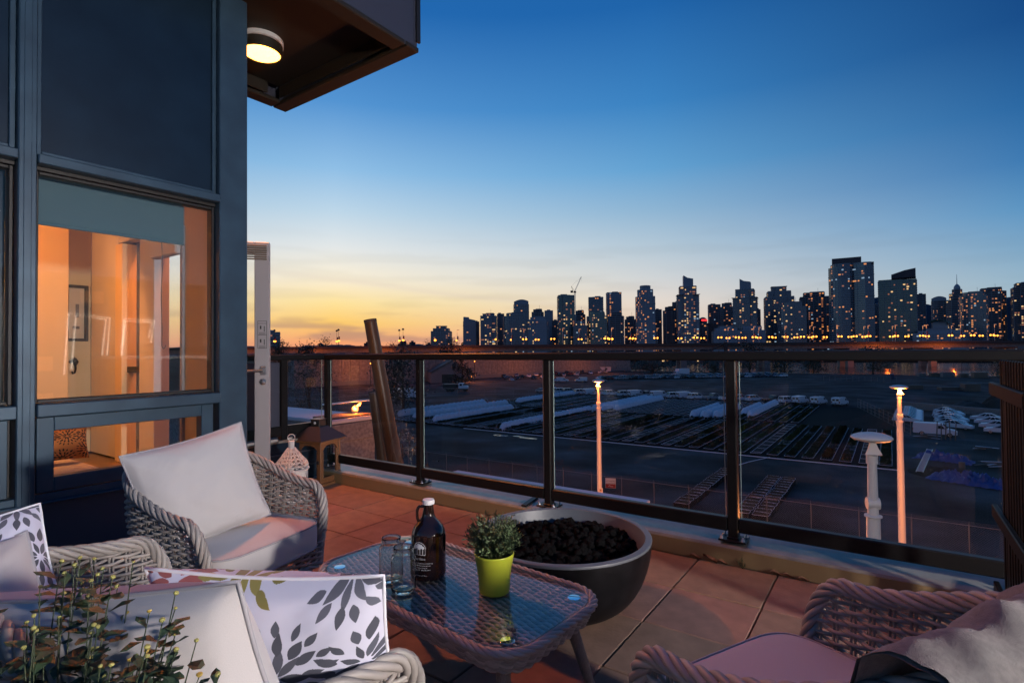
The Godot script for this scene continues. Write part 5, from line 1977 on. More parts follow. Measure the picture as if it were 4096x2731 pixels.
# ------------------------------------------------------------ towers
func plan_of(style: int, w: float, d: float) -> PackedVector2Array:
	# outline in (x, z), z towards the viewer, listed clockwise as seen from above turned later as needed
	var p := PackedVector2Array()
	var a := w / 2
	var b := d / 2
	match style:
		0:
			p = PackedVector2Array([Vector2(-a, b), Vector2(a, b), Vector2(a, -b), Vector2(-a, -b)])
		1:
			for k in 9:
				var t := PI / 2 * k / 8.0
				p.append(Vector2(-a + a * 0.9 * (1.0 - cos(t)), b * 0.35 + b * 0.65 * sin(t)))
			p.append_array(PackedVector2Array([Vector2(a, b), Vector2(a, -b), Vector2(-a, -b)]))
		2:
			p = PackedVector2Array([Vector2(-a, b * 0.8), Vector2(-a * 0.45, b * 0.8), Vector2(-a * 0.45, b), Vector2(a * 0.45, b), Vector2(a * 0.45, b * 0.75), Vector2(a, b * 0.75), Vector2(a, -b), Vector2(-a, -b)])
		3:
			p = PackedVector2Array([Vector2(-a, b * 0.6), Vector2(-a * 0.5, b), Vector2(a * 0.6, b), Vector2(a, b * 0.5), Vector2(a, -b), Vector2(-a, -b)])
		4:
			p.append(Vector2(-a, b * 0.2))
			for k in 11:
				var t := PI * k / 10.0
				p.append(Vector2(-a * 0.42 - a * 0.48 * cos(t), b * 0.45 + b * 0.55 * sin(t)))
			p.append_array(PackedVector2Array([Vector2(a * 0.28, b * 0.6), Vector2(a * 0.62, b * 0.85), Vector2(a, b * 0.7), Vector2(a, -b), Vector2(-a, -b)]))
		5:
			p = PackedVector2Array([Vector2(-a, b), Vector2(a * 0.28, b * 0.9), Vector2(a * 0.28, b * 0.72), Vector2(a, b * 0.6), Vector2(a, -b), Vector2(-a, -b)])
	return p


func grown(p: PackedVector2Array, k: float) -> PackedVector2Array:
	var r := Geometry2D.offset_polygon(p, k, Geometry2D.JOIN_MITER)
	return r[0] if r.size() else p


func scaled2(p: PackedVector2Array, k: float, off := Vector2.ZERO) -> PackedVector2Array:
	var o := PackedVector2Array()
	for q in p:
		o.append(q * k + off)
	return o


func make_towers() -> void:
	var glass := {"g": "tower_glass", "G": "tower_glass_green", "p": "tower_pale", "b": "tower_brick", "s": "tower_slab"}
	for i in TOWERS.size():
		var T: Array = TOWERS[i]
		rng.seed = 900 + i
		tower(T[8], Vector3(T[0], LOT, T[1]), T[2], T[3] - LOT, T[4], T[5], M[glass[T[5]]], T[6], T[7])
	rng.seed = 77


func tower(label: String, at: Vector3, w: float, h: float, style: int, kind: String, skin: Material, crown: int, lit: float) -> void:
	var face := atan2(-at.x, -at.z)
	var turn := face + rng.randf_range(-0.16, 0.16)
	if crown == 7 or style == 5:
		turn = face
	var d := clampf(w * 0.8, 12.0, 30.0)
	var along := w * cos(face - 0.6092) / (absf(cos(turn - face)) + 0.5 * absf(sin(turn - face)))
	if h < 45.0 and w > 60.0:
		d = 30.0
	var t := thing("apartment_tower" if h > 45.0 else "apartment_block", label, "building", at, turn)
	t.position -= Vector3(sin(face), 0, cos(face)) * d / 2
	var p := plan_of(style, along, d)
	var fl := 2.95
	var top := h
	var tiers := []
	match crown:
		1: tiers = [[1.0, h - rng.randf_range(3, 7)], [0.72, h]]
		2: tiers = [[1.0, h * 0.86], [0.8, h * 0.94], [0.5, h]]
		3: tiers = [[1.0, h * 0.93]]
		4: tiers = [[1.0, h - 8.0]]
		5: tiers = [[1.0, h - 2.0], [0.8, h + 8.0]]
		6: tiers = [[1.0, h - 6.0], [0.78, h + 7.0]]
		7: tiers = [[1.0, h - 6.0], [0.9, h - 2.0]]
		8: tiers = [[1.0, h]]
		9: tiers = [[1.0, h - 14.0], [0.72, h - 4.0], [0.45, h + 3.0]]
		_: tiers = [[1.0, h]]
	var core := MB.new()
	var slabs := MB.new()
	var warm := MB.new()
	var dim := MB.new()
	var cool := MB.new()
	var fins := MB.new()
	var y := 0.0
	var pier := {}
	for tier in tiers:
		var q := scaled2(p, tier[0])
		core.slab(q, y, tier[1])
		var over: float = 0.75 if style == 2 or kind == "G" else 0.4
		var out := grown(q, over)
		var n := int((tier[1] - y) / fl)
		for k in n:
			var yy := y + fl * (k + 1)
			slabs.slab(out if (k % 9 != 8) else grown(q, over + 0.25), yy - 0.75, yy)
		# windows by face and bay
		for s in q.size():
			var a := q[s]
			var b := q[(s + 1) % q.size()]
			var e := b - a
			var ln := e.length()
			if ln < 1.5:
				continue
			var nn := Vector2(e.y, -e.x).normalized()
			if nn.dot((a + b) / 2) < 0:
				nn = -nn
			var face_front := nn.y > -0.3
			var bays := maxi(1, int(ln / 3.1))
			for bay in bays + 1:
				# upright fins between the bays
				if face_front and (bay % 2 == 0 or kind == "p"):
					var c := a + e * (float(bay) / bays) + nn * 0.1
					fins.box(Vector3(c.x, (y + tier[1]) / 2, c.y), Vector3(0.35, tier[1] - y, 0.35))
			if not face_front:
				continue
			for bay in bays:
				var col_lit := lit * (2.4 if hash(s * 31 + bay) % 7 == 0 else 0.8)
				if label.contains("bright vertical strips") or label.contains("bright strips"):
					col_lit = 0.85 if (bay == bays / 3 or bay == bays * 2 / 3) and s == 2 or bay == 1 and label.contains("flat topped") else 0.05
				for k in n:
					var low := 1.6 if k < 6 else 1.0
					if rng.randf() > col_lit * low:
						continue
					var x0 := (bay + 0.14) / bays
					var x1 := (bay + rng.randf_range(0.55, 0.86)) / bays
					var p0 := a + e * x0 + nn * 0.06
					var p1 := a + e * x1 + nn * 0.06
					var yb := y + fl * k + 0.55
					var yt := y + fl * k + rng.randf_range(1.7, 2.45)
					var m: MB = warm
					var pick := rng.randf()
					if pick < 0.45:
						m = dim
					elif pick > 0.93:
						m = cool
					var A := Vector3(p0.x, yb, p0.y)
					var B := Vector3(p1.x, yb, p1.y)
					if (B - A).cross(Vector3.UP).dot(Vector3(nn.x, 0, nn.y)) > 0:
						m.quad(A, B, B + Vector3(0, yt - yb, 0), A + Vector3(0, yt - yb, 0))
					else:
						m.quad(B, A, A + Vector3(0, yt - yb, 0), B + Vector3(0, yt - yb, 0))
		y = tier[1]
	put("walls", core, skin, t)
	put("floor_slab", slabs, M.tower_slab, t, "stuff")
	if fins.v.size():
		put("facade_fin", fins, M.tower_slab if kind != "s" else M.tower_pale, t, "stuff")
	if warm.v.size(): put("lit_window", warm, M.lit_warm if rng.randf() < 0.6 else M.lit_pale, t, "stuff")
	if dim.v.size(): put("dim_lit_window", dim, M.lit_dim, t, "stuff")
	if cool.v.size(): put("cool_lit_window", cool, M.lit_cool, t, "stuff")
	var cr := MB.new()
	var a := along / 2
	match crown:
		0:
			cr.box(Vector3(rng.randf_range(-0.2, 0.2) * along, h + 0.5, 0), Vector3(along * 0.4, 2.0, d * 0.5))
		1:
			cr.box(Vector3(along * 0.1, h + 0.6, 0), Vector3(along * 0.5, 0.5, d * 0.6))
			cr.rod(Vector3(along * 0.15, h, 0), Vector3(along * 0.15, h + 7.0, 0), 0.15, 4)
		2:
			cr.box(Vector3(0, h + 0.2, 0), Vector3(along * 0.56, 0.5, d * 0.56))
		3:
			var wedge := PackedVector2Array([Vector2(-a, h * 0.93), Vector2(a, h * 0.93), Vector2(a, h * 0.95), Vector2(-a * 0.1, h * 0.985), Vector2(-a * 0.1, h * 1.02), Vector2(-a, h * 1.03)])
			cr.prism(wedge, -d * 0.4, d * 0.4)
		4:
			var arch := PackedVector2Array([Vector2(a * 0.96, h - 8.0)])
			for k in 13:
				var q := k / 12.0
				arch.append(Vector2(lerpf(a * 0.96, -a * 0.96, q), h - 8.0 + 8.0 * sin(PI * (0.22 + 0.6 * q))))
			arch.append(Vector2(-a * 0.96, h - 8.0))
			cr.prism(arch, -d * 0.4, d * 0.4)
		5:
			cr.lathe([Vector2(along * 0.28, h + 8.0), Vector2(along * 0.28, h + 13.0), Vector2(along * 0.30, h + 13.2), Vector2(along * 0.26, h + 14.0), Vector2(0.01, h + 14.2)], 20)
		6:
			cr.box(Vector3(0, h - 5.8, 0), Vector3(along * 1.1, 0.5, d * 1.1))
			cr.prism(PackedVector2Array([Vector2(-a * 0.42, h + 7.0), Vector2(a * 0.5, h + 7.0), Vector2(a * 0.5, h + 17.0), Vector2(-a * 0.05, h + 18.5), Vector2(-a * 0.42, h + 22.0)]), -d * 0.3, d * 0.3)
		7:
			cr.box(Vector3(-a * 0.18, h + 0.0, -d * 0.1), Vector3(along * 0.66, 12.0, d * 0.5))
			cr.box(Vector3(a * 0.72, h - 3.6, 0), Vector3(along * 0.3, 3.0, d * 0.5))
			for k in 6:
				cr.rod(Vector3(-a * 0.7 + k * a * 0.1, h - 6.0, d * 0.42), Vector3(-a * 0.7 + k * a * 0.1, h - 2.5, d * 0.42), 0.2, 4)
		8:
			cr.prism(PackedVector2Array([Vector2(-a * 0.30, h + 2.0), Vector2(a * 0.96, h + 2.0), Vector2(a * 0.96, h + 13.6), Vector2(a * 0.4, h + 11.6), Vector2(-a * 0.30, h + 7.0)]), -d * 0.3, d * 0.45)
			for k in 7:
				cr.box(Vector3(-a * 0.25 + k * a * 0.2, h + 1.5, d * 0.4), Vector3(0.8, 3.2, 0.8))
			cr.box(Vector3(-a * 0.3, h + 0.3, 0), Vector3(along * 0.68, 0.5, d))
		9:
			cr.lathe([Vector2(along * 0.16, h + 3.0), Vector2(along * 0.16, h + 5.0), Vector2(along * 0.14, h + 8.0), Vector2(along * 0.08, h + 10.5), Vector2(0.5, h + 12.0), Vector2(0.2, h + 27.0), Vector2(0.01, h + 27.5)], 16)
	if cr.v.size():
		put("roof_crown", cr, M.tower_slab if crown != 8 and crown != 7 else M.tower_brick, t)
	if label.contains("pale green curved roof"):
		var r := MB.new()
		var arc := PackedVector2Array()
		for k in 9:
			arc.append(Vector2(-a * 0.36 + a * 0.8 * k / 8.0, h + 3.5 + 7.0 * sin(PI * (0.25 + 0.62 * k / 8.0))))
		for k in 9:
			arc.append(Vector2(-a * 0.36 + a * 0.8 * (8 - k) / 8.0, h + 2.7 + 7.0 * sin(PI * (0.25 + 0.62 * (8 - k) / 8.0))))
		r.prism(arc, -8.0, 12.0)
		put("curved_roof", r, M.sign_green, t)
		put("roof_house", one(Vector3(a * 0.02, h + 3.5, 0), Vector3(along * 0.26, 7.0, 14.0), 0.1), M.tower_pale, t)


func make_crane() -> void:
	var t := thing("tower_crane", "white luffing tower crane with its jib raised above the skyline", "crane", Vector3(-414.3, LOT, -771.8), 0.6092)
	var m := MB.new()
	var H := 107.0
	for s in [[-0.9, -0.9], [0.9, -0.9], [0.9, 0.9], [-0.9, 0.9]]:
		m.rod(Vector3(s[0], 60.0, s[1]), Vector3(s[0], H, s[1]), 0.22, 4)
	var k := 60.0
	while k < H - 2.0:
		m.rod(Vector3(-0.9, k, 0.9), Vector3(0.9, k + 2.0, 0.9), 0.14, 4)
		m.rod(Vector3(0.9, k, -0.9), Vector3(-0.9, k + 2.0, -0.9), 0.14, 4)
		k += 2.2
	put("mast", m, M.pole_white, t)
	var c := MB.new()
	c.box(Vector3(0, H + 1.2, 0), Vector3(4.0, 2.4, 3.0))
	c.box(Vector3(-5.0, H + 1.8, 0), Vector3(4.0, 3.4, 2.4))
	put("machinery_house", c, M.dark_metal, t)
	var j := MB.new()
	var a0 := Vector3(0.5, H + 2.0, 0)
	var a1 := Vector3(10.8, H + 25.5, 0)
	var side := Vector3(-0.92, 0.4, 0)
	for o in [Vector3.ZERO, side * 1.4 + Vector3(0, 0, 0.7), side * 1.4 + Vector3(0, 0, -0.7)]:
		j.rod(a0 + o, a1 + o * 0.3, 0.18, 4)
	for i in 14:
		var p := a0.lerp(a1, i / 14.0)
		var q := a0.lerp(a1, (i + 1) / 14.0)
		j.rod(p, q + side * 1.1, 0.12, 4)
	put("jib", j, M.pole_white, t)
	var b := MB.new()
	b.rod(Vector3(-3.0, H + 2.0, 0), Vector3(-5.6, H + 10.5, 0), 0.25, 4)
	b.rod(Vector3(0.0, H + 2.0, 0), Vector3(-5.6, H + 10.5, 0), 0.2, 4)
	b.rod(Vector3(-5.6, H + 10.5, 0), a1, 0.07, 4)
	b.rod(a1, a1 + Vector3(0, -7.0, 0), 0.06, 4)
	put("stays", b, M.dark_metal, t)


# ------------------------------------------------------------ bridge
func along_bridge(r: float, back := 0.0) -> Vector3:
	# points on a straight line 400 m out, across the view; r runs to the right
	return Vector3(-0.572, 0, -0.820) * (400.0 + back) + Vector3(0.820, 0, -0.572) * r


func make_bridge() -> void:
	var t := thing("road_bridge", "long dark road bridge across the lot with an orange lit underside on the left", "bridge", along_bridge(0.0), 0.6092)
	# local x runs along the bridge
	var dk := MB.new()
	dk.box(Vector3(20, 4.6, -10), Vector3(1100, 1.1, 24))
	put("deck", dk, M.deck_dark, t)
	var pr := MB.new()
	pr.box(Vector3(20, 5.55, 1.9), Vector3(1100, 0.9, 0.3))
	pr.box(Vector3(20, 5.55, -21.9), Vector3(1100, 0.9, 0.3))
	put("parapet", pr, M.deck_dark, t)
	for z in [-1.0, -7.0, -13.0, -19.0]:
		var g := MB.new()
		g.box(Vector3(20, 2.6, z), Vector3(1100, 2.9, 1.2))
		put("girder", g, M.warehouse, t)
	for k in 15:
		var x := -430.0 + 62.0 * k
		if absf(x - 4.0) < 10.0:
			continue
		var p := MB.new()
		p.box(Vector3(x, -6.6, -5.0), Vector3(4.5, 12.3, 3.0))
		p.box(Vector3(x, -6.6, -15.0), Vector3(4.5, 12.3, 3.0))
		p.box(Vector3(x, 0.6, -10.0), Vector3(6.5, 1.2, 21.0))
		put("pier", p, M.concrete, t)
	# stair tower beside the bridge
	var st := thing("bridge_stair", "dark sloping stair climbing to the bridge deck", "stairs", along_bridge(150.0, -6.0), 0.6092)
	var s := MB.new()
	s.rod(Vector3(-9, -1.5, 0), Vector3(5, 6.0, 0), 0.5, 4)
	s.rod(Vector3(-9, -0.3, 0), Vector3(5, 7.2, 0), 0.12, 4)
	put("flight", s, M.deck_dark, st)
	var s2 := MB.new()
	s2.box(Vector3(5.5, -3.0, 0), Vector3(2.0, 19.0, 2.0))
	put("stair_tower", s2, M.deck_dark, st)
	# train standing under the bridge, windows lit
	var tr := thing("train", "train with lit windows passing below the bridge", "train", along_bridge(16.0, -14.0), 0.6092)
	for c in 3:
		var m := MB.new()
		m.rbox(Vector3(-24 + 24 * c, -1.6, 0), Vector3(23, 3.4, 2.9), 0.3)
		var car := put("carriage", m, M.warehouse, tr)
		var w := MB.new()
		for k in 9:
			if (k + c) % 4 != 1:
				w.box(Vector3(-34 + 24 * c + 2.4 * k, -1.1, 1.47), Vector3(1.7, 1.1, 0.06))
		put("lit_window", w, M.lit_dim, car)
	# lamp standards: twin globes at low height; some carry a tall mast
	var one_lamp := Node3D.new()
	var po := MB.new()
	po.rod(Vector3(0, 5.0, 0), Vector3(0, 10.2, 0), [0.14, 0.09], 5)
	po.rod(Vector3(-0.8, 9.9, 0), Vector3(0.8, 9.9, 0), 0.06, 4)
	put("post", po, M.dark_metal, one_lamp)
	var ball := MB.new()
	ball.ball(Vector3.ZERO, 0.62, 8)
	var bmesh := ball.mesh()
	for sx in [-1, 1]:
		var o := put("globe", bmesh, M.lamp_orange, one_lamp)
		o.position = Vector3(sx * 1.15, 10.1, 0)
	for i in BRIDGE_LAMPS.size():
		var o := one_lamp.duplicate()
		o.name = numbered("bridge_lamp")
		add_child(o, true)
		var back := -1.0 if i % 2 == 0 else -21.0
		o.position = along_bridge(BRIDGE_LAMPS[i] * (400.0 - back) / 400.0, -back)
		o.rotation.y = 0.6092 if BRIDGE_LAMPS[i] > 0.0 else 0.6092 + PI / 2
		tag(o, "dark lamp post with two glowing orange globes on the bridge", "lamp post", "globe lamps along the bridge")
	one_lamp.free()
	var mast := Node3D.new()
	var mp := MB.new()
	mp.rod(Vector3(0, 5.0, 0), Vector3(0, 18.0, 0), [0.16, 0.1], 5)
	put("post", mp, M.dark_metal, mast)
	var hd := MB.new()
	hd.lathe([Vector2(0.01, 17.6), Vector2(0.9, 17.8), Vector2(0.95, 18.2), Vector2(0.5, 18.9), Vector2(0.01, 19.1)], 10)
	put("lamp_head", hd, M.dark_metal, mast)
	var bn := MB.new()
	bn.box(Vector3(0.55, 12.0, 0), Vector3(0.9, 2.6, 0.06))
	put("banner", bn, M.car_red, mast)
	var lm := Node3D.new()
	put("post", mp, M.pole_white, lm)
	var h2 := MB.new()
	h2.box(Vector3(0.7, 18.1, 0), Vector3(1.8, 0.3, 0.4))
	put("lamp_head", h2, M.pole_white, lm)
	var gl := MB.new()
	gl.box(Vector3(0.8, 17.9, 0), Vector3(1.3, 0.18, 0.5))
	gl.box(Vector3(0, 16.8, 0.14), Vector3(0.28, 2.2, 0.1))  # glowing strip stands for lamplight on the upper post
	put("lamp_and_post_glow", gl, M.lit_warm, lm)
	put("banner", bn, M.car_red, lm)
	for i in BRIDGE_MASTS.size():
		var r: float = BRIDGE_MASTS[i]
		var src := mast if r < -75.0 else lm
		var o := src.duplicate()
		o.name = numbered("bridge_mast")
		add_child(o, true)
		var back := -2.0 if i % 2 == 0 else -20.0
		o.position = along_bridge(r * (400.0 - back) / 400.0, -back)
		o.rotation.y = 0.6092
		if r < -75.0:
			tag(o, "tall dark mast with an unlit round head on the left part of the bridge", "lamp post", "unlit masts on the bridge")
		else:
			tag(o, "tall mast with a glowing arm lamp and a small banner on the bridge", "lamp post", "lit masts on the bridge")
	mast.free(); lm.free()
	# the lamps below that light its underside
	var under := [[-205.0, -6.0], [-150.0, -6.0], [-95.0, -6.0], [-40.0, -6.0], [268.0, -5.0], [315.0, -5.0]]
	var n := 0
	for u in under:
		n += 1
		var p := along_bridge(u[0], u[1] - 8.0)
		var l := thing("underside_lamp", "orange lamp post shining up under the bridge, number %s from the left" % ["one", "two", "three", "four", "five", "six"][n - 1], "lamp post", p, 0.6092)
		var q := MB.new()
		q.rod(Vector3(0, LOT, 0), Vector3(0, -3.2, 0), 0.12, 5)
		put("post", q, M.dark_metal, l)
		var b := MB.new()
		b.ball(Vector3(0, -2.9, 0), 0.16, 10)
		put("globe", b, M.lamp_orange, l)
		omni("underside_lamp_light", p + Vector3(0, -2.9, 0), Color(1.0, 0.47, 0.12), 210.0, 0.15)


# ------------------------------------------------------------ trees
func tree(label: String, at: Vector3, h: float, w: float, n: int, tone: Color, conifer := false, leaf := 0.5, clear := 0.3) -> void:
	var t := thing("tree", label, "tree", at)
	var tr := MB.new()
	tr.tube(PackedVector3Array([Vector3.ZERO, Vector3(0.1, h * 0.4, 0), Vector3(0, h * 0.8, 0)]), [0.035 * w, 0.025 * w, 0.008 * w], 7)
	var cr := MB.new()
	var clumps := []
	var lim := 15
	for k in lim:
		var z := rng.randf()
		var an := rng.randf() * TAU
		var y := h * lerpf(clear, 0.95, z)
		var rr := w * 0.5 * (sin(PI * clampf(z * 0.85 + 0.12, 0, 1)) if not conifer else (1.0 - z * 0.9)) * rng.randf_range(0.45, 0.95)
		var c := Vector3(cos(an) * rr, y, sin(an) * rr)
		clumps.append([c, w * rng.randf_range(0.16, 0.3)])
		tr.tube(PackedVector3Array([Vector3(0, maxf(h * 0.2, y * 0.7), 0), Vector3(0, y * 0.85, 0).lerp(c, 0.5), c]), [0.012 * w, 0.008 * w, 0.003 * w], 5)
	for k in n:
		var c: Array = clumps[rng.randi() % lim]
		var o: Vector3 = Vector3(rng.randfn(), rng.randfn() * 0.8, rng.randfn()) * c[1] * 0.62
		var p: Vector3 = c[0] + o
		if p.y < h * clear * 0.7:
			continue
		var g := rng.randf_range(0.55, 1.4)
		cr.tint = Color(tone.r * g, tone.g * g, tone.b * g)
		var b := Basis.from_euler(Vector3(rng.randf() * 6, rng.randf() * 6, rng.randf() * 6))
		var s := leaf * rng.randf_range(0.5, 1.1)
		cr.quad(p + b * Vector3(-s, -s * 0.1, 0), p + b * Vector3(0, -s * 0.5, s * 0.15), p + b * Vector3(s, 0, 0), p + b * Vector3(0, s * 0.5, s * 0.1))
	put("trunk", tr, M.bark, t)
	put("crown", cr, M.tree_leaf, t, "stuff")


func make_trees() -> void:
	rng.seed = 4242
	var g := Color(0.035, 0.05, 0.022)
	var dk := Color(0.016, 0.022, 0.012)
	tree("bushy tree with glinting leaves just beyond the side railing", Vector3(-50.0, LOT, -34.5), 12.6, 6.8, 6500, Color(0.06, 0.065, 0.05), false, 0.13, 0.1)
	tree("small leafy tree at the foot of the leaning timber mast", Vector3(-21.5, LOT, -20.5), 10.4, 3.6, 2600, Color(0.05, 0.055, 0.042), false, 0.10, 0.2)
	tree("dense dark tree between the leaning mast and the barn", Vector3(-89.0, LOT, -85.0), 12.6, 12.0, 3600, dk, false, 0.36, 0.05)
	tree("dark tree beside the right gable of the barn", Vector3(-152.0, LOT, -180.0), 12.5, 9.0, 1800, dk, false, 0.5, 0.05)
	tree("round dark tree standing up before the bridge, left of the slim pale tower", Vector3(-199.5, LOT, -226.5), 23.0, 11.5, 2600, dk, false, 0.5, 0.3)
	tree("loose leafy tree above the far left end of the railing", Vector3(-182.0, LOT, -114.0), 19.5, 8.0, 2200, g, false, 0.35, 0.3)
	tree("dark spreading tree beside the far left flat block", Vector3(-196.0, LOT, -134.0), 18.5, 12.0, 2000, dk, false, 0.5, 0.3)
	tree("broad conifer shaped tree beyond the left part of the bridge", Vector3(-427.0, LOT, -311.0), 27.0, 16.0, 1600, dk, true, 0.8, 0.3)
	tree("low dark tree between the conifer and the leaning mast", Vector3(-400.0, LOT, -385.0), 22.0, 15.0, 1400, dk, false, 0.8, 0.3)
	tree("ragged shrub like tree above the railing right of the leaning mast", Vector3(-221.0, LOT, -211.5), 19.5, 13.0, 2000, g, false, 0.4, 0.4)
	tree("reddish dark tree on the bridge line before the short stepped tower", Vector3(-330.0, LOT, -345.0), 24.0, 14.0, 1400, Color(0.05, 0.014, 0.012), false, 0.6, 0.4)
	tree("reddish dark tree right of the twin masts on the bridge line", Vector3(-352.0, LOT, -322.0), 23.0, 11.0, 1200, Color(0.045, 0.016, 0.012), false, 0.6, 0.4)
	tree("dark tree under the bridge beside the stair", Vector3(-70.0, LOT, -352.0), 17.5, 15.0, 1600, dk, false, 0.6, 0.15)
	tree("dark shore tree left of the waterside lamps", Vector3(-50.0, LOT, -345.0), 11.0, 14.0, 1800, dk, false, 0.55, 0.05)
	tree("dark shore tree between the waterside lamps", Vector3(-36.0, LOT, -350.0), 12.0, 12.0, 1600, dk, false, 0.55, 0.05)
	tree("dark shore tree behind the blue site toilet", Vector3(-8.0, LOT, -362.0), 13.0, 16.0, 1800, dk, false, 0.55, 0.05)
	tree("small dark shore tree near the slatted screen", Vector3(41.0, LOT, -330.0), 10.0, 9.0, 1200, dk, false, 0.5, 0.05)
	tree("dark bush row at the back of the parked cars", Vector3(-118.0, LOT, -318.0), 8.0, 26.0, 2200, dk, false, 0.6, 0.0)
	tree("dark bush at the right end of the parked cars", Vector3(-86.0, LOT, -335.0), 7.5, 24.0, 2000, dk, false, 0.6, 0.0)


# ------------------------------------------------------------ things on and round the lot
func make_buildings() -> void:
	# warehouse on the left: long wall of upright panels
	var t := thing("warehouse", "long warehouse wall of pale upright panels lit orange behind the parked cars", "building")
	var a := Vector3(-196.0, 0, -128.0)
	var b := Vector3(-150.0, 0, -360.0)
	var e := (b - a).normalized()
	var ln := a.distance_to(b)
	var nn := Vector3(-e.z, 0, e.x)
	var bs := Basis(e, Vector3.UP, e.cross(Vector3.UP))
	var back := MB.new()
	back.box((a + b) / 2 - nn * 8.0 + Vector3(0, LOT + 5.6, 0), Vector3(ln, 11.2, 15.7), bs)
	put("wall_core", back, M.concrete, t)
	var n := 58
	for k in n:
		var c := a + e * (ln * (k + 0.5) / n)
		var m := MB.new()
		m.box(Vector3.ZERO, Vector3(ln / n - 0.12, 11.2, 0.3), bs)
		var o := put("wall_panel", m, M.warehouse, t)
		o.position = c + Vector3(0, LOT + 5.65, 0)
	var skirt := MB.new()
	skirt.box((a + b) / 2 + nn * 0.6 + Vector3(0, LOT + 0.9, 0), Vector3(ln, 1.8, 0.5), bs)
	put("base_wall", skirt, M.concrete, t)
	# barn
	var h := thing("barn", "grey gabled barn with a dark doorway among the parked cars", "building", Vector3(-171.0, LOT, -190.0), 0.85)
	var gb := PackedVector2Array([Vector2(-7.5, 0), Vector2(7.5, 0), Vector2(7.5, 5.4), Vector2(3.0, 10.3), Vector2(-7.5, 4.6)])
	var w := MB.new()
	w.prism(gb, -9.0, 9.0)
	put("walls", w, M.concrete, h)
	var rf := MB.new()
	rf.box(Vector3(-2.3, 7.65, 0), Vector3(12.4, 0.25, 19.0), Basis(Vector3.BACK, 0.497))
	rf.box(Vector3(5.4, 7.95, 0), Vector3(6.9, 0.25, 19.0), Basis(Vector3.BACK, -0.828))
	put("roof", rf, M.deck_dark, h)
	put("doorway", one(Vector3(0.8, 1.9, 9.0), Vector3(6.5, 3.8, 0.14), 0.02), M.gasket, h)
	put("window", one(Vector3(3.0, 7.4, 9.0), Vector3(1.7, 2.2, 0.14), 0.02), M.gasket, h)
	# site office
	var s := thing("site_office", "low white portable office between the warehouse and the rows of cars", "building", Vector3(-158.0, LOT, -327.0), 0.55)
	put("walls", one(Vector3(0, 1.7, 0), Vector3(15.0, 3.0, 4.0), 0.05), M.pale_roof, s)
	put("roof", one(Vector3(0, 3.35, 0), Vector3(15.4, 0.25, 4.4), 0.03), M.concrete, s)
	for k in 3:
		put("window", one(Vector3(-4.5 + 4.5 * k, 1.9, 2.0), Vector3(1.3, 1.0, 0.1), 0.02), M.car_glass, s)
	# neighbouring roof below the terrace, with its pale coping
	var p := thing("lower_roof", "lower neighbouring roof with a pale coping, beyond the side railing", "building")
	put("wall", one(Vector3(-31.9, (LOT - 1.65) / 2, -15.2), Vector3(26.0, -LOT - 1.65, 2.3), 0.02), M.concrete, p)
	put("coping", one(Vector3(-31.9, -1.56, -15.2), Vector3(26.2, 0.17, 2.5), 0.03), M.pale_roof, p)
	put("coping_cap", one(Vector3(-19.6, -1.43, -15.25), Vector3(1.2, 0.08, 2.4), 0.03), M.timber, p)
	put("fascia_band", one(Vector3(-18.86, -2.05, -15.2), Vector3(0.06, 0.75, 2.34), 0.02), M.concrete, p)
	put("fascia_band", one(Vector3(-31.9, -2.05, -14.02), Vector3(26.0, 0.75, 0.06), 0.02), M.concrete, p)
	var l := thing("entrance_canopy", "pale concrete ledge seen just under the bottom rail", "ledge")
	put("slab", one(Vector3(-11.6, -4.2, -16.6), Vector3(9.0, 0.35, 4.2), 0.03), M.pale_roof, l)
	put("pier", one(Vector3(-12.0, (LOT - 4.3) / 2, -16.6), Vector3(0.6, -LOT - 4.3, 0.6), 0.03), M.concrete, l)
	# the block across the way to the right: what the tall window mirrors, with two lit outlines on its face
	rng.seed = 61
	var k := thing("mirrored_block", "dark apartment block with white lit outlines, seen only mirrored in the tall window", "building", Vector3(50, LOT, -20))
	put("walls", one(Vector3(6, 10.6, 0), Vector3(12, 21.2, 60), 0.1), M.tower_pale, k)
	var fl := MB.new()
	var lw := MB.new()
	for f in 7:
		fl.box(Vector3(-0.4, 2.95 * (f + 1), 0), Vector3(1.2, 0.35, 60.4))
		for bay in 18:
			if rng.randf() < 0.16:
				lw.box(Vector3(-0.03, 2.95 * f + 1.5, -28.0 + 3.3 * bay), Vector3(0.06, rng.randf_range(0.7, 1.4), rng.randf_range(0.6, 1.8)))
	put("floor_slab", fl, M.tower_slab, k, "stuff")
	put("lit_window", lw, M.lit_warm, k, "stuff")
	for o in [[4.93, -16.3, 4.61, -19.3, -0.35, 0.05], [4.75, -16.8, 4.45, -19.0, 0.1, 1.2], [4.6, -20.4, 4.55, -22.9, 0.2, 2.4], [4.4, -20.5, 4.35, -22.7, 0.9, 2.9]]:
		var t2 := MB.new()
		var ox := -1.15
		var yo := -LOT
		t2.tube(PackedVector3Array([Vector3(ox, o[4] + yo, o[1] + 20.3), Vector3(ox, o[0] + yo, o[1] + 20.0), Vector3(ox, o[2] + yo, o[3] + 20.0), Vector3(ox, o[5] + yo, o[3] + 20.3)]), 0.045, 5)
		put("lit_outline_lamp", t2, M.lamp_white, k)


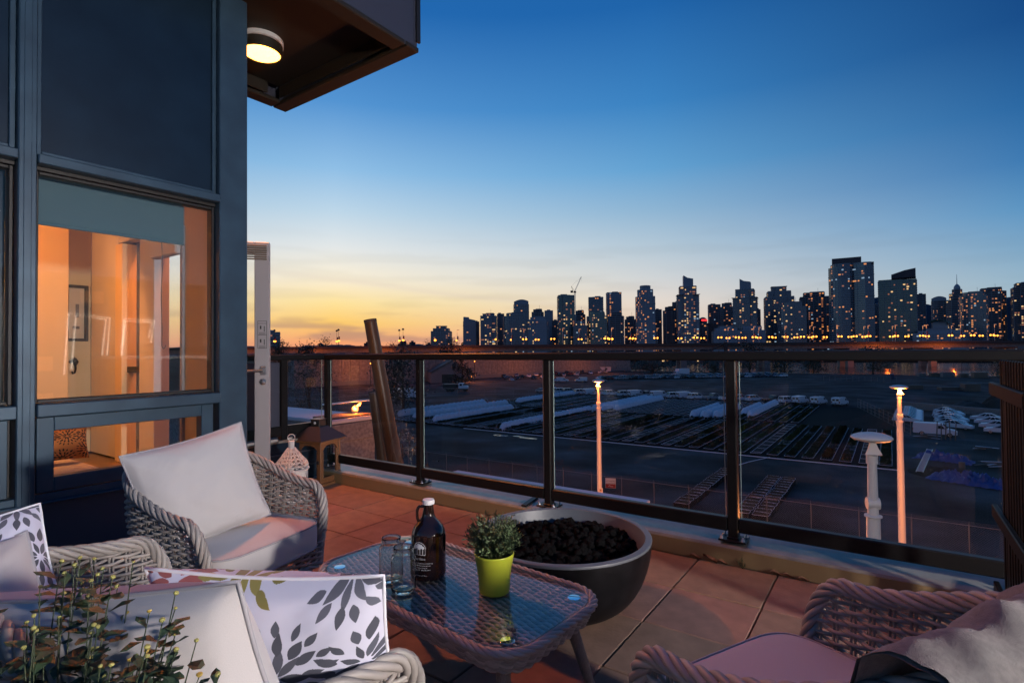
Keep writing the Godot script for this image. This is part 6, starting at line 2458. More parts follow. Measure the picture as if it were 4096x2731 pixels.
func make_masts() -> void:
	# a great leaning timber mast, and its glass reflection built as a second shaft
	var sets := [[Vector3(-8.66, 1.95, -7.38), Vector3(-8.24, -0.98, -7.66), 0.125, 0.19, "tall leaning brown timber mast rising above the railing"], [Vector3(-10.95, 0.25, -9.44), Vector3(-10.66, -2.4, -9.62), 0.13, 0.19, "shorter dark shaft standing in for the reflection of the tall mast in the glass"]]
	for s in sets:
		var d: Vector3 = s[1] - s[0]
		var foot: Vector3 = s[0] + d * ((LOT - s[0].y) / d.y)
		var m := MB.new()
		var mid: Vector3 = s[0].lerp(foot, 0.45)
		m.tube(PackedVector3Array([s[0], mid, foot]), [s[2], s[3], s[3] * 0.9], 18)
		var t := thing("mast_and_reflection", s[4], "mast")
		put("shaft", m, M.mast_wood, t)
		var c := MB.new()
		c.tube(PackedVector3Array([s[0] - d.normalized() * 0.03, s[0] + d.normalized() * 0.03]), [s[2] * 1.03, s[2] * 1.03], 18)
		put("cut_top", c, M.deck_dark, t)


func make_street_lamps() -> void:
	var defs := [[Vector3(-16.8, 0, -34.6), "white street lamp with a disc head left of the concrete planter rows", 11.0], [Vector3(0.36, 0, -36.3), "white street lamp with a disc head near the slatted screen", 11.0], [Vector3(-0.4, 0, -15.6), "thick near street lamp with a disc head, seen from above", 0.5]]
	for d in defs:
		var t := thing("street_lamp", d[1], "street lamp", d[0] + Vector3(0, LOT, 0), 0.3)
		var H := -LOT - 0.95
		var p := MB.new()
		p.tube(PackedVector3Array([Vector3(0, 0, 0), Vector3(0, H * 0.5, 0), Vector3(0, H - 1.75, 0)]), [0.19, 0.165, 0.145], 20)
		put("shaft", p, M.pole_white, t)
		var c := MB.new()
		c.lathe([Vector2(0.145, H - 1.78), Vector2(0.185, H - 1.77), Vector2(0.185, H - 1.73), Vector2(0.12, H - 1.72)], 20)
		put("collar", c, M.pole_white, t)
		var u := MB.new()
		u.tube(PackedVector3Array([Vector3(0, H - 1.72, 0), Vector3(0, H - 0.42, 0)]), [0.118, 0.098], 16)
		put("upper_shaft", u, M.pole_white, t)
		var j := MB.new()
		j.tube(PackedVector3Array([Vector3(-0.13, H - 1.45, 0), Vector3(0.13, H - 1.45, 0)]), 0.14, 16)
		put("knuckle", j, M.pole_white, t)
		var n := MB.new()
		n.tube(PackedVector3Array([Vector3(0, H - 0.5, 0), Vector3(0, H - 0.3, 0)]), [0.125, 0.125], 14)
		n.tube(PackedVector3Array([Vector3(0, H - 0.3, 0), Vector3(0, H + 0.02, 0)]), [0.06, 0.06], 12)
		put("neck", n, M.pole_white, t)
		# flared bracket in front, then the disc
		var b := MB.new()
		var fl := PackedVector2Array([Vector2(-0.17, 0), Vector2(0.17, 0), Vector2(0.10, 0.16), Vector2(0.035, 0.36), Vector2(-0.035, 0.36), Vector2(-0.10, 0.16)])
		b.prism(fl, -0.05, 0.05, Transform3D(Basis(Vector3.RIGHT, -0.25), Vector3(0, H - 0.28, 0.13)))
		put("bracket", b, M.pole_white, t)
		var k := MB.new()
		k.lathe([Vector2(0.0001, H + 0.02), Vector2(0.2, H + 0.02), Vector2(0.38, H + 0.06), Vector2(0.43, H + 0.1), Vector2(0.432, H + 0.125), Vector2(0.40, H + 0.16), Vector2(0.28, H + 0.21), Vector2(0.12, H + 0.24), Vector2(0.0001, H + 0.245)], 36)
		put("disc_head", k, M.pole_white, t)
		if d[2] < 1.0:
			continue
		var g := MB.new()
		g.ball(Vector3(0, H - 0.03, 0.30), 0.03, 10)
		put("lamp_bulb", g, M.lamp_bulb_dim, t)
		omni("street_lamp_light", t.transform * Vector3(0, H - 0.03, 0.30), Color(1.0, 0.50, 0.16), d[2], 0.03)
		if d[1].contains("planter rows"):
			sign_no_stopping(t)
	# the wing shaped lamp further left
	var w := thing("wing_lamp", "white street lamp with a long curved wing canopy behind the leaning mast", "street lamp", Vector3(-19.5, LOT, -15.75), 0.62)
	var H := -LOT - 0.95
	var wing := MB.new()
	for s in [0, 1]:
		var f := func(uu: float, vv: float) -> Vector3:
			var x := lerpf(-1.45, 1.5, uu)
			var wd := 0.34 * sqrt(maxf(0.0, 1.0 - pow(absf(x - 0.02) / 1.5, 4.0)))
			return Vector3(x, H + 0.02 + 0.14 * smoothstep(-0.6, 1.2, x) + 0.05 * cos(x * 2.0) + (0.035 if s == 0 else -0.035) * (1.0 - pow(2 * vv - 1, 2.0)), (vv - 0.5) * 2.0 * wd)
		wing.patch(f, 24, 8, s == 0)
	put("wing_canopy", wing, M.pole_white, w)
	var p2 := MB.new()
	p2.tube(PackedVector3Array([Vector3.ZERO, Vector3(0, H - 0.4, 0)]), [0.17, 0.12], 16)
	p2.ball(Vector3(0, H - 0.25, 0.02), 0.17, 14)
	p2.tube(PackedVector3Array([Vector3(0, H - 0.2, 0), Vector3(0.25, H + 0.02, 0)]), [0.07, 0.05], 10)
	put("shaft", p2, M.pole_white, w)
	var g2 := MB.new()
	g2.ball(Vector3(0.1, H - 0.12, 0.26), 0.045, 10)
	put("lamp_bulb", g2, M.lamp_bulb_dim, w)
	omni("wing_lamp_light", w.transform * Vector3(0.1, H - 0.12, 0.26), Color(1.0, 0.50, 0.16), 4.0, 0.045)
	# unseen lower lamps, placed to light the street lamp shafts, under the bottom rail line
	for q in [[Vector3(-12.6, LOT, -25.8), "pavement globe lamp hidden below the railing, left of two"], [Vector3(1.4, LOT, -27.0), "pavement globe lamp hidden below the railing, right of two"]]:
		var pl := thing("pavement_lamp", q[1], "street lamp", q[0])
		var pm := MB.new()
		pm.rod(Vector3.ZERO, Vector3(0, 5.3, 0), [0.08, 0.06], 8)
		put("post", pm, M.dark_metal, pl)
		var pb := MB.new()
		pb.ball(Vector3(0, 5.5, 0), 0.2, 12)
		put("lamp_globe", pb, M.lamp_orange, pl)
		omni("pavement_lamp_light", q[0] + Vector3(0, 5.5, 0), Color(1.0, 0.58, 0.32), 95.0, 0.18)
	# posts that light the car park and the wall, and those by the water
	var lots := [[-158.0, -196.0, 9.5, 130.0, "lot lamp post with an orange globe, nearest to the barn"], [-150.0, -246.0, 9.5, 130.0, "lot lamp post with an orange globe, second along the warehouse"], [-141.0, -300.0, 9.5, 110.0, "lot lamp post with an orange globe, furthest along the warehouse"], [-176.0, -150.0, 9.5, 110.0, "lot lamp post with an orange globe behind the dark tree"], [-54.6, -334.0, 7.6, 14.0, "waterside lamp post with an orange globe, leftmost of the row"], [-24.8, -347.3, 7.8, 20.0, "waterside lamp post with an orange globe, second of the row"], [-12.7, -352.4, 8.4, 24.0, "waterside lamp post with an orange globe, third of the row"], [30.9, -371.0, 9.5, 24.0, "waterside lamp post with an orange globe, rightmost of the row"]]
	for q in lots:
		var t := thing("lot_lamp", q[4], "street lamp", Vector3(q[0], LOT, q[1]))
		var m := MB.new()
		m.rod(Vector3.ZERO, Vector3(0, q[2] - 0.2, 0), [0.13, 0.08], 6)
		put("post", m, M.dark_metal, t)
		var gb := MB.new()
		gb.ball(Vector3(0, q[2], 0), 0.24, 10)
		put("lamp_globe", gb, M.lamp_orange, t)
		if q[3] > 30.0:
			omni("lot_lamp_light", Vector3(q[0], LOT + q[2], q[1]), Color(1.0, 0.52, 0.18), q[3] * 1.6, 0.2)


func text_mb(s: String, size: float) -> MB:
	var m := MB.new()
	bend_text(s, size, 0.0, 0.0, 0.0, m)
	return m


func sign_no_stopping(pole: Node3D) -> void:
	var at := Vector3(-16.62, -8.45, -34.40)
	var t := thing("no_stopping_sign", "white sign with a red crossed circle on the lit lamp post", "sign", at, 0.45)
	put("plate", one(Vector3(0, 0, 0), Vector3(0.30, 0.46, 0.012), 0.003), M.sign_white, t)
	var r := MB.new()
	var ring := PackedVector3Array()
	for k in 28:
		ring.append(Vector3(0.095 * cos(TAU * k / 28), 0.07 + 0.095 * sin(TAU * k / 28), 0.008))
	r.tube(ring, 0.011, 6, true)
	r.box(Vector3(0, 0.07, 0.008), Vector3(0.19, 0.02, 0.006), Basis(Vector3.BACK, -0.78))
	put("red_circle", r, M.sign_red, t)
	var b := MB.new()
	b.lathe([Vector2(0.0001, 0.001), Vector2(0.055, 0.001), Vector2(0.055, 0.0)], 18, Transform3D(Basis(Vector3.RIGHT, PI / 2), Vector3(0, 0.07, 0.0065)))
	b.box(Vector3(0.0, -0.13, 0.008), Vector3(0.16, 0.022, 0.003))
	b.box(Vector3(0.0, -0.17, 0.008), Vector3(0.12, 0.022, 0.003))
	put("black_symbol", b, M.sign_black, t)


func make_fence() -> void:
	var t := thing("chain_link_fence", "chain link fence along the street edge of the gravel lot", "fence")
	var z := -46.5
	var post := MB.new()
	post.tube(PackedVector3Array([Vector3.ZERO, Vector3(0, 2.35, 0)]), 0.035, 8)
	post.rod(Vector3(0, 2.35, 0), Vector3(0.0, 2.6, 0.18), 0.015, 5)
	var pm := post.mesh()
	for k in 27:
		var o := put("post", pm, M.fence_wire, t)
		o.position = Vector3(-60.0 + 3.05 * k, LOT, z)
	var r := MB.new()
	r.rod(Vector3(-62, LOT + 2.3, z), Vector3(22, LOT + 2.3, z), 0.026, 6)
	put("top_rail", r, M.fence_wire, t)
	var w := MB.new()
	for k in range(0, 560):
		var x := -62.0 + 0.15 * k
		w.rod(Vector3(x, LOT + 0.05, z), Vector3(x + 2.2, LOT + 2.25, z), 0.0035, 3)
		w.rod(Vector3(x + 2.2, LOT + 0.05, z), Vector3(x, LOT + 2.25, z), 0.0035, 3)
	put("wire_mesh", w, M.fence_wire, t, "stuff")
	for k in 3:
		var b := MB.new()
		b.rod(Vector3(-62, LOT + 2.40 + 0.08 * k, z + 0.06 * k), Vector3(22, LOT + 2.40 + 0.08 * k, z + 0.06 * k), 0.005, 3)
		put("barbed_wire", b, M.fence_wire, t)
	var s := thing("no_dumping_sign", "white and red NO DUMPING sign hung on the chain link fence", "sign", Vector3(-21.4, LOT + 1.75, -46.4), 0.35)
	put("plate", one(Vector3(0, 0, 0), Vector3(0.95, 0.92, 0.02), 0.004), M.sign_white, s)
	put("red_panel", one(Vector3(0, -0.26, 0.013), Vector3(0.91, 0.36, 0.008), 0.002), M.sign_red, s)
	var a := text_mb("NO DUMPING", 0.13)
	var ao := put("lettering", a, M.sign_black, s)
	ao.position = Vector3(0, 0.17, 0.013)
	var c := text_mb("NO TRESPASSING", 0.10)
	var co := put("lettering", c, M.sign_black, s)
	co.position = Vector3(0, -0.02, 0.013)
	var e := MB.new()
	e.rbox(Vector3(-0.12, -0.24, 0.02), Vector3(0.2, 0.04, 0.006), 0.002, Basis(Vector3.BACK, 0.5))
	e.rbox(Vector3(0.08, -0.3, 0.02), Vector3(0.3, 0.035, 0.006), 0.002)
	put("emblem", e, M.sign_white, s)
	# a row of fence panels deep in the lot, and the wire fence before the parked trucks
	for q in [[Vector3(-24, 0, -272), Vector3(2, 0, -270.5), "see-through site fence across the far gravel"], [Vector3(-120, 0, -133), Vector3(-60, 0, -142), "dark wire fence between the dump truck and the beds"], [Vector3(-6.5, 0, -152), Vector3(2.5, 0, -108), "dark wire fence left of the white sedans"]]:
		var f := thing("site_fence", q[2], "fence")
		var n := 12
		for k in n + 1:
			var p: Vector3 = q[0].lerp(q[1], float(k) / n) + Vector3(0, LOT, 0)
			var m := MB.new()
			m.rod(p, p + Vector3(0, 2.1, 0), 0.05, 5)
			put("post", m, M.fence_wire, f)
		var m2 := MB.new()
		for k in 4:
			m2.rod(q[0] + Vector3(0, LOT + 0.15 + 0.64 * k, 0), q[1] + Vector3(0, LOT + 0.15 + 0.64 * k, 0), 0.018, 3)
		put("wire", m2, M.fence_wire, f)


func make_beds() -> void:
	rng.seed = 505
	# three kinds of planting: low leaf, taller mixed leaf, bare soil; two lengths
	var protos := {}
	for kind in ["leaf", "tall", "bare"]:
		for ln in [33.0, 36.5]:
			protos[kind + str(ln)] = bed_proto(kind, ln)
	var tunnelled := {}
	for k in 43:
		var x := -85.5 + 2.02 * k
		# near block and far block
		for block in 2:
			var ln: float = 33.0 if block == 0 else 36.5
			var z := -93.5 if block == 0 else -131.0
			if block == 1 and x > -13.0:
				continue
			if block == 0 and x > -0.3:
				continue
			var kind := "leaf"
			var v := rng.randf()
			if block == 0:
				kind = "leaf" if v < 0.6 else ("tall" if v < 0.8 else "bare")
				if x < -56.0:
					kind = "tall" if v < 0.4 else "bare"
			else:
				kind = "bare" if x > -53.0 and x < -25.0 or v < 0.4 else "leaf"
				if x > -23.0:
					kind = "leaf"
			var o: Node3D = protos[kind + str(ln)].duplicate()
			o.name = numbered("planting_bed")
			add_child(o, true)
			o.position = Vector3(x, LOT, z)
			o.rotation.y = 0.0 if rng.randf() < 0.5 else PI
			var words: String = {"leaf": "low green crop", "tall": "taller mixed leaves", "bare": "bare dark soil"}[kind]
			tag(o, "long white rimmed bed of %s in the %s block of the farm" % [words, "nearer" if block == 0 else "further"], "planting bed", "planting beds of %s, %s block" % [words, "nearer" if block == 0 else "further"])
	for p in protos.values():
		p.free()
	# ground cloth under the beds and its pale edge
	struct("planting_ground", sheet(-87.5, -151.5, 0.5, -76.0, LOT + 0.008), M.earth)
	var e := MB.new()
	e.span(Vector3(-64.0, LOT, -76.15), Vector3(0.5, LOT + 0.09, -76.03))
	tag(put("edge_board", e, M.liner_white), "pale edging board along the front of the planting beds", "edging")
	# row covers: pleated fleece over hoops
	var rows := [[-88.2, -82.5, -114.0, "leftmost of the fleece rows"], [-82.0, -81.0, -115.5, "second of the fleece rows from the left"], [-74.5, -79.0, -107.0, "third fleece row, nearest of the left group"], [-82.2, -119.5, -152.0, "fleece row at the far left before the parked vans"], [-56.4, -77.0, -112.6, "long fleece row ending at the puddles"], [-56.6, -113.4, -148.0, "fleece row left of a group of three in the middle"], [-54.4, -113.4, -147.0, "middle fleece row of the middle group"], [-52.3, -116.0, -148.0, "right fleece row of the middle group"], [-33.6, -112.6, -134.0, "fleece row behind the post, left of three"], [-31.5, -112.6, -134.5, "fleece row behind the post, middle of three"], [-29.4, -114.0, -135.0, "fleece row behind the post, right of three"], [-23.6, -118.3, -149.0, "fleece row right of the post, with bunched ends"], [-25.6, -122.0, -140.0, "short fleece row half hidden right of the post"]]
	for q in rows:
		var ln: float = q[1] - q[2]
		var t := thing("fleece_tunnel", "white fleece tunnel over hoops, " + q[3], "row cover", Vector3(q[0], LOT, q[2]), 0.0, "fleece tunnels on the farm")
		var nz := noise(0.6, 3, int(ln * 7.0))
		var m := MB.new()
		var hoops := int(ln / 1.55)
		var f := func(u: float, w: float) -> Vector3:
			var s := w * ln
			var near_end := minf(s, ln - s)
			var pinch := smoothstep(0.0, 0.9, near_end)
			var hoop := absf(cos(PI * w * hoops))
			var r := (0.84 + 0.16 * hoop) * lerpf(0.35, 1.0, pinch) + 0.09 * nz.get_noise_2d(s * 2.0, u * 6.0)
			var a := PI * u
			var wrin := 0.035 * nz.get_noise_2d(s * 6.0 + u * 9.0, u * 3.0)
			return Vector3(-cos(a) * r * 0.95, maxf(0.0, sin(a)) * (r + wrin) * 1.5, s)
		m.patch(f, 12, hoops * 6, true)
		put("fleece", m, M.fleece, t)
		for k in hoops + 1:
			if k % 2 == 0:
				var hp := PackedVector3Array()
				for i in 9:
					var a := PI * i / 8.0
					hp.append(Vector3(-cos(a) * 0.965, sin(a) * 1.52, ln * k / hoops))
				var hm := MB.new()
				hm.tube(hp, 0.022, 4)
				put("hoop", hm, M.liner_white, t)


func bed_proto(kind: String, ln: float) -> Node3D:
	var o := Node3D.new()
	var b := MB.new()
	b.span(Vector3(-0.62, 0, -ln / 2), Vector3(0.62, 0.30, ln / 2))
	put("soil_box", b, M.planter_black, o)
	var r := MB.new()
	var n := int(ln / 1.05)
	for s in [-1, 1]:
		var p := PackedVector3Array()
		for k in n * 4 + 1:
			p.append(Vector3(s * (0.60 + 0.05 * absf(sin(PI * k / 4.0))), 0.31 + 0.03 * sin(k * 1.7), -ln / 2 + ln * k / (n * 4.0)))
		r.tube(p, 0.02, 4)
	for k in n + 1:
		if k == 0 or k == n or k % 3 == 0:
			r.rod(Vector3(-0.6, 0.31, -ln / 2 + ln * k / n), Vector3(0.6, 0.31, -ln / 2 + ln * k / n), 0.016, 4)
	put("white_liner", r, M.liner_white, o)
	if kind != "bare":
		var lf := MB.new()
		var cnt := 1500 if kind == "leaf" else 1300
		for k in cnt:
			var p := Vector3(rng.randf_range(-0.55, 0.55), 0.32, rng.randf_range(-ln / 2 + 0.3, ln / 2 - 0.3))
			var patchy := sin(p.z * 0.55 + ln) + sin(p.z * 0.21)
			if patchy < -1.1 and rng.randf() < 0.8:
				continue
			var h := rng.randf_range(0.08, 0.2) if kind == "leaf" else rng.randf_range(0.15, 0.5)
			var an := rng.randf() * TAU
			var d := Vector3(cos(an), 0, sin(an)) * rng.randf_range(0.1, 0.2)
			var g := rng.randf_range(0.5, 1.4)
			lf.tint = Color(0.055 * g, 0.125 * g, 0.022 * g) if kind == "leaf" else Color(0.05 * g, 0.078 * g, 0.03 * g)
			lf.quad(p - d * 0.5, p + d * 0.2 + Vector3(0, h * 0.5, 0), p + d + Vector3(0, h, 0), p - d * 0.1 + Vector3(0, h, 0))
		put("crop", lf, M.leaf_green, o, "stuff")
	return o


func make_planters() -> void:
	# free standing black planter boxes with white rims near the fence
	rng.seed = 99
	var o := Node3D.new()
	var b := MB.new()
	for s in [[Vector3(0, 0.28, 0.46), Vector3(1.24, 0.56, 0.05)], [Vector3(0, 0.28, -0.46), Vector3(1.24, 0.56, 0.05)], [Vector3(0.6, 0.28, 0), Vector3(0.05, 0.56, 0.87)], [Vector3(-0.6, 0.28, 0), Vector3(0.05, 0.56, 0.87)], [Vector3(0, 0.2, 0), Vector3(1.14, 0.36, 0.86)]]:
		b.box(s[0], s[1])
	put("box", b, M.planter_black, o)
	var r := MB.new()
	var p := PackedVector3Array()
	for k in 40:
		var q := super2(k / 40.0, 0.63, 0.49, 7.0)
		p.append(Vector3(q.x, 0.565 + 0.02 * sin(k * 0.9), q.y))
	r.tube(p, 0.018, 4, true)
	put("white_rim", r, M.liner_white, o)
	var g := MB.new()
	for k in 160:
		var q := Vector3(rng.randf_range(-0.5, 0.5), 0.38, rng.randf_range(-0.4, 0.4))
		var d := Vector3(rng.randf_range(-0.2, 0.2), rng.randf_range(0.1, 0.45), rng.randf_range(-0.2, 0.2))
		var v := rng.randf_range(0.6, 1.4)
		g.tint = Color(0.085 * v, 0.06 * v, 0.032 * v)
		g.quad(q, q + Vector3(0.02, 0, 0.02), q + d + Vector3(0.012, 0, 0), q + d)
	put("dry_growth", g, M.tree_leaf, o, "stuff")
	var rows := [[-15.3, 15, "in the single row left of the post"], [-10.3, 14, "in the left of the paired rows right of the post"], [-8.9, 14, "in the right of the paired rows right of the post"]]
	for q in rows:
		for k in q[1]:
			var c := o.duplicate()
			c.name = numbered("planter_box")
			add_child(c, true)
			c.position = Vector3(q[0] + rng.randf_range(-0.06, 0.06), LOT, -48.0 - 1.12 * k)
			c.rotation.y = rng.randf_range(-0.04, 0.04) + (PI if rng.randf() < 0.5 else 0.0)
			tag(c, "black white rimmed planter box " + q[2], "planter", "planter boxes " + q[2])
	o.free()
	# limp hose across the gravel and drip pipe
	var h := MB.new()
	h.tube(resample(PackedVector3Array([Vector3(-13.0, LOT + 0.05, -76.5), Vector3(-14.6, LOT + 0.05, -72.0), Vector3(-15.6, LOT + 0.05, -68.0), Vector3(-15.4, LOT + 0.05, -64.5)]), 0.3), 0.04, 5)
	tag(put("white_hose", h, M.liner_white), "white hose lying from the beds to the planter row", "hose")


func make_lot_things() -> void:
	# wall of big concrete blocks behind the sedans
	var t := thing("block_wall", "low retaining wall of large concrete blocks behind the white sedans", "wall")
	var blk := MB.new()
	blk.rbox(Vector3.ZERO, Vector3(1.5, 0.74, 0.75), 0.03)
	var bm := blk.mesh()
	var a := Vector3(1.2, 0, -156.5)
	var b := Vector3(24.0, 0, -140.5)
	var e := (b - a).normalized()
	var n := int(a.distance_to(b) / 1.53)
	for c in 2:
		for k in n:
			var o := put("block", bm, M.concrete, t)
			o.position = a + e * (1.53 * (k + 0.5 + 0.5 * (c % 2))) + Vector3(0, LOT + 0.38 + 0.76 * c, 0)
			o.rotation.y = -atan2(e.z, e.x)
	# heaps
	var heaps := [[Vector3(20.5, 0, -168), 3.6, 2.6, "brown soil heap behind the block wall, taller of two"], [Vector3(15.0, 0, -166), 3.4, 1.4, "grey soil heap behind the block wall, flatter of two"], [Vector3(4.5, 0, -76.5), 3.2, 0.7, "low heap of weeds beside the ladder and tarps"]]
	for h in heaps:
		var m := MB.new()
		var nz := noise(0.5, 4, int(h[1] * 10))
		var f := func(u: float, w: float) -> Vector3:
			var q: Vector3 = Vector3(cos(TAU * u), 0, sin(TAU * u)) * w * h[1]
			return q + Vector3(0, h[2] * (1.0 - w * w) * (1.0 + 0.5 * nz.get_noise_2d(q.x, q.z)) + 0.12 * nz.get_noise_2d(q.x * 4, q.z * 4) - 0.02, 0)
		m.patch(f, 32, 10, true, true)
		var o := put("soil_heap", m, M.earth if h[2] < 1.0 else M.gravel)
		o.position = h[0] + Vector3(0, LOT, 0)
		tag(o, h[3], "heap")
	# tarpaulins, crumpled
	for q in [[Vector3(5.2, 0, -86.0), 2.9, 1.5, 0.9, "crumpled blue tarpaulin, smaller and further of two"], [Vector3(6.4, 0, -73.0), 3.4, 1.6, 1.0, "crumpled blue tarpaulin, larger and nearer of two"]]:
		var m := MB.new()
		var nz := noise(1.0, 4, int(q[1] * 10))
		var f := func(u: float, w: float) -> Vector3:
			var x: float = (u - 0.5) * 2.0 * q[1]
			var z: float = (w - 0.5) * 2.0 * q[2] + 0.25 * x * 0.4
			var ed := (1.0 - pow(absf(u * 2 - 1), 3.0)) * (1.0 - pow(absf(w * 2 - 1), 3.0))
			return Vector3(x + 0.3 * nz.get_noise_2d(x, z + 9), 0.02 + ed * q[3] * (0.45 + absf(nz.get_noise_2d(x * 0.9, z * 0.9)) * 1.6) + 0.25 * absf(nz.get_noise_2d(x * 2.2, z * 2.2)), z + 0.3 * nz.get_noise_2d(z, x))
		m.patch(f, 40, 26, true)
		var o := put("blue_tarpaulin", m, M.tarp)
		o.position = q[0] + Vector3(0, LOT, 0)
		o.rotation.y = -0.25
		tag(o, q[4], "tarpaulin")
	# ladder lying across the weeds
	var l := thing("ladder", "pale aluminium ladder lying on the weeds beside the tarps", "ladder", Vector3(3.2, LOT + 0.75, -81.0), -0.1)
	for s in [-0.3, 0.3]:
		put("side_rail", one(Vector3(s, 0, 0), Vector3(0.06, 0.1, 17.0), 0.01), M.steel, l)
	for k in 38:
		var m := MB.new()
		m.rod(Vector3(-0.3, 0, -8.2 + 0.44 * k), Vector3(0.3, 0, -8.2 + 0.44 * k), 0.035, 5)
		put("rung", m, M.lamp_clear, l)
	# odds and ends
	var stacks := [[5.4, -226.8, 7.0, 1.5, 2.0, "timber", "long stack of timber on the far gravel, left"], [15.5, -225.5, 6.0, 1.2, 2.4, "timber", "long stack of timber on the far gravel, middle"], [20.8, -226.0, 4.6, 2.4, 2.4, "timber", "tall dark stack on the far gravel beside the screen"], [12.4, -330.5, 3.4, 1.6, 2.0, "concrete", "concrete stack by the water, first from the left"], [17.4, -329.8, 4.6, 1.9, 2.0, "timber", "timber stack by the water, second from the left"], [22.0, -327.0, 5.2, 2.4, 2.2, "concrete", "concrete stack by the water, third and widest"], [27.6, -324.0, 3.4, 1.9, 2.0, "timber", "timber stack by the water, fourth from the left"], [33.0, -322.0, 6.0, 2.6, 2.2, "timber", "timber stack by the water, rightmost"]]
	for s in stacks:
		var k := thing("material_stack", s[6], "stack", Vector3(s[0], LOT, s[1]), 0.5)
		var lay := 4
		for i in lay:
			put("layer", one(Vector3(rng.randf_range(-0.1, 0.1), s[3] * (i + 0.5) / lay, 0), Vector3(s[2], s[3] / lay * 0.86, s[4]), 0.04), M[s[5]], k)
	var wc := thing("site_toilet", "blue portable toilet standing by the water", "toilet", Vector3(0.6, LOT, -296.0), 0.5)
	put("cabin", one(Vector3(0, 1.15, 0), Vector3(1.2, 2.3, 1.2), 0.06), M.car_blue, wc)
	put("roof", one(Vector3(0, 2.38, 0), Vector3(1.26, 0.2, 1.26), 0.08), M.car_silver, wc)
	put("door", one(Vector3(0, 1.1, 0.61), Vector3(0.85, 1.95, 0.04), 0.01), M.car_blue, wc)
	for q in [[5.9, -86.2, "rusty upright barrel before the further tarp"], [6.5, -80.2, "rusty upright barrel between the two tarps"]]:
		var m := MB.new()
		m.lathe([Vector2(0.0001, 0), Vector2(0.3, 0), Vector2(0.3, 0.3), Vector2(0.315, 0.32), Vector2(0.3, 0.34), Vector2(0.3, 0.9), Vector2(0.31, 0.93), Vector2(0.0001, 0.92)], 16)
		var o := put("barrel", m, M.timber)
		o.position = Vector3(q[0], LOT, q[1])
		tag(o, q[2], "barrel")
	for q in [[4.6, -105.2, "pile of boards and posts in front of the white van", 9], [9.6, -84.5, "pile of pale boards near the screen", 7], [9.9, -97.5, "scattered boards right of the tarps", 5]]:
		var k := thing("board_pile", q[2], "boards", Vector3(q[0], LOT, q[1]), 0.3)
		for i in q[3]:
			var m := MB.new()
			m.rbox(Vector3(rng.randf_range(-0.9, 0.9), 0.12 + 0.07 * i, rng.randf_range(-0.5, 0.5)), Vector3(rng.randf_range(1.4, 3.0), 0.06, 0.2), 0.01, Basis(Vector3.UP, rng.randf_range(-0.8, 0.8)))
			put("board", m, M.pale_roof if i % 3 == 0 else M.timber, k)
	for i in 5:
		var m := MB.new()
		m.rod(Vector3.ZERO, Vector3(rng.randf_range(-0.2, 0.2), rng.randf_range(2.0, 3.2), 0), [0.09, 0.07], 6)
		var o := put("timber_post", m, M.timber)
		o.position = Vector3(5.6 + 0.55 * i, LOT, -105.0 + rng.randf_range(-0.6, 0.6))
		tag(o, "rough upright timber post in front of the white van", "post", "timber posts before the white van")


# ------------------------------------------------------------ vehicles
func wheel_mesh() -> ArrayMesh:
	var m := MB.new()
	m.lathe([Vector2(0.0001, -0.11), Vector2(0.2, -0.11), Vector2(0.31, -0.1), Vector2(0.335, -0.06), Vector2(0.335, 0.06), Vector2(0.31, 0.1), Vector2(0.2, 0.11), Vector2(0.0001, 0.11)], 16, Transform3D(Basis(Vector3.BACK, PI / 2), Vector3.ZERO))
	return m.mesh()


func hub_mesh() -> ArrayMesh:
	var m := MB.new()
	m.lathe([Vector2(0.21, 0.1), Vector2(0.2, 0.118), Vector2(0.06, 0.108), Vector2(0.0001, 0.112)], 12, Transform3D(Basis(Vector3.BACK, PI / 2), Vector3.ZERO))
	m.lathe([Vector2(0.0001, -0.112), Vector2(0.06, -0.108), Vector2(0.2, -0.118), Vector2(0.21, -0.1)], 12, Transform3D(Basis(Vector3.BACK, PI / 2), Vector3.ZERO))
	return m.mesh()


# side outlines in (z forward, y up): body, cabin base and roof stations
const CARS := {
	"sedan": {"w": 1.8, "body": [-2.25, 0.34, -2.28, 0.62, -2.2, 0.98, -1.62, 1.05, 1.0, 0.98, 1.95, 0.84, 2.22, 0.66, 2.26, 0.34], "cab": [-1.75, 1.02, 1.12, 0.96, -0.95, 1.44, 0.15, 1.46], "wz": [1.42, -1.33]},
	"suv": {"w": 1.92, "body": [-2.35, 0.42, -2.38, 0.8, -2.33, 1.12, 0.95, 1.1, 2.05, 1.02, 2.32, 0.8, 2.36, 0.4], "cab": [-2.3, 1.1, 1.1, 1.08, -2.05, 1.76, 0.35, 1.8], "wz": [1.45, -1.4]},
	"minivan": {"w": 1.98, "body": [-2.5, 0.38, -2.52, 0.75, -2.48, 1.08, 1.3, 1.04, 2.2, 0.86, 2.46, 0.66, 2.5, 0.36], "cab": [-2.46, 1.06, 1.6, 1.0, -2.3, 1.74, 0.45, 1.76], "wz": [1.6, -1.45]},
	"van": {"w": 2.0, "body": [-2.75, 0.45, -2.78, 0.9, -2.72, 1.98, -2.6, 2.06, 0.75, 2.06, 1.0, 1.98, 1.62, 1.28, 2.55, 1.1, 2.74, 0.85, 2.76, 0.45], "cab": [], "wz": [1.85, -1.6]},
	"pickup": {"w": 1.98, "body": [-2.85, 0.5, -2.88, 0.85, -2.85, 1.12, 1.15, 1.1, 2.3, 1.06, 2.72, 0.9, 2.76, 0.48], "cab": [-0.75, 1.1, 1.35, 1.08, -0.55, 1.8, 0.65, 1.82], "wz": [1.85, -1.7]},
}


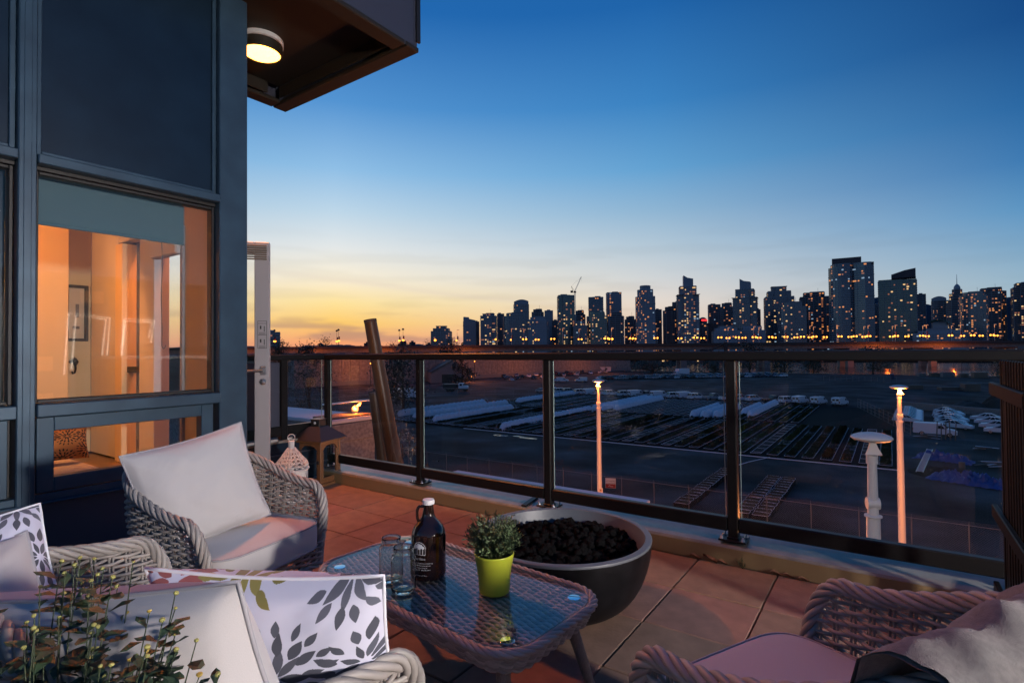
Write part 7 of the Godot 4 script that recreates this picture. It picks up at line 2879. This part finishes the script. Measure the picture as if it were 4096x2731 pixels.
func car_proto(kind: String, paint: Material, near: bool, rack := false) -> Node3D:
	var d: Dictionary = CARS[kind]
	var o := Node3D.new()
	var hw: float = d.w / 2
	var turn := Basis(Vector3(0, 0, 1), Vector3(0, 1, 0), Vector3(-1, 0, 0))   # outline (x, y) laid in (z, y), pushed along -x
	var poly := PackedVector2Array()
	for k in range(0, d.body.size(), 2):
		poly.append(Vector2(d.body[k], d.body[k + 1]))
	var b := MB.new()
	# middle slab and two tapered cheeks give the body rounded shoulders
	b.prism(poly, -hw + 0.09, hw - 0.09, Transform3D(turn, Vector3.ZERO))
	var inner := PackedVector2Array()
	for q in poly:
		inner.append(Vector2(q.x * 0.975, 0.5 + (q.y - 0.5) * (0.9 if kind != "van" else 0.96)))
	b.prism(inner, -hw, hw, Transform3D(turn, Vector3.ZERO))
	put("body", b, paint, o)
	if d.cab.size():
		var c: Array = d.cab
		var g := MB.new()
		var w0 := hw - 0.10
		var w1 := hw - 0.24
		var P := [Vector3(-w0, c[1], c[0]), Vector3(w0, c[1], c[0]), Vector3(w0, c[3], c[2]), Vector3(-w0, c[3], c[2]), Vector3(-w1, c[5], c[4]), Vector3(w1, c[5], c[4]), Vector3(w1, c[7], c[6]), Vector3(-w1, c[7], c[6])]
		g.quad(P[1], P[0], P[4], P[5])
		g.quad(P[2], P[1], P[5], P[6])
		g.quad(P[3], P[2], P[6], P[7])
		g.quad(P[0], P[3], P[7], P[4])
		put("window_glass", g, M.car_glass, o)
		var r := MB.new()
		r.quad(P[4] + Vector3(0, 0.05, 0.05), P[7] + Vector3(0, 0.05, -0.08), P[6] + Vector3(0, 0.05, -0.08), P[5] + Vector3(0, 0.05, 0.05))
		r.quad(P[7] + Vector3(0, 0.05, -0.08), P[7], P[6], P[6] + Vector3(0, 0.05, -0.08))
		r.quad(P[5] + Vector3(0, 0.05, 0.05), P[5], P[4], P[4] + Vector3(0, 0.05, 0.05))
		r.quad(P[6] + Vector3(0, 0.05, -0.08), P[6], P[5], P[5] + Vector3(0, 0.05, 0.05))
		r.quad(P[4] + Vector3(0, 0.05, 0.05), P[4], P[7], P[7] + Vector3(0, 0.05, -0.08))
		for q in [[0, 4], [1, 5], [2, 6], [3, 7]]:
			r.rod(P[q[0]], P[q[1]], 0.05, 5)
		for s in [-1, 1]:
			for f in [0.36, 0.66]:
				var z0: float = lerpf(c[0], c[2], f)
				var z1: float = lerpf(c[4], c[6], f)
				r.rod(Vector3(s * (w0 + 0.005), c[1], z0), Vector3(s * (w1 + 0.005), c[5], z1), 0.04, 4)
		put("roof", r, paint, o)
	else:
		var g := MB.new()
		# windscreen and door windows of the van
		g.quad(Vector3(-hw + 0.14, 1.34, 1.62), Vector3(hw - 0.14, 1.34, 1.62), Vector3(hw - 0.2, 1.94, 1.06), Vector3(-hw + 0.2, 1.94, 1.06))
		for s in [-1, 1]:
			var A := Vector3(s * (hw + 0.004), 1.3, 0.45)
			var B := Vector3(s * (hw + 0.004), 1.3, 1.35)
			var C := Vector3(s * (hw + 0.004), 1.78, 0.95)
			var D := Vector3(s * (hw + 0.004), 1.78, 0.45)
			if s > 0:
				g.quad(B, A, D, C)
			else:
				g.quad(A, B, C, D)
			# rear door windows
			g.quad(Vector3(s * 0.42 + 0.3, 1.3, -2.785), Vector3(s * 0.42 - 0.3, 1.3, -2.785), Vector3(s * 0.42 - 0.3, 1.72, -2.76), Vector3(s * 0.42 + 0.3, 1.72, -2.76))
		put("window_glass", g, M.car_glass, o)
	if kind == "pickup":
		put("load_bed", one(Vector3(0, 1.05, -1.85), Vector3(1.62, 0.16, 1.9), 0.02), M.gasket, o)
		if rack:
			put("canopy_top", one(Vector3(0, 1.42, -1.85), Vector3(1.8, 0.62, 2.0), 0.08), paint, o)
	var wm: ArrayMesh = M["_wheel"]
	var hm: ArrayMesh = M["_hub"]
	var big := 1.0 if kind == "sedan" else 1.12
	for wz in d.wz:
		for s in [-1, 1]:
			var w := put("wheel", wm, M.tyre, o)
			w.position = Vector3(s * (hw - 0.11), 0.335 * big, wz)
			w.scale = Vector3.ONE * big
			if near:
				put("hub", hm, M.hub, w)
	for s in [-1, 1]:
		var zr: float = d.body[2]
		var zf: float = d.body[d.body.size() - 4]
		var yb := 0.86 if kind != "van" else 1.0
		put("tail_light", one(Vector3(s * (hw - 0.16), yb, zr + 0.03), Vector3(0.22, 0.2 if kind != "van" else 0.42, 0.12), 0.02), M.lamp_red, o)
		put("headlight", one(Vector3(s * (hw - 0.24), 0.7 if kind == "sedan" else 0.8, zf - 0.04), Vector3(0.36, 0.15, 0.16), 0.03), M.lamp_clear, o)
	if near or kind == "van":
		put("rear_plate", one(Vector3(0, 0.72, d.body[2] - 0.012), Vector3(0.34, 0.16, 0.02), 0.004), M.gasket, o)
		put("bumper", one(Vector3(0, 0.5, d.body[2] + 0.02), Vector3(d.w - 0.15, 0.16, 0.14), 0.03), M.gasket if kind == "van" else paint, o)
		for s in [-1, 1]:
			put("mirror", one(Vector3(s * (hw + 0.09), 1.12, 0.85 if kind != "van" else 1.3), Vector3(0.16, 0.14, 0.1), 0.03), paint, o)
	if rack and kind != "pickup":
		var m := MB.new()
		var top := 2.06 if kind == "van" else 1.8
		for k in 4:
			m.rod(Vector3(-0.75, top + 0.18, -2.2 + 0.85 * k), Vector3(0.75, top + 0.18, -2.2 + 0.85 * k), 0.025, 4)
		for s in [-0.75, 0.75]:
			m.rod(Vector3(s, top + 0.18, -2.2), Vector3(s, top + 0.18, 0.35), 0.025, 4)
			m.rod(Vector3(s, top - 0.05, -2.2), Vector3(s, top + 0.18, -2.2), 0.025, 4)
			m.rod(Vector3(s, top - 0.05, 0.35), Vector3(s, top + 0.18, 0.35), 0.025, 4)
		put("roof_rack", m, M.dark_metal, o)
	return o


func park(proto: Node3D, called: String, at: Vector3, turn: float, label: String, cat: String, group := "") -> void:
	var o := proto.duplicate()
	o.name = numbered(called)
	add_child(o, true)
	o.position = at + Vector3(0, LOT, 0)
	o.rotation.y = turn
	tag(o, label, cat, group)


func make_vehicles() -> void:
	rng.seed = 31337
	M["_wheel"] = wheel_mesh()
	M["_hub"] = hub_mesh()
	var pr := {}
	for k in ["sedan", "suv", "minivan", "van", "pickup"]:
		pr[k + "_white"] = car_proto(k, M.car_white, true, false)
	for k in ["van", "pickup", "minivan"]:
		pr[k + "_rack"] = car_proto(k, M.car_white, true, true)
	for c in ["black", "red", "blue", "silver"]:
		for k in ["sedan", "suv", "pickup"]:
			pr[k + "_" + c] = car_proto(k, M["car_" + c], false)
	pr["van_silver"] = car_proto("van", M.car_silver, true)
	# front row along the back of the farm: seen three-quarter from behind
	var row := ["sedan_silver", "van_white", "minivan_white", "suv_silver", "minivan_white", "van_white", "pickup_white", "suv_white", "minivan_white", "van_rack", "pickup_silver", "van_white", "suv_white", "van_white", "minivan_white", "pickup_silver", "pickup_white", "minivan_rack", "suv_white", "pickup_black", "minivan_white", "van_white", "van_rack", "van_rack"]
	var xs := [-97.0, -88.6, -82.4, -74.0, -67.6, -61.8, -56.4, -51.2, -46.4, -41.6, -37.0, -32.6, -28.6, -0.0]
	var words := {"van": "van", "minivan": "minivan", "suv": "estate car", "pickup": "pickup truck", "sedan": "sedan"}
	var hues := {"white": "white", "silver": "silver", "black": "black", "rack": "white", "red": "red", "blue": "dark blue"}
	for i in row.size():
		var x := -96.5 + 3.72 * i + (2.2 * sin(i * 1.7) * 0.3)
		var parts: PackedStringArray = row[i].split("_")
		var z := -155.5 + rng.randf_range(-0.8, 0.8)
		var turn := PI - 0.62 + rng.randf_range(-0.06, 0.06)
		if i == 0:
			turn = PI / 2 - 0.3
		if i > 20:
			turn = PI - 0.28
		var ord := ["first", "second", "third", "fourth", "fifth", "sixth", "seventh", "eighth", "ninth", "tenth", "eleventh", "twelfth", "thirteenth", "fourteenth", "fifteenth", "sixteenth", "seventeenth", "eighteenth", "nineteenth", "twentieth", "twenty-first", "twenty-second", "twenty-third", "last"]
		park(pr[row[i]], "parked_" + ("van" if parts[0].contains("van") else "truck" if parts[0] == "pickup" else "car"), Vector3(x, 0, z), turn, "%s %s%s, %s from left in the row behind the beds" % [hues[parts[1]], words[parts[0]], " with a roof rack" if parts[1] == "rack" and parts[0] != "pickup" else "", ord[i]], words[parts[0]], "vehicles parked behind the planting beds")
	# dark rows on the far gravel, facing the viewer
	var a := Vector3(-112.0, 0, -236.5)
	var b := Vector3(-44.0, 0, -299.0)
	for r in 3:
		var cnt: int = [26, 25, 16][r]
		for i in cnt:
			var f := float(i) / (cnt - 1)
			if r == 2:
				f = lerpf(0.34, 1.0, f)
			var p := a.lerp(b, f) + Vector3(-0.676, 0, -0.737) * (6.6 * r) + Vector3(rng.randf_range(-0.3, 0.3), 0, rng.randf_range(-0.4, 0.4))
			var v := rng.randf()
			var c := "black" if v < 0.42 else ("white" if v < 0.68 else ("blue" if v < 0.76 else ("silver" if v < 0.95 else "red")))  # more pale paint mixed in, standing for sky glints on roofs
			if r == 2:
				c = "white" if v < 0.7 else "silver"
			if i == 1 and r == 0:
				c = "red"
			var k := "suv"
			if rng.randf() < 0.25:
				k = "pickup"
			elif rng.randf() < 0.15:
				k = "sedan"
			var where: String = ["front", "middle", "rear"][r]
			park(pr[k + "_" + c], "parked_car", p, -0.45 + rng.randf_range(-0.05, 0.05), "%s %s in the %s of the long far rows of cars" % [hues[c], words[k], where], "car", "%s %ss in the %s of the far rows" % [hues[c], words[k], where])
	# the car park before the warehouse
	for r in 5:
		for i in 11:
			if rng.randf() < 0.22:
				continue
			var p := Vector3(-146.0 - 5.6 * r, 0, -206.0 - 10.5 * i - 7.0 * r) + Vector3(rng.randf_range(-1.0, 1.0), 0, rng.randf_range(-2.5, 2.5))
			if p.z < -330.0:
				continue
			var v := rng.randf()
			var c := "black" if v < 0.45 else ("white" if v < 0.65 else ("silver" if v < 0.85 else ("blue" if v < 0.95 else "red")))
			var k := "sedan" if rng.randf() < 0.55 else "suv"
			park(pr[k + "_" + c], "parked_car", p, rng.randf_range(-0.2, 0.2) + 0.7 + (PI if rng.randf() < 0.3 else 0.0), "%s %s parked in the car park before the lit warehouse" % [hues[c], words[k]], "car", "%s %ss before the warehouse" % [hues[c], words[k]])
	park(pr["van_white"], "parked_van", Vector3(-120.5, 0, -212.0), 2.05, "white van on the open gravel, left of a pair", "van")
	park(pr["van_white"], "parked_van", Vector3(-113.6, 0, -216.5), -1.05, "white van on the open gravel, right of a pair", "van")
	park(pr["sedan_silver"], "parked_car", Vector3(-106.0, 0, -222.0), 2.2, "silver sedan half behind the street lamp on the open gravel", "car")
	park(pr["suv_white"], "parked_car", Vector3(-124.8, 0, -211.0), 2.0, "white estate car beside the pair of vans on the open gravel", "car")
	# white sedans close together on the right
	var at_z := -144.0
	for i in 8:
		park(pr["sedan_white"], "white_sedan", Vector3(3.2 - 0.1 * i, 0, -143.5 + 2.55 * i), PI / 2 - 0.28, "white sedan, number %s from the back in the left file of sedans" % ["one", "two", "three", "four", "five", "six", "seven", "eight"][i], "car", "white sedans in the left file")
	for i in 8:
		park(pr["sedan_white"], "white_sedan", Vector3(9.6 + 0.35 * sin(i * 2.0) - 0.12 * i, 0, -144.5 + 3.5 * i), PI / 2 - 0.30, "white sedan, number %s from the back in the middle file of sedans" % ["one", "two", "three", "four", "five", "six", "seven", "eight"][i], "car", "white sedans in the middle file")
	for i in 4:
		park(pr["sedan_white"], "white_sedan", Vector3(14.6, 0, -135.5 + 6.2 * i), -PI / 2 - 0.15, "white sedan, number %s from the back in the right file by the screen" % ["one", "two", "three", "four"][i], "car", "white sedans in the right file")
	park(pr["van_white"], "parked_van", Vector3(5.6, 0, -109.0), PI / 2 - 0.1, "white panel van standing side on in front of the sedans", "van")
	# dump truck and the lettered box truck
	var d := thing("dump_truck", "dump truck with a white cab and dark tipper beside the wire fence", "truck", Vector3(-125.5, LOT, -145.5), PI / 2 + 0.45)
	put("tipper_body", one(Vector3(0, 2.0, -2.0), Vector3(2.4, 1.4, 5.2), 0.06), M.dark_metal, d)
	put("chassis", one(Vector3(0, 0.85, 0.0), Vector3(1.0, 0.3, 8.6), 0.03), M.gasket, d)
	put("cab", one(Vector3(0, 2.0, 1.75), Vector3(2.2, 1.9, 1.7), 0.15), M.car_white, d)
	put("bonnet", one(Vector3(0, 1.55, 3.3), Vector3(1.7, 1.1, 1.7), 0.18), M.car_white, d)
	put("windscreen", one(Vector3(0, 2.45, 2.58), Vector3(1.9, 0.7, 0.08), 0.02), M.car_glass, d)
	for s in [-1, 1]:
		put("side_window", one(Vector3(s * 1.1, 2.4, 1.8), Vector3(0.06, 0.65, 0.9), 0.02), M.car_glass, d)
		put("headlight", one(Vector3(s * 0.6, 1.4, 4.15), Vector3(0.3, 0.2, 0.08), 0.02), M.lamp_clear, d)
		for z in [3.2, -1.6, -3.0]:
			var w := put("wheel", M["_wheel"], M.tyre, d)
			w.position = Vector3(s * 0.98, 0.5, z)
			w.scale = Vector3.ONE * 1.5
	var x := thing("box_truck", "white box truck lettered SOLE FOOD standing behind the leaning mast", "truck", Vector3(-115.6, LOT, -112.0), 2.3)
	put("box", one(Vector3(0, 2.2, -1.0), Vector3(2.4, 2.5, 5.6), 0.04), M.car_white, x)
	put("cab", one(Vector3(0, 1.55, 2.9), Vector3(2.1, 1.9, 1.9), 0.2), M.car_white, x)
	put("windscreen", one(Vector3(0, 1.95, 3.82), Vector3(1.8, 0.7, 0.1), 0.02), M.car_glass, x)
	put("chassis", one(Vector3(0, 0.72, -0.3), Vector3(1.0, 0.3, 7.0), 0.03), M.gasket, x)
	for s in [-1, 1]:
		put("headlight", one(Vector3(s * 0.75, 0.95, 3.85), Vector3(0.3, 0.2, 0.08), 0.02), M.lamp_clear, x)
		for z in [2.6, -2.4]:
			var w := put("wheel", M["_wheel"], M.tyre, x)
			w.position = Vector3(s * 0.95, 0.42, z)
			w.scale = Vector3.ONE * 1.3
	put("lettered_panel", one(Vector3(1.2, 2.55, -0.9), Vector3(0.03, 1.15, 3.6), 0.01), M.sign_black, x)
	var tx := put("lettering", text_mb("SOLE FOOD", 0.85), M.sign_white, x)
	tx.transform = Transform3D(Basis(Vector3.UP, PI / 2), Vector3(1.225, 2.35, -0.9))
	var t2 := put("lettering", text_mb("STREET FARMS", 0.4), M.sign_white, x)
	t2.transform = Transform3D(Basis(Vector3.UP, PI / 2), Vector3(1.225, 1.98, -0.9))
	var bt := thing("box_truck", "plain white box truck standing tall above the rows of dark cars", "truck", Vector3(-92.0, LOT, -290.0), -0.45)
	put("box", one(Vector3(0, 2.6, -1.0), Vector3(2.5, 2.6, 8.0), 0.05), M.car_white, bt)
	put("cab", one(Vector3(0, 1.6, 3.9), Vector3(2.2, 2.0, 1.8), 0.2), M.car_white, bt)
	put("windscreen", one(Vector3(0, 2.0, 4.8), Vector3(1.9, 0.7, 0.08), 0.02), M.car_glass, bt)
	for s in [-1, 1]:
		for z in [3.6, -3.2]:
			var w := put("wheel", M["_wheel"], M.tyre, bt)
			w.position = Vector3(s * 0.98, 0.45, z)
			w.scale = Vector3.ONE * 1.4
	for p in pr.values():
		p.free()


func make_town_lights() -> void:
	# small far lights along the far shore and on the hill: lit windows of houses too small to show more
	rng.seed = 808
	var ax := Vector3(-0.572, 0, -0.820)
	var rt := Vector3(0.820, 0, -0.572)
	for k in 60:
		var far := k < 34
		var d := rng.randf_range(1500, 2200) if far else rng.randf_range(560, 660)
		var r := rng.randf_range(-0.36, -0.08) * d if far else rng.randf_range(0.02, 0.42) * d
		var at := ax * d + rt * r + Vector3(0, LOT + (rng.randf_range(14, 36) if far else 1.2), 0)
		var t := thing("far_house", "tiny house with a lit window %s" % ("on the far hillside below the sunset" if far else "on the far shore beyond the bridge"), "house", at, 0.6092, "lit houses on the hill" if far else "lit houses on the far shore")
		var s := rng.randf_range(5, 9) if far else rng.randf_range(4, 7)
		var m := MB.new()
		m.prism(PackedVector2Array([Vector2(-s, -3), Vector2(s, -3), Vector2(s, s * 0.8), Vector2(0, s * 1.3), Vector2(-s, s * 0.8)]), -s, s)
		put("walls", m, M.hill if far else M.tower_brick, t)
		var w := MB.new()
		for j in rng.randi_range(1, 3):
			w.box(Vector3(rng.randf_range(-0.7, 0.7) * s, rng.randf_range(0.5, s * 0.6), s + 0.1), Vector3(rng.randf_range(1.2, 2.6), rng.randf_range(0.9, 1.5), 0.1))
		put("lit_window", w, M.lit_warm if rng.randf() < 0.7 else M.lit_pale, t)
	# flat roofed towers of the hill suburb, and a dome with a red sign
	for k in 6:
		var at: Vector3 = ax * 1750.0 + rt * [-468.0, -430.0, -352.0, -322.0, -268.0, -250.0][k] + Vector3(0, LOT + 10.0, 0)
		var t := thing("hill_block", "small flat roofed block on the hilltop skyline, number %s from the left" % ["one", "two", "three", "four", "five", "six"][k], "building", at, 0.6092)
		var m := MB.new()
		var hh: float = [34.0, 26.0, 40.0, 36.0, 30.0, 26.0][k]
		m.box(Vector3(0, hh / 2, 0), Vector3(18, hh, 14))
		m.box(Vector3(0, hh + 2, 0), Vector3(7, 5, 7))
		put("walls", m, M.hill, t)
	var dm := thing("domed_pavilion", "dark dome with a glowing red sign between two towers", "building", Vector3(-234.6, LOT, -848.0), 0.6092)
	var b := MB.new()
	b.box(Vector3(0, 27, 0), Vector3(26, 54, 18))
	put("walls", b, M.tower_brick, dm)
	var d2 := MB.new()
	d2.ball(Vector3(0, 57, 0), 6.5, 16)
	put("dome", d2, M.dark_metal, dm)
	var rs := glow("sign_glow_red", Color(1.0, 0.12, 0.08), 2.0)
	put("red_sign", one(Vector3(0, 58.5, 6.6), Vector3(8.5, 2.6, 0.4), 0.1), rs, dm)


func _ready() -> void:
	rng.seed = 11
	make_camera()
	make_sky()
	make_sun()
	make_materials()
	make_ground()
	make_floor()
	make_kerb()
	make_railing()
	make_screen()
	make_flat()
	make_far_end()
	make_bridge()
	make_towers()
	make_crane()
	make_buildings()
	make_town_lights()
	make_trees()
	make_masts()
	make_street_lamps()
	make_fence()
	make_beds()
	make_planters()
	make_lot_things()
	make_vehicles()
	rng.seed = 23
	make_seats()
	make_table()
	make_bowl()
	make_lanterns()
	make_mum()
	make_litter()
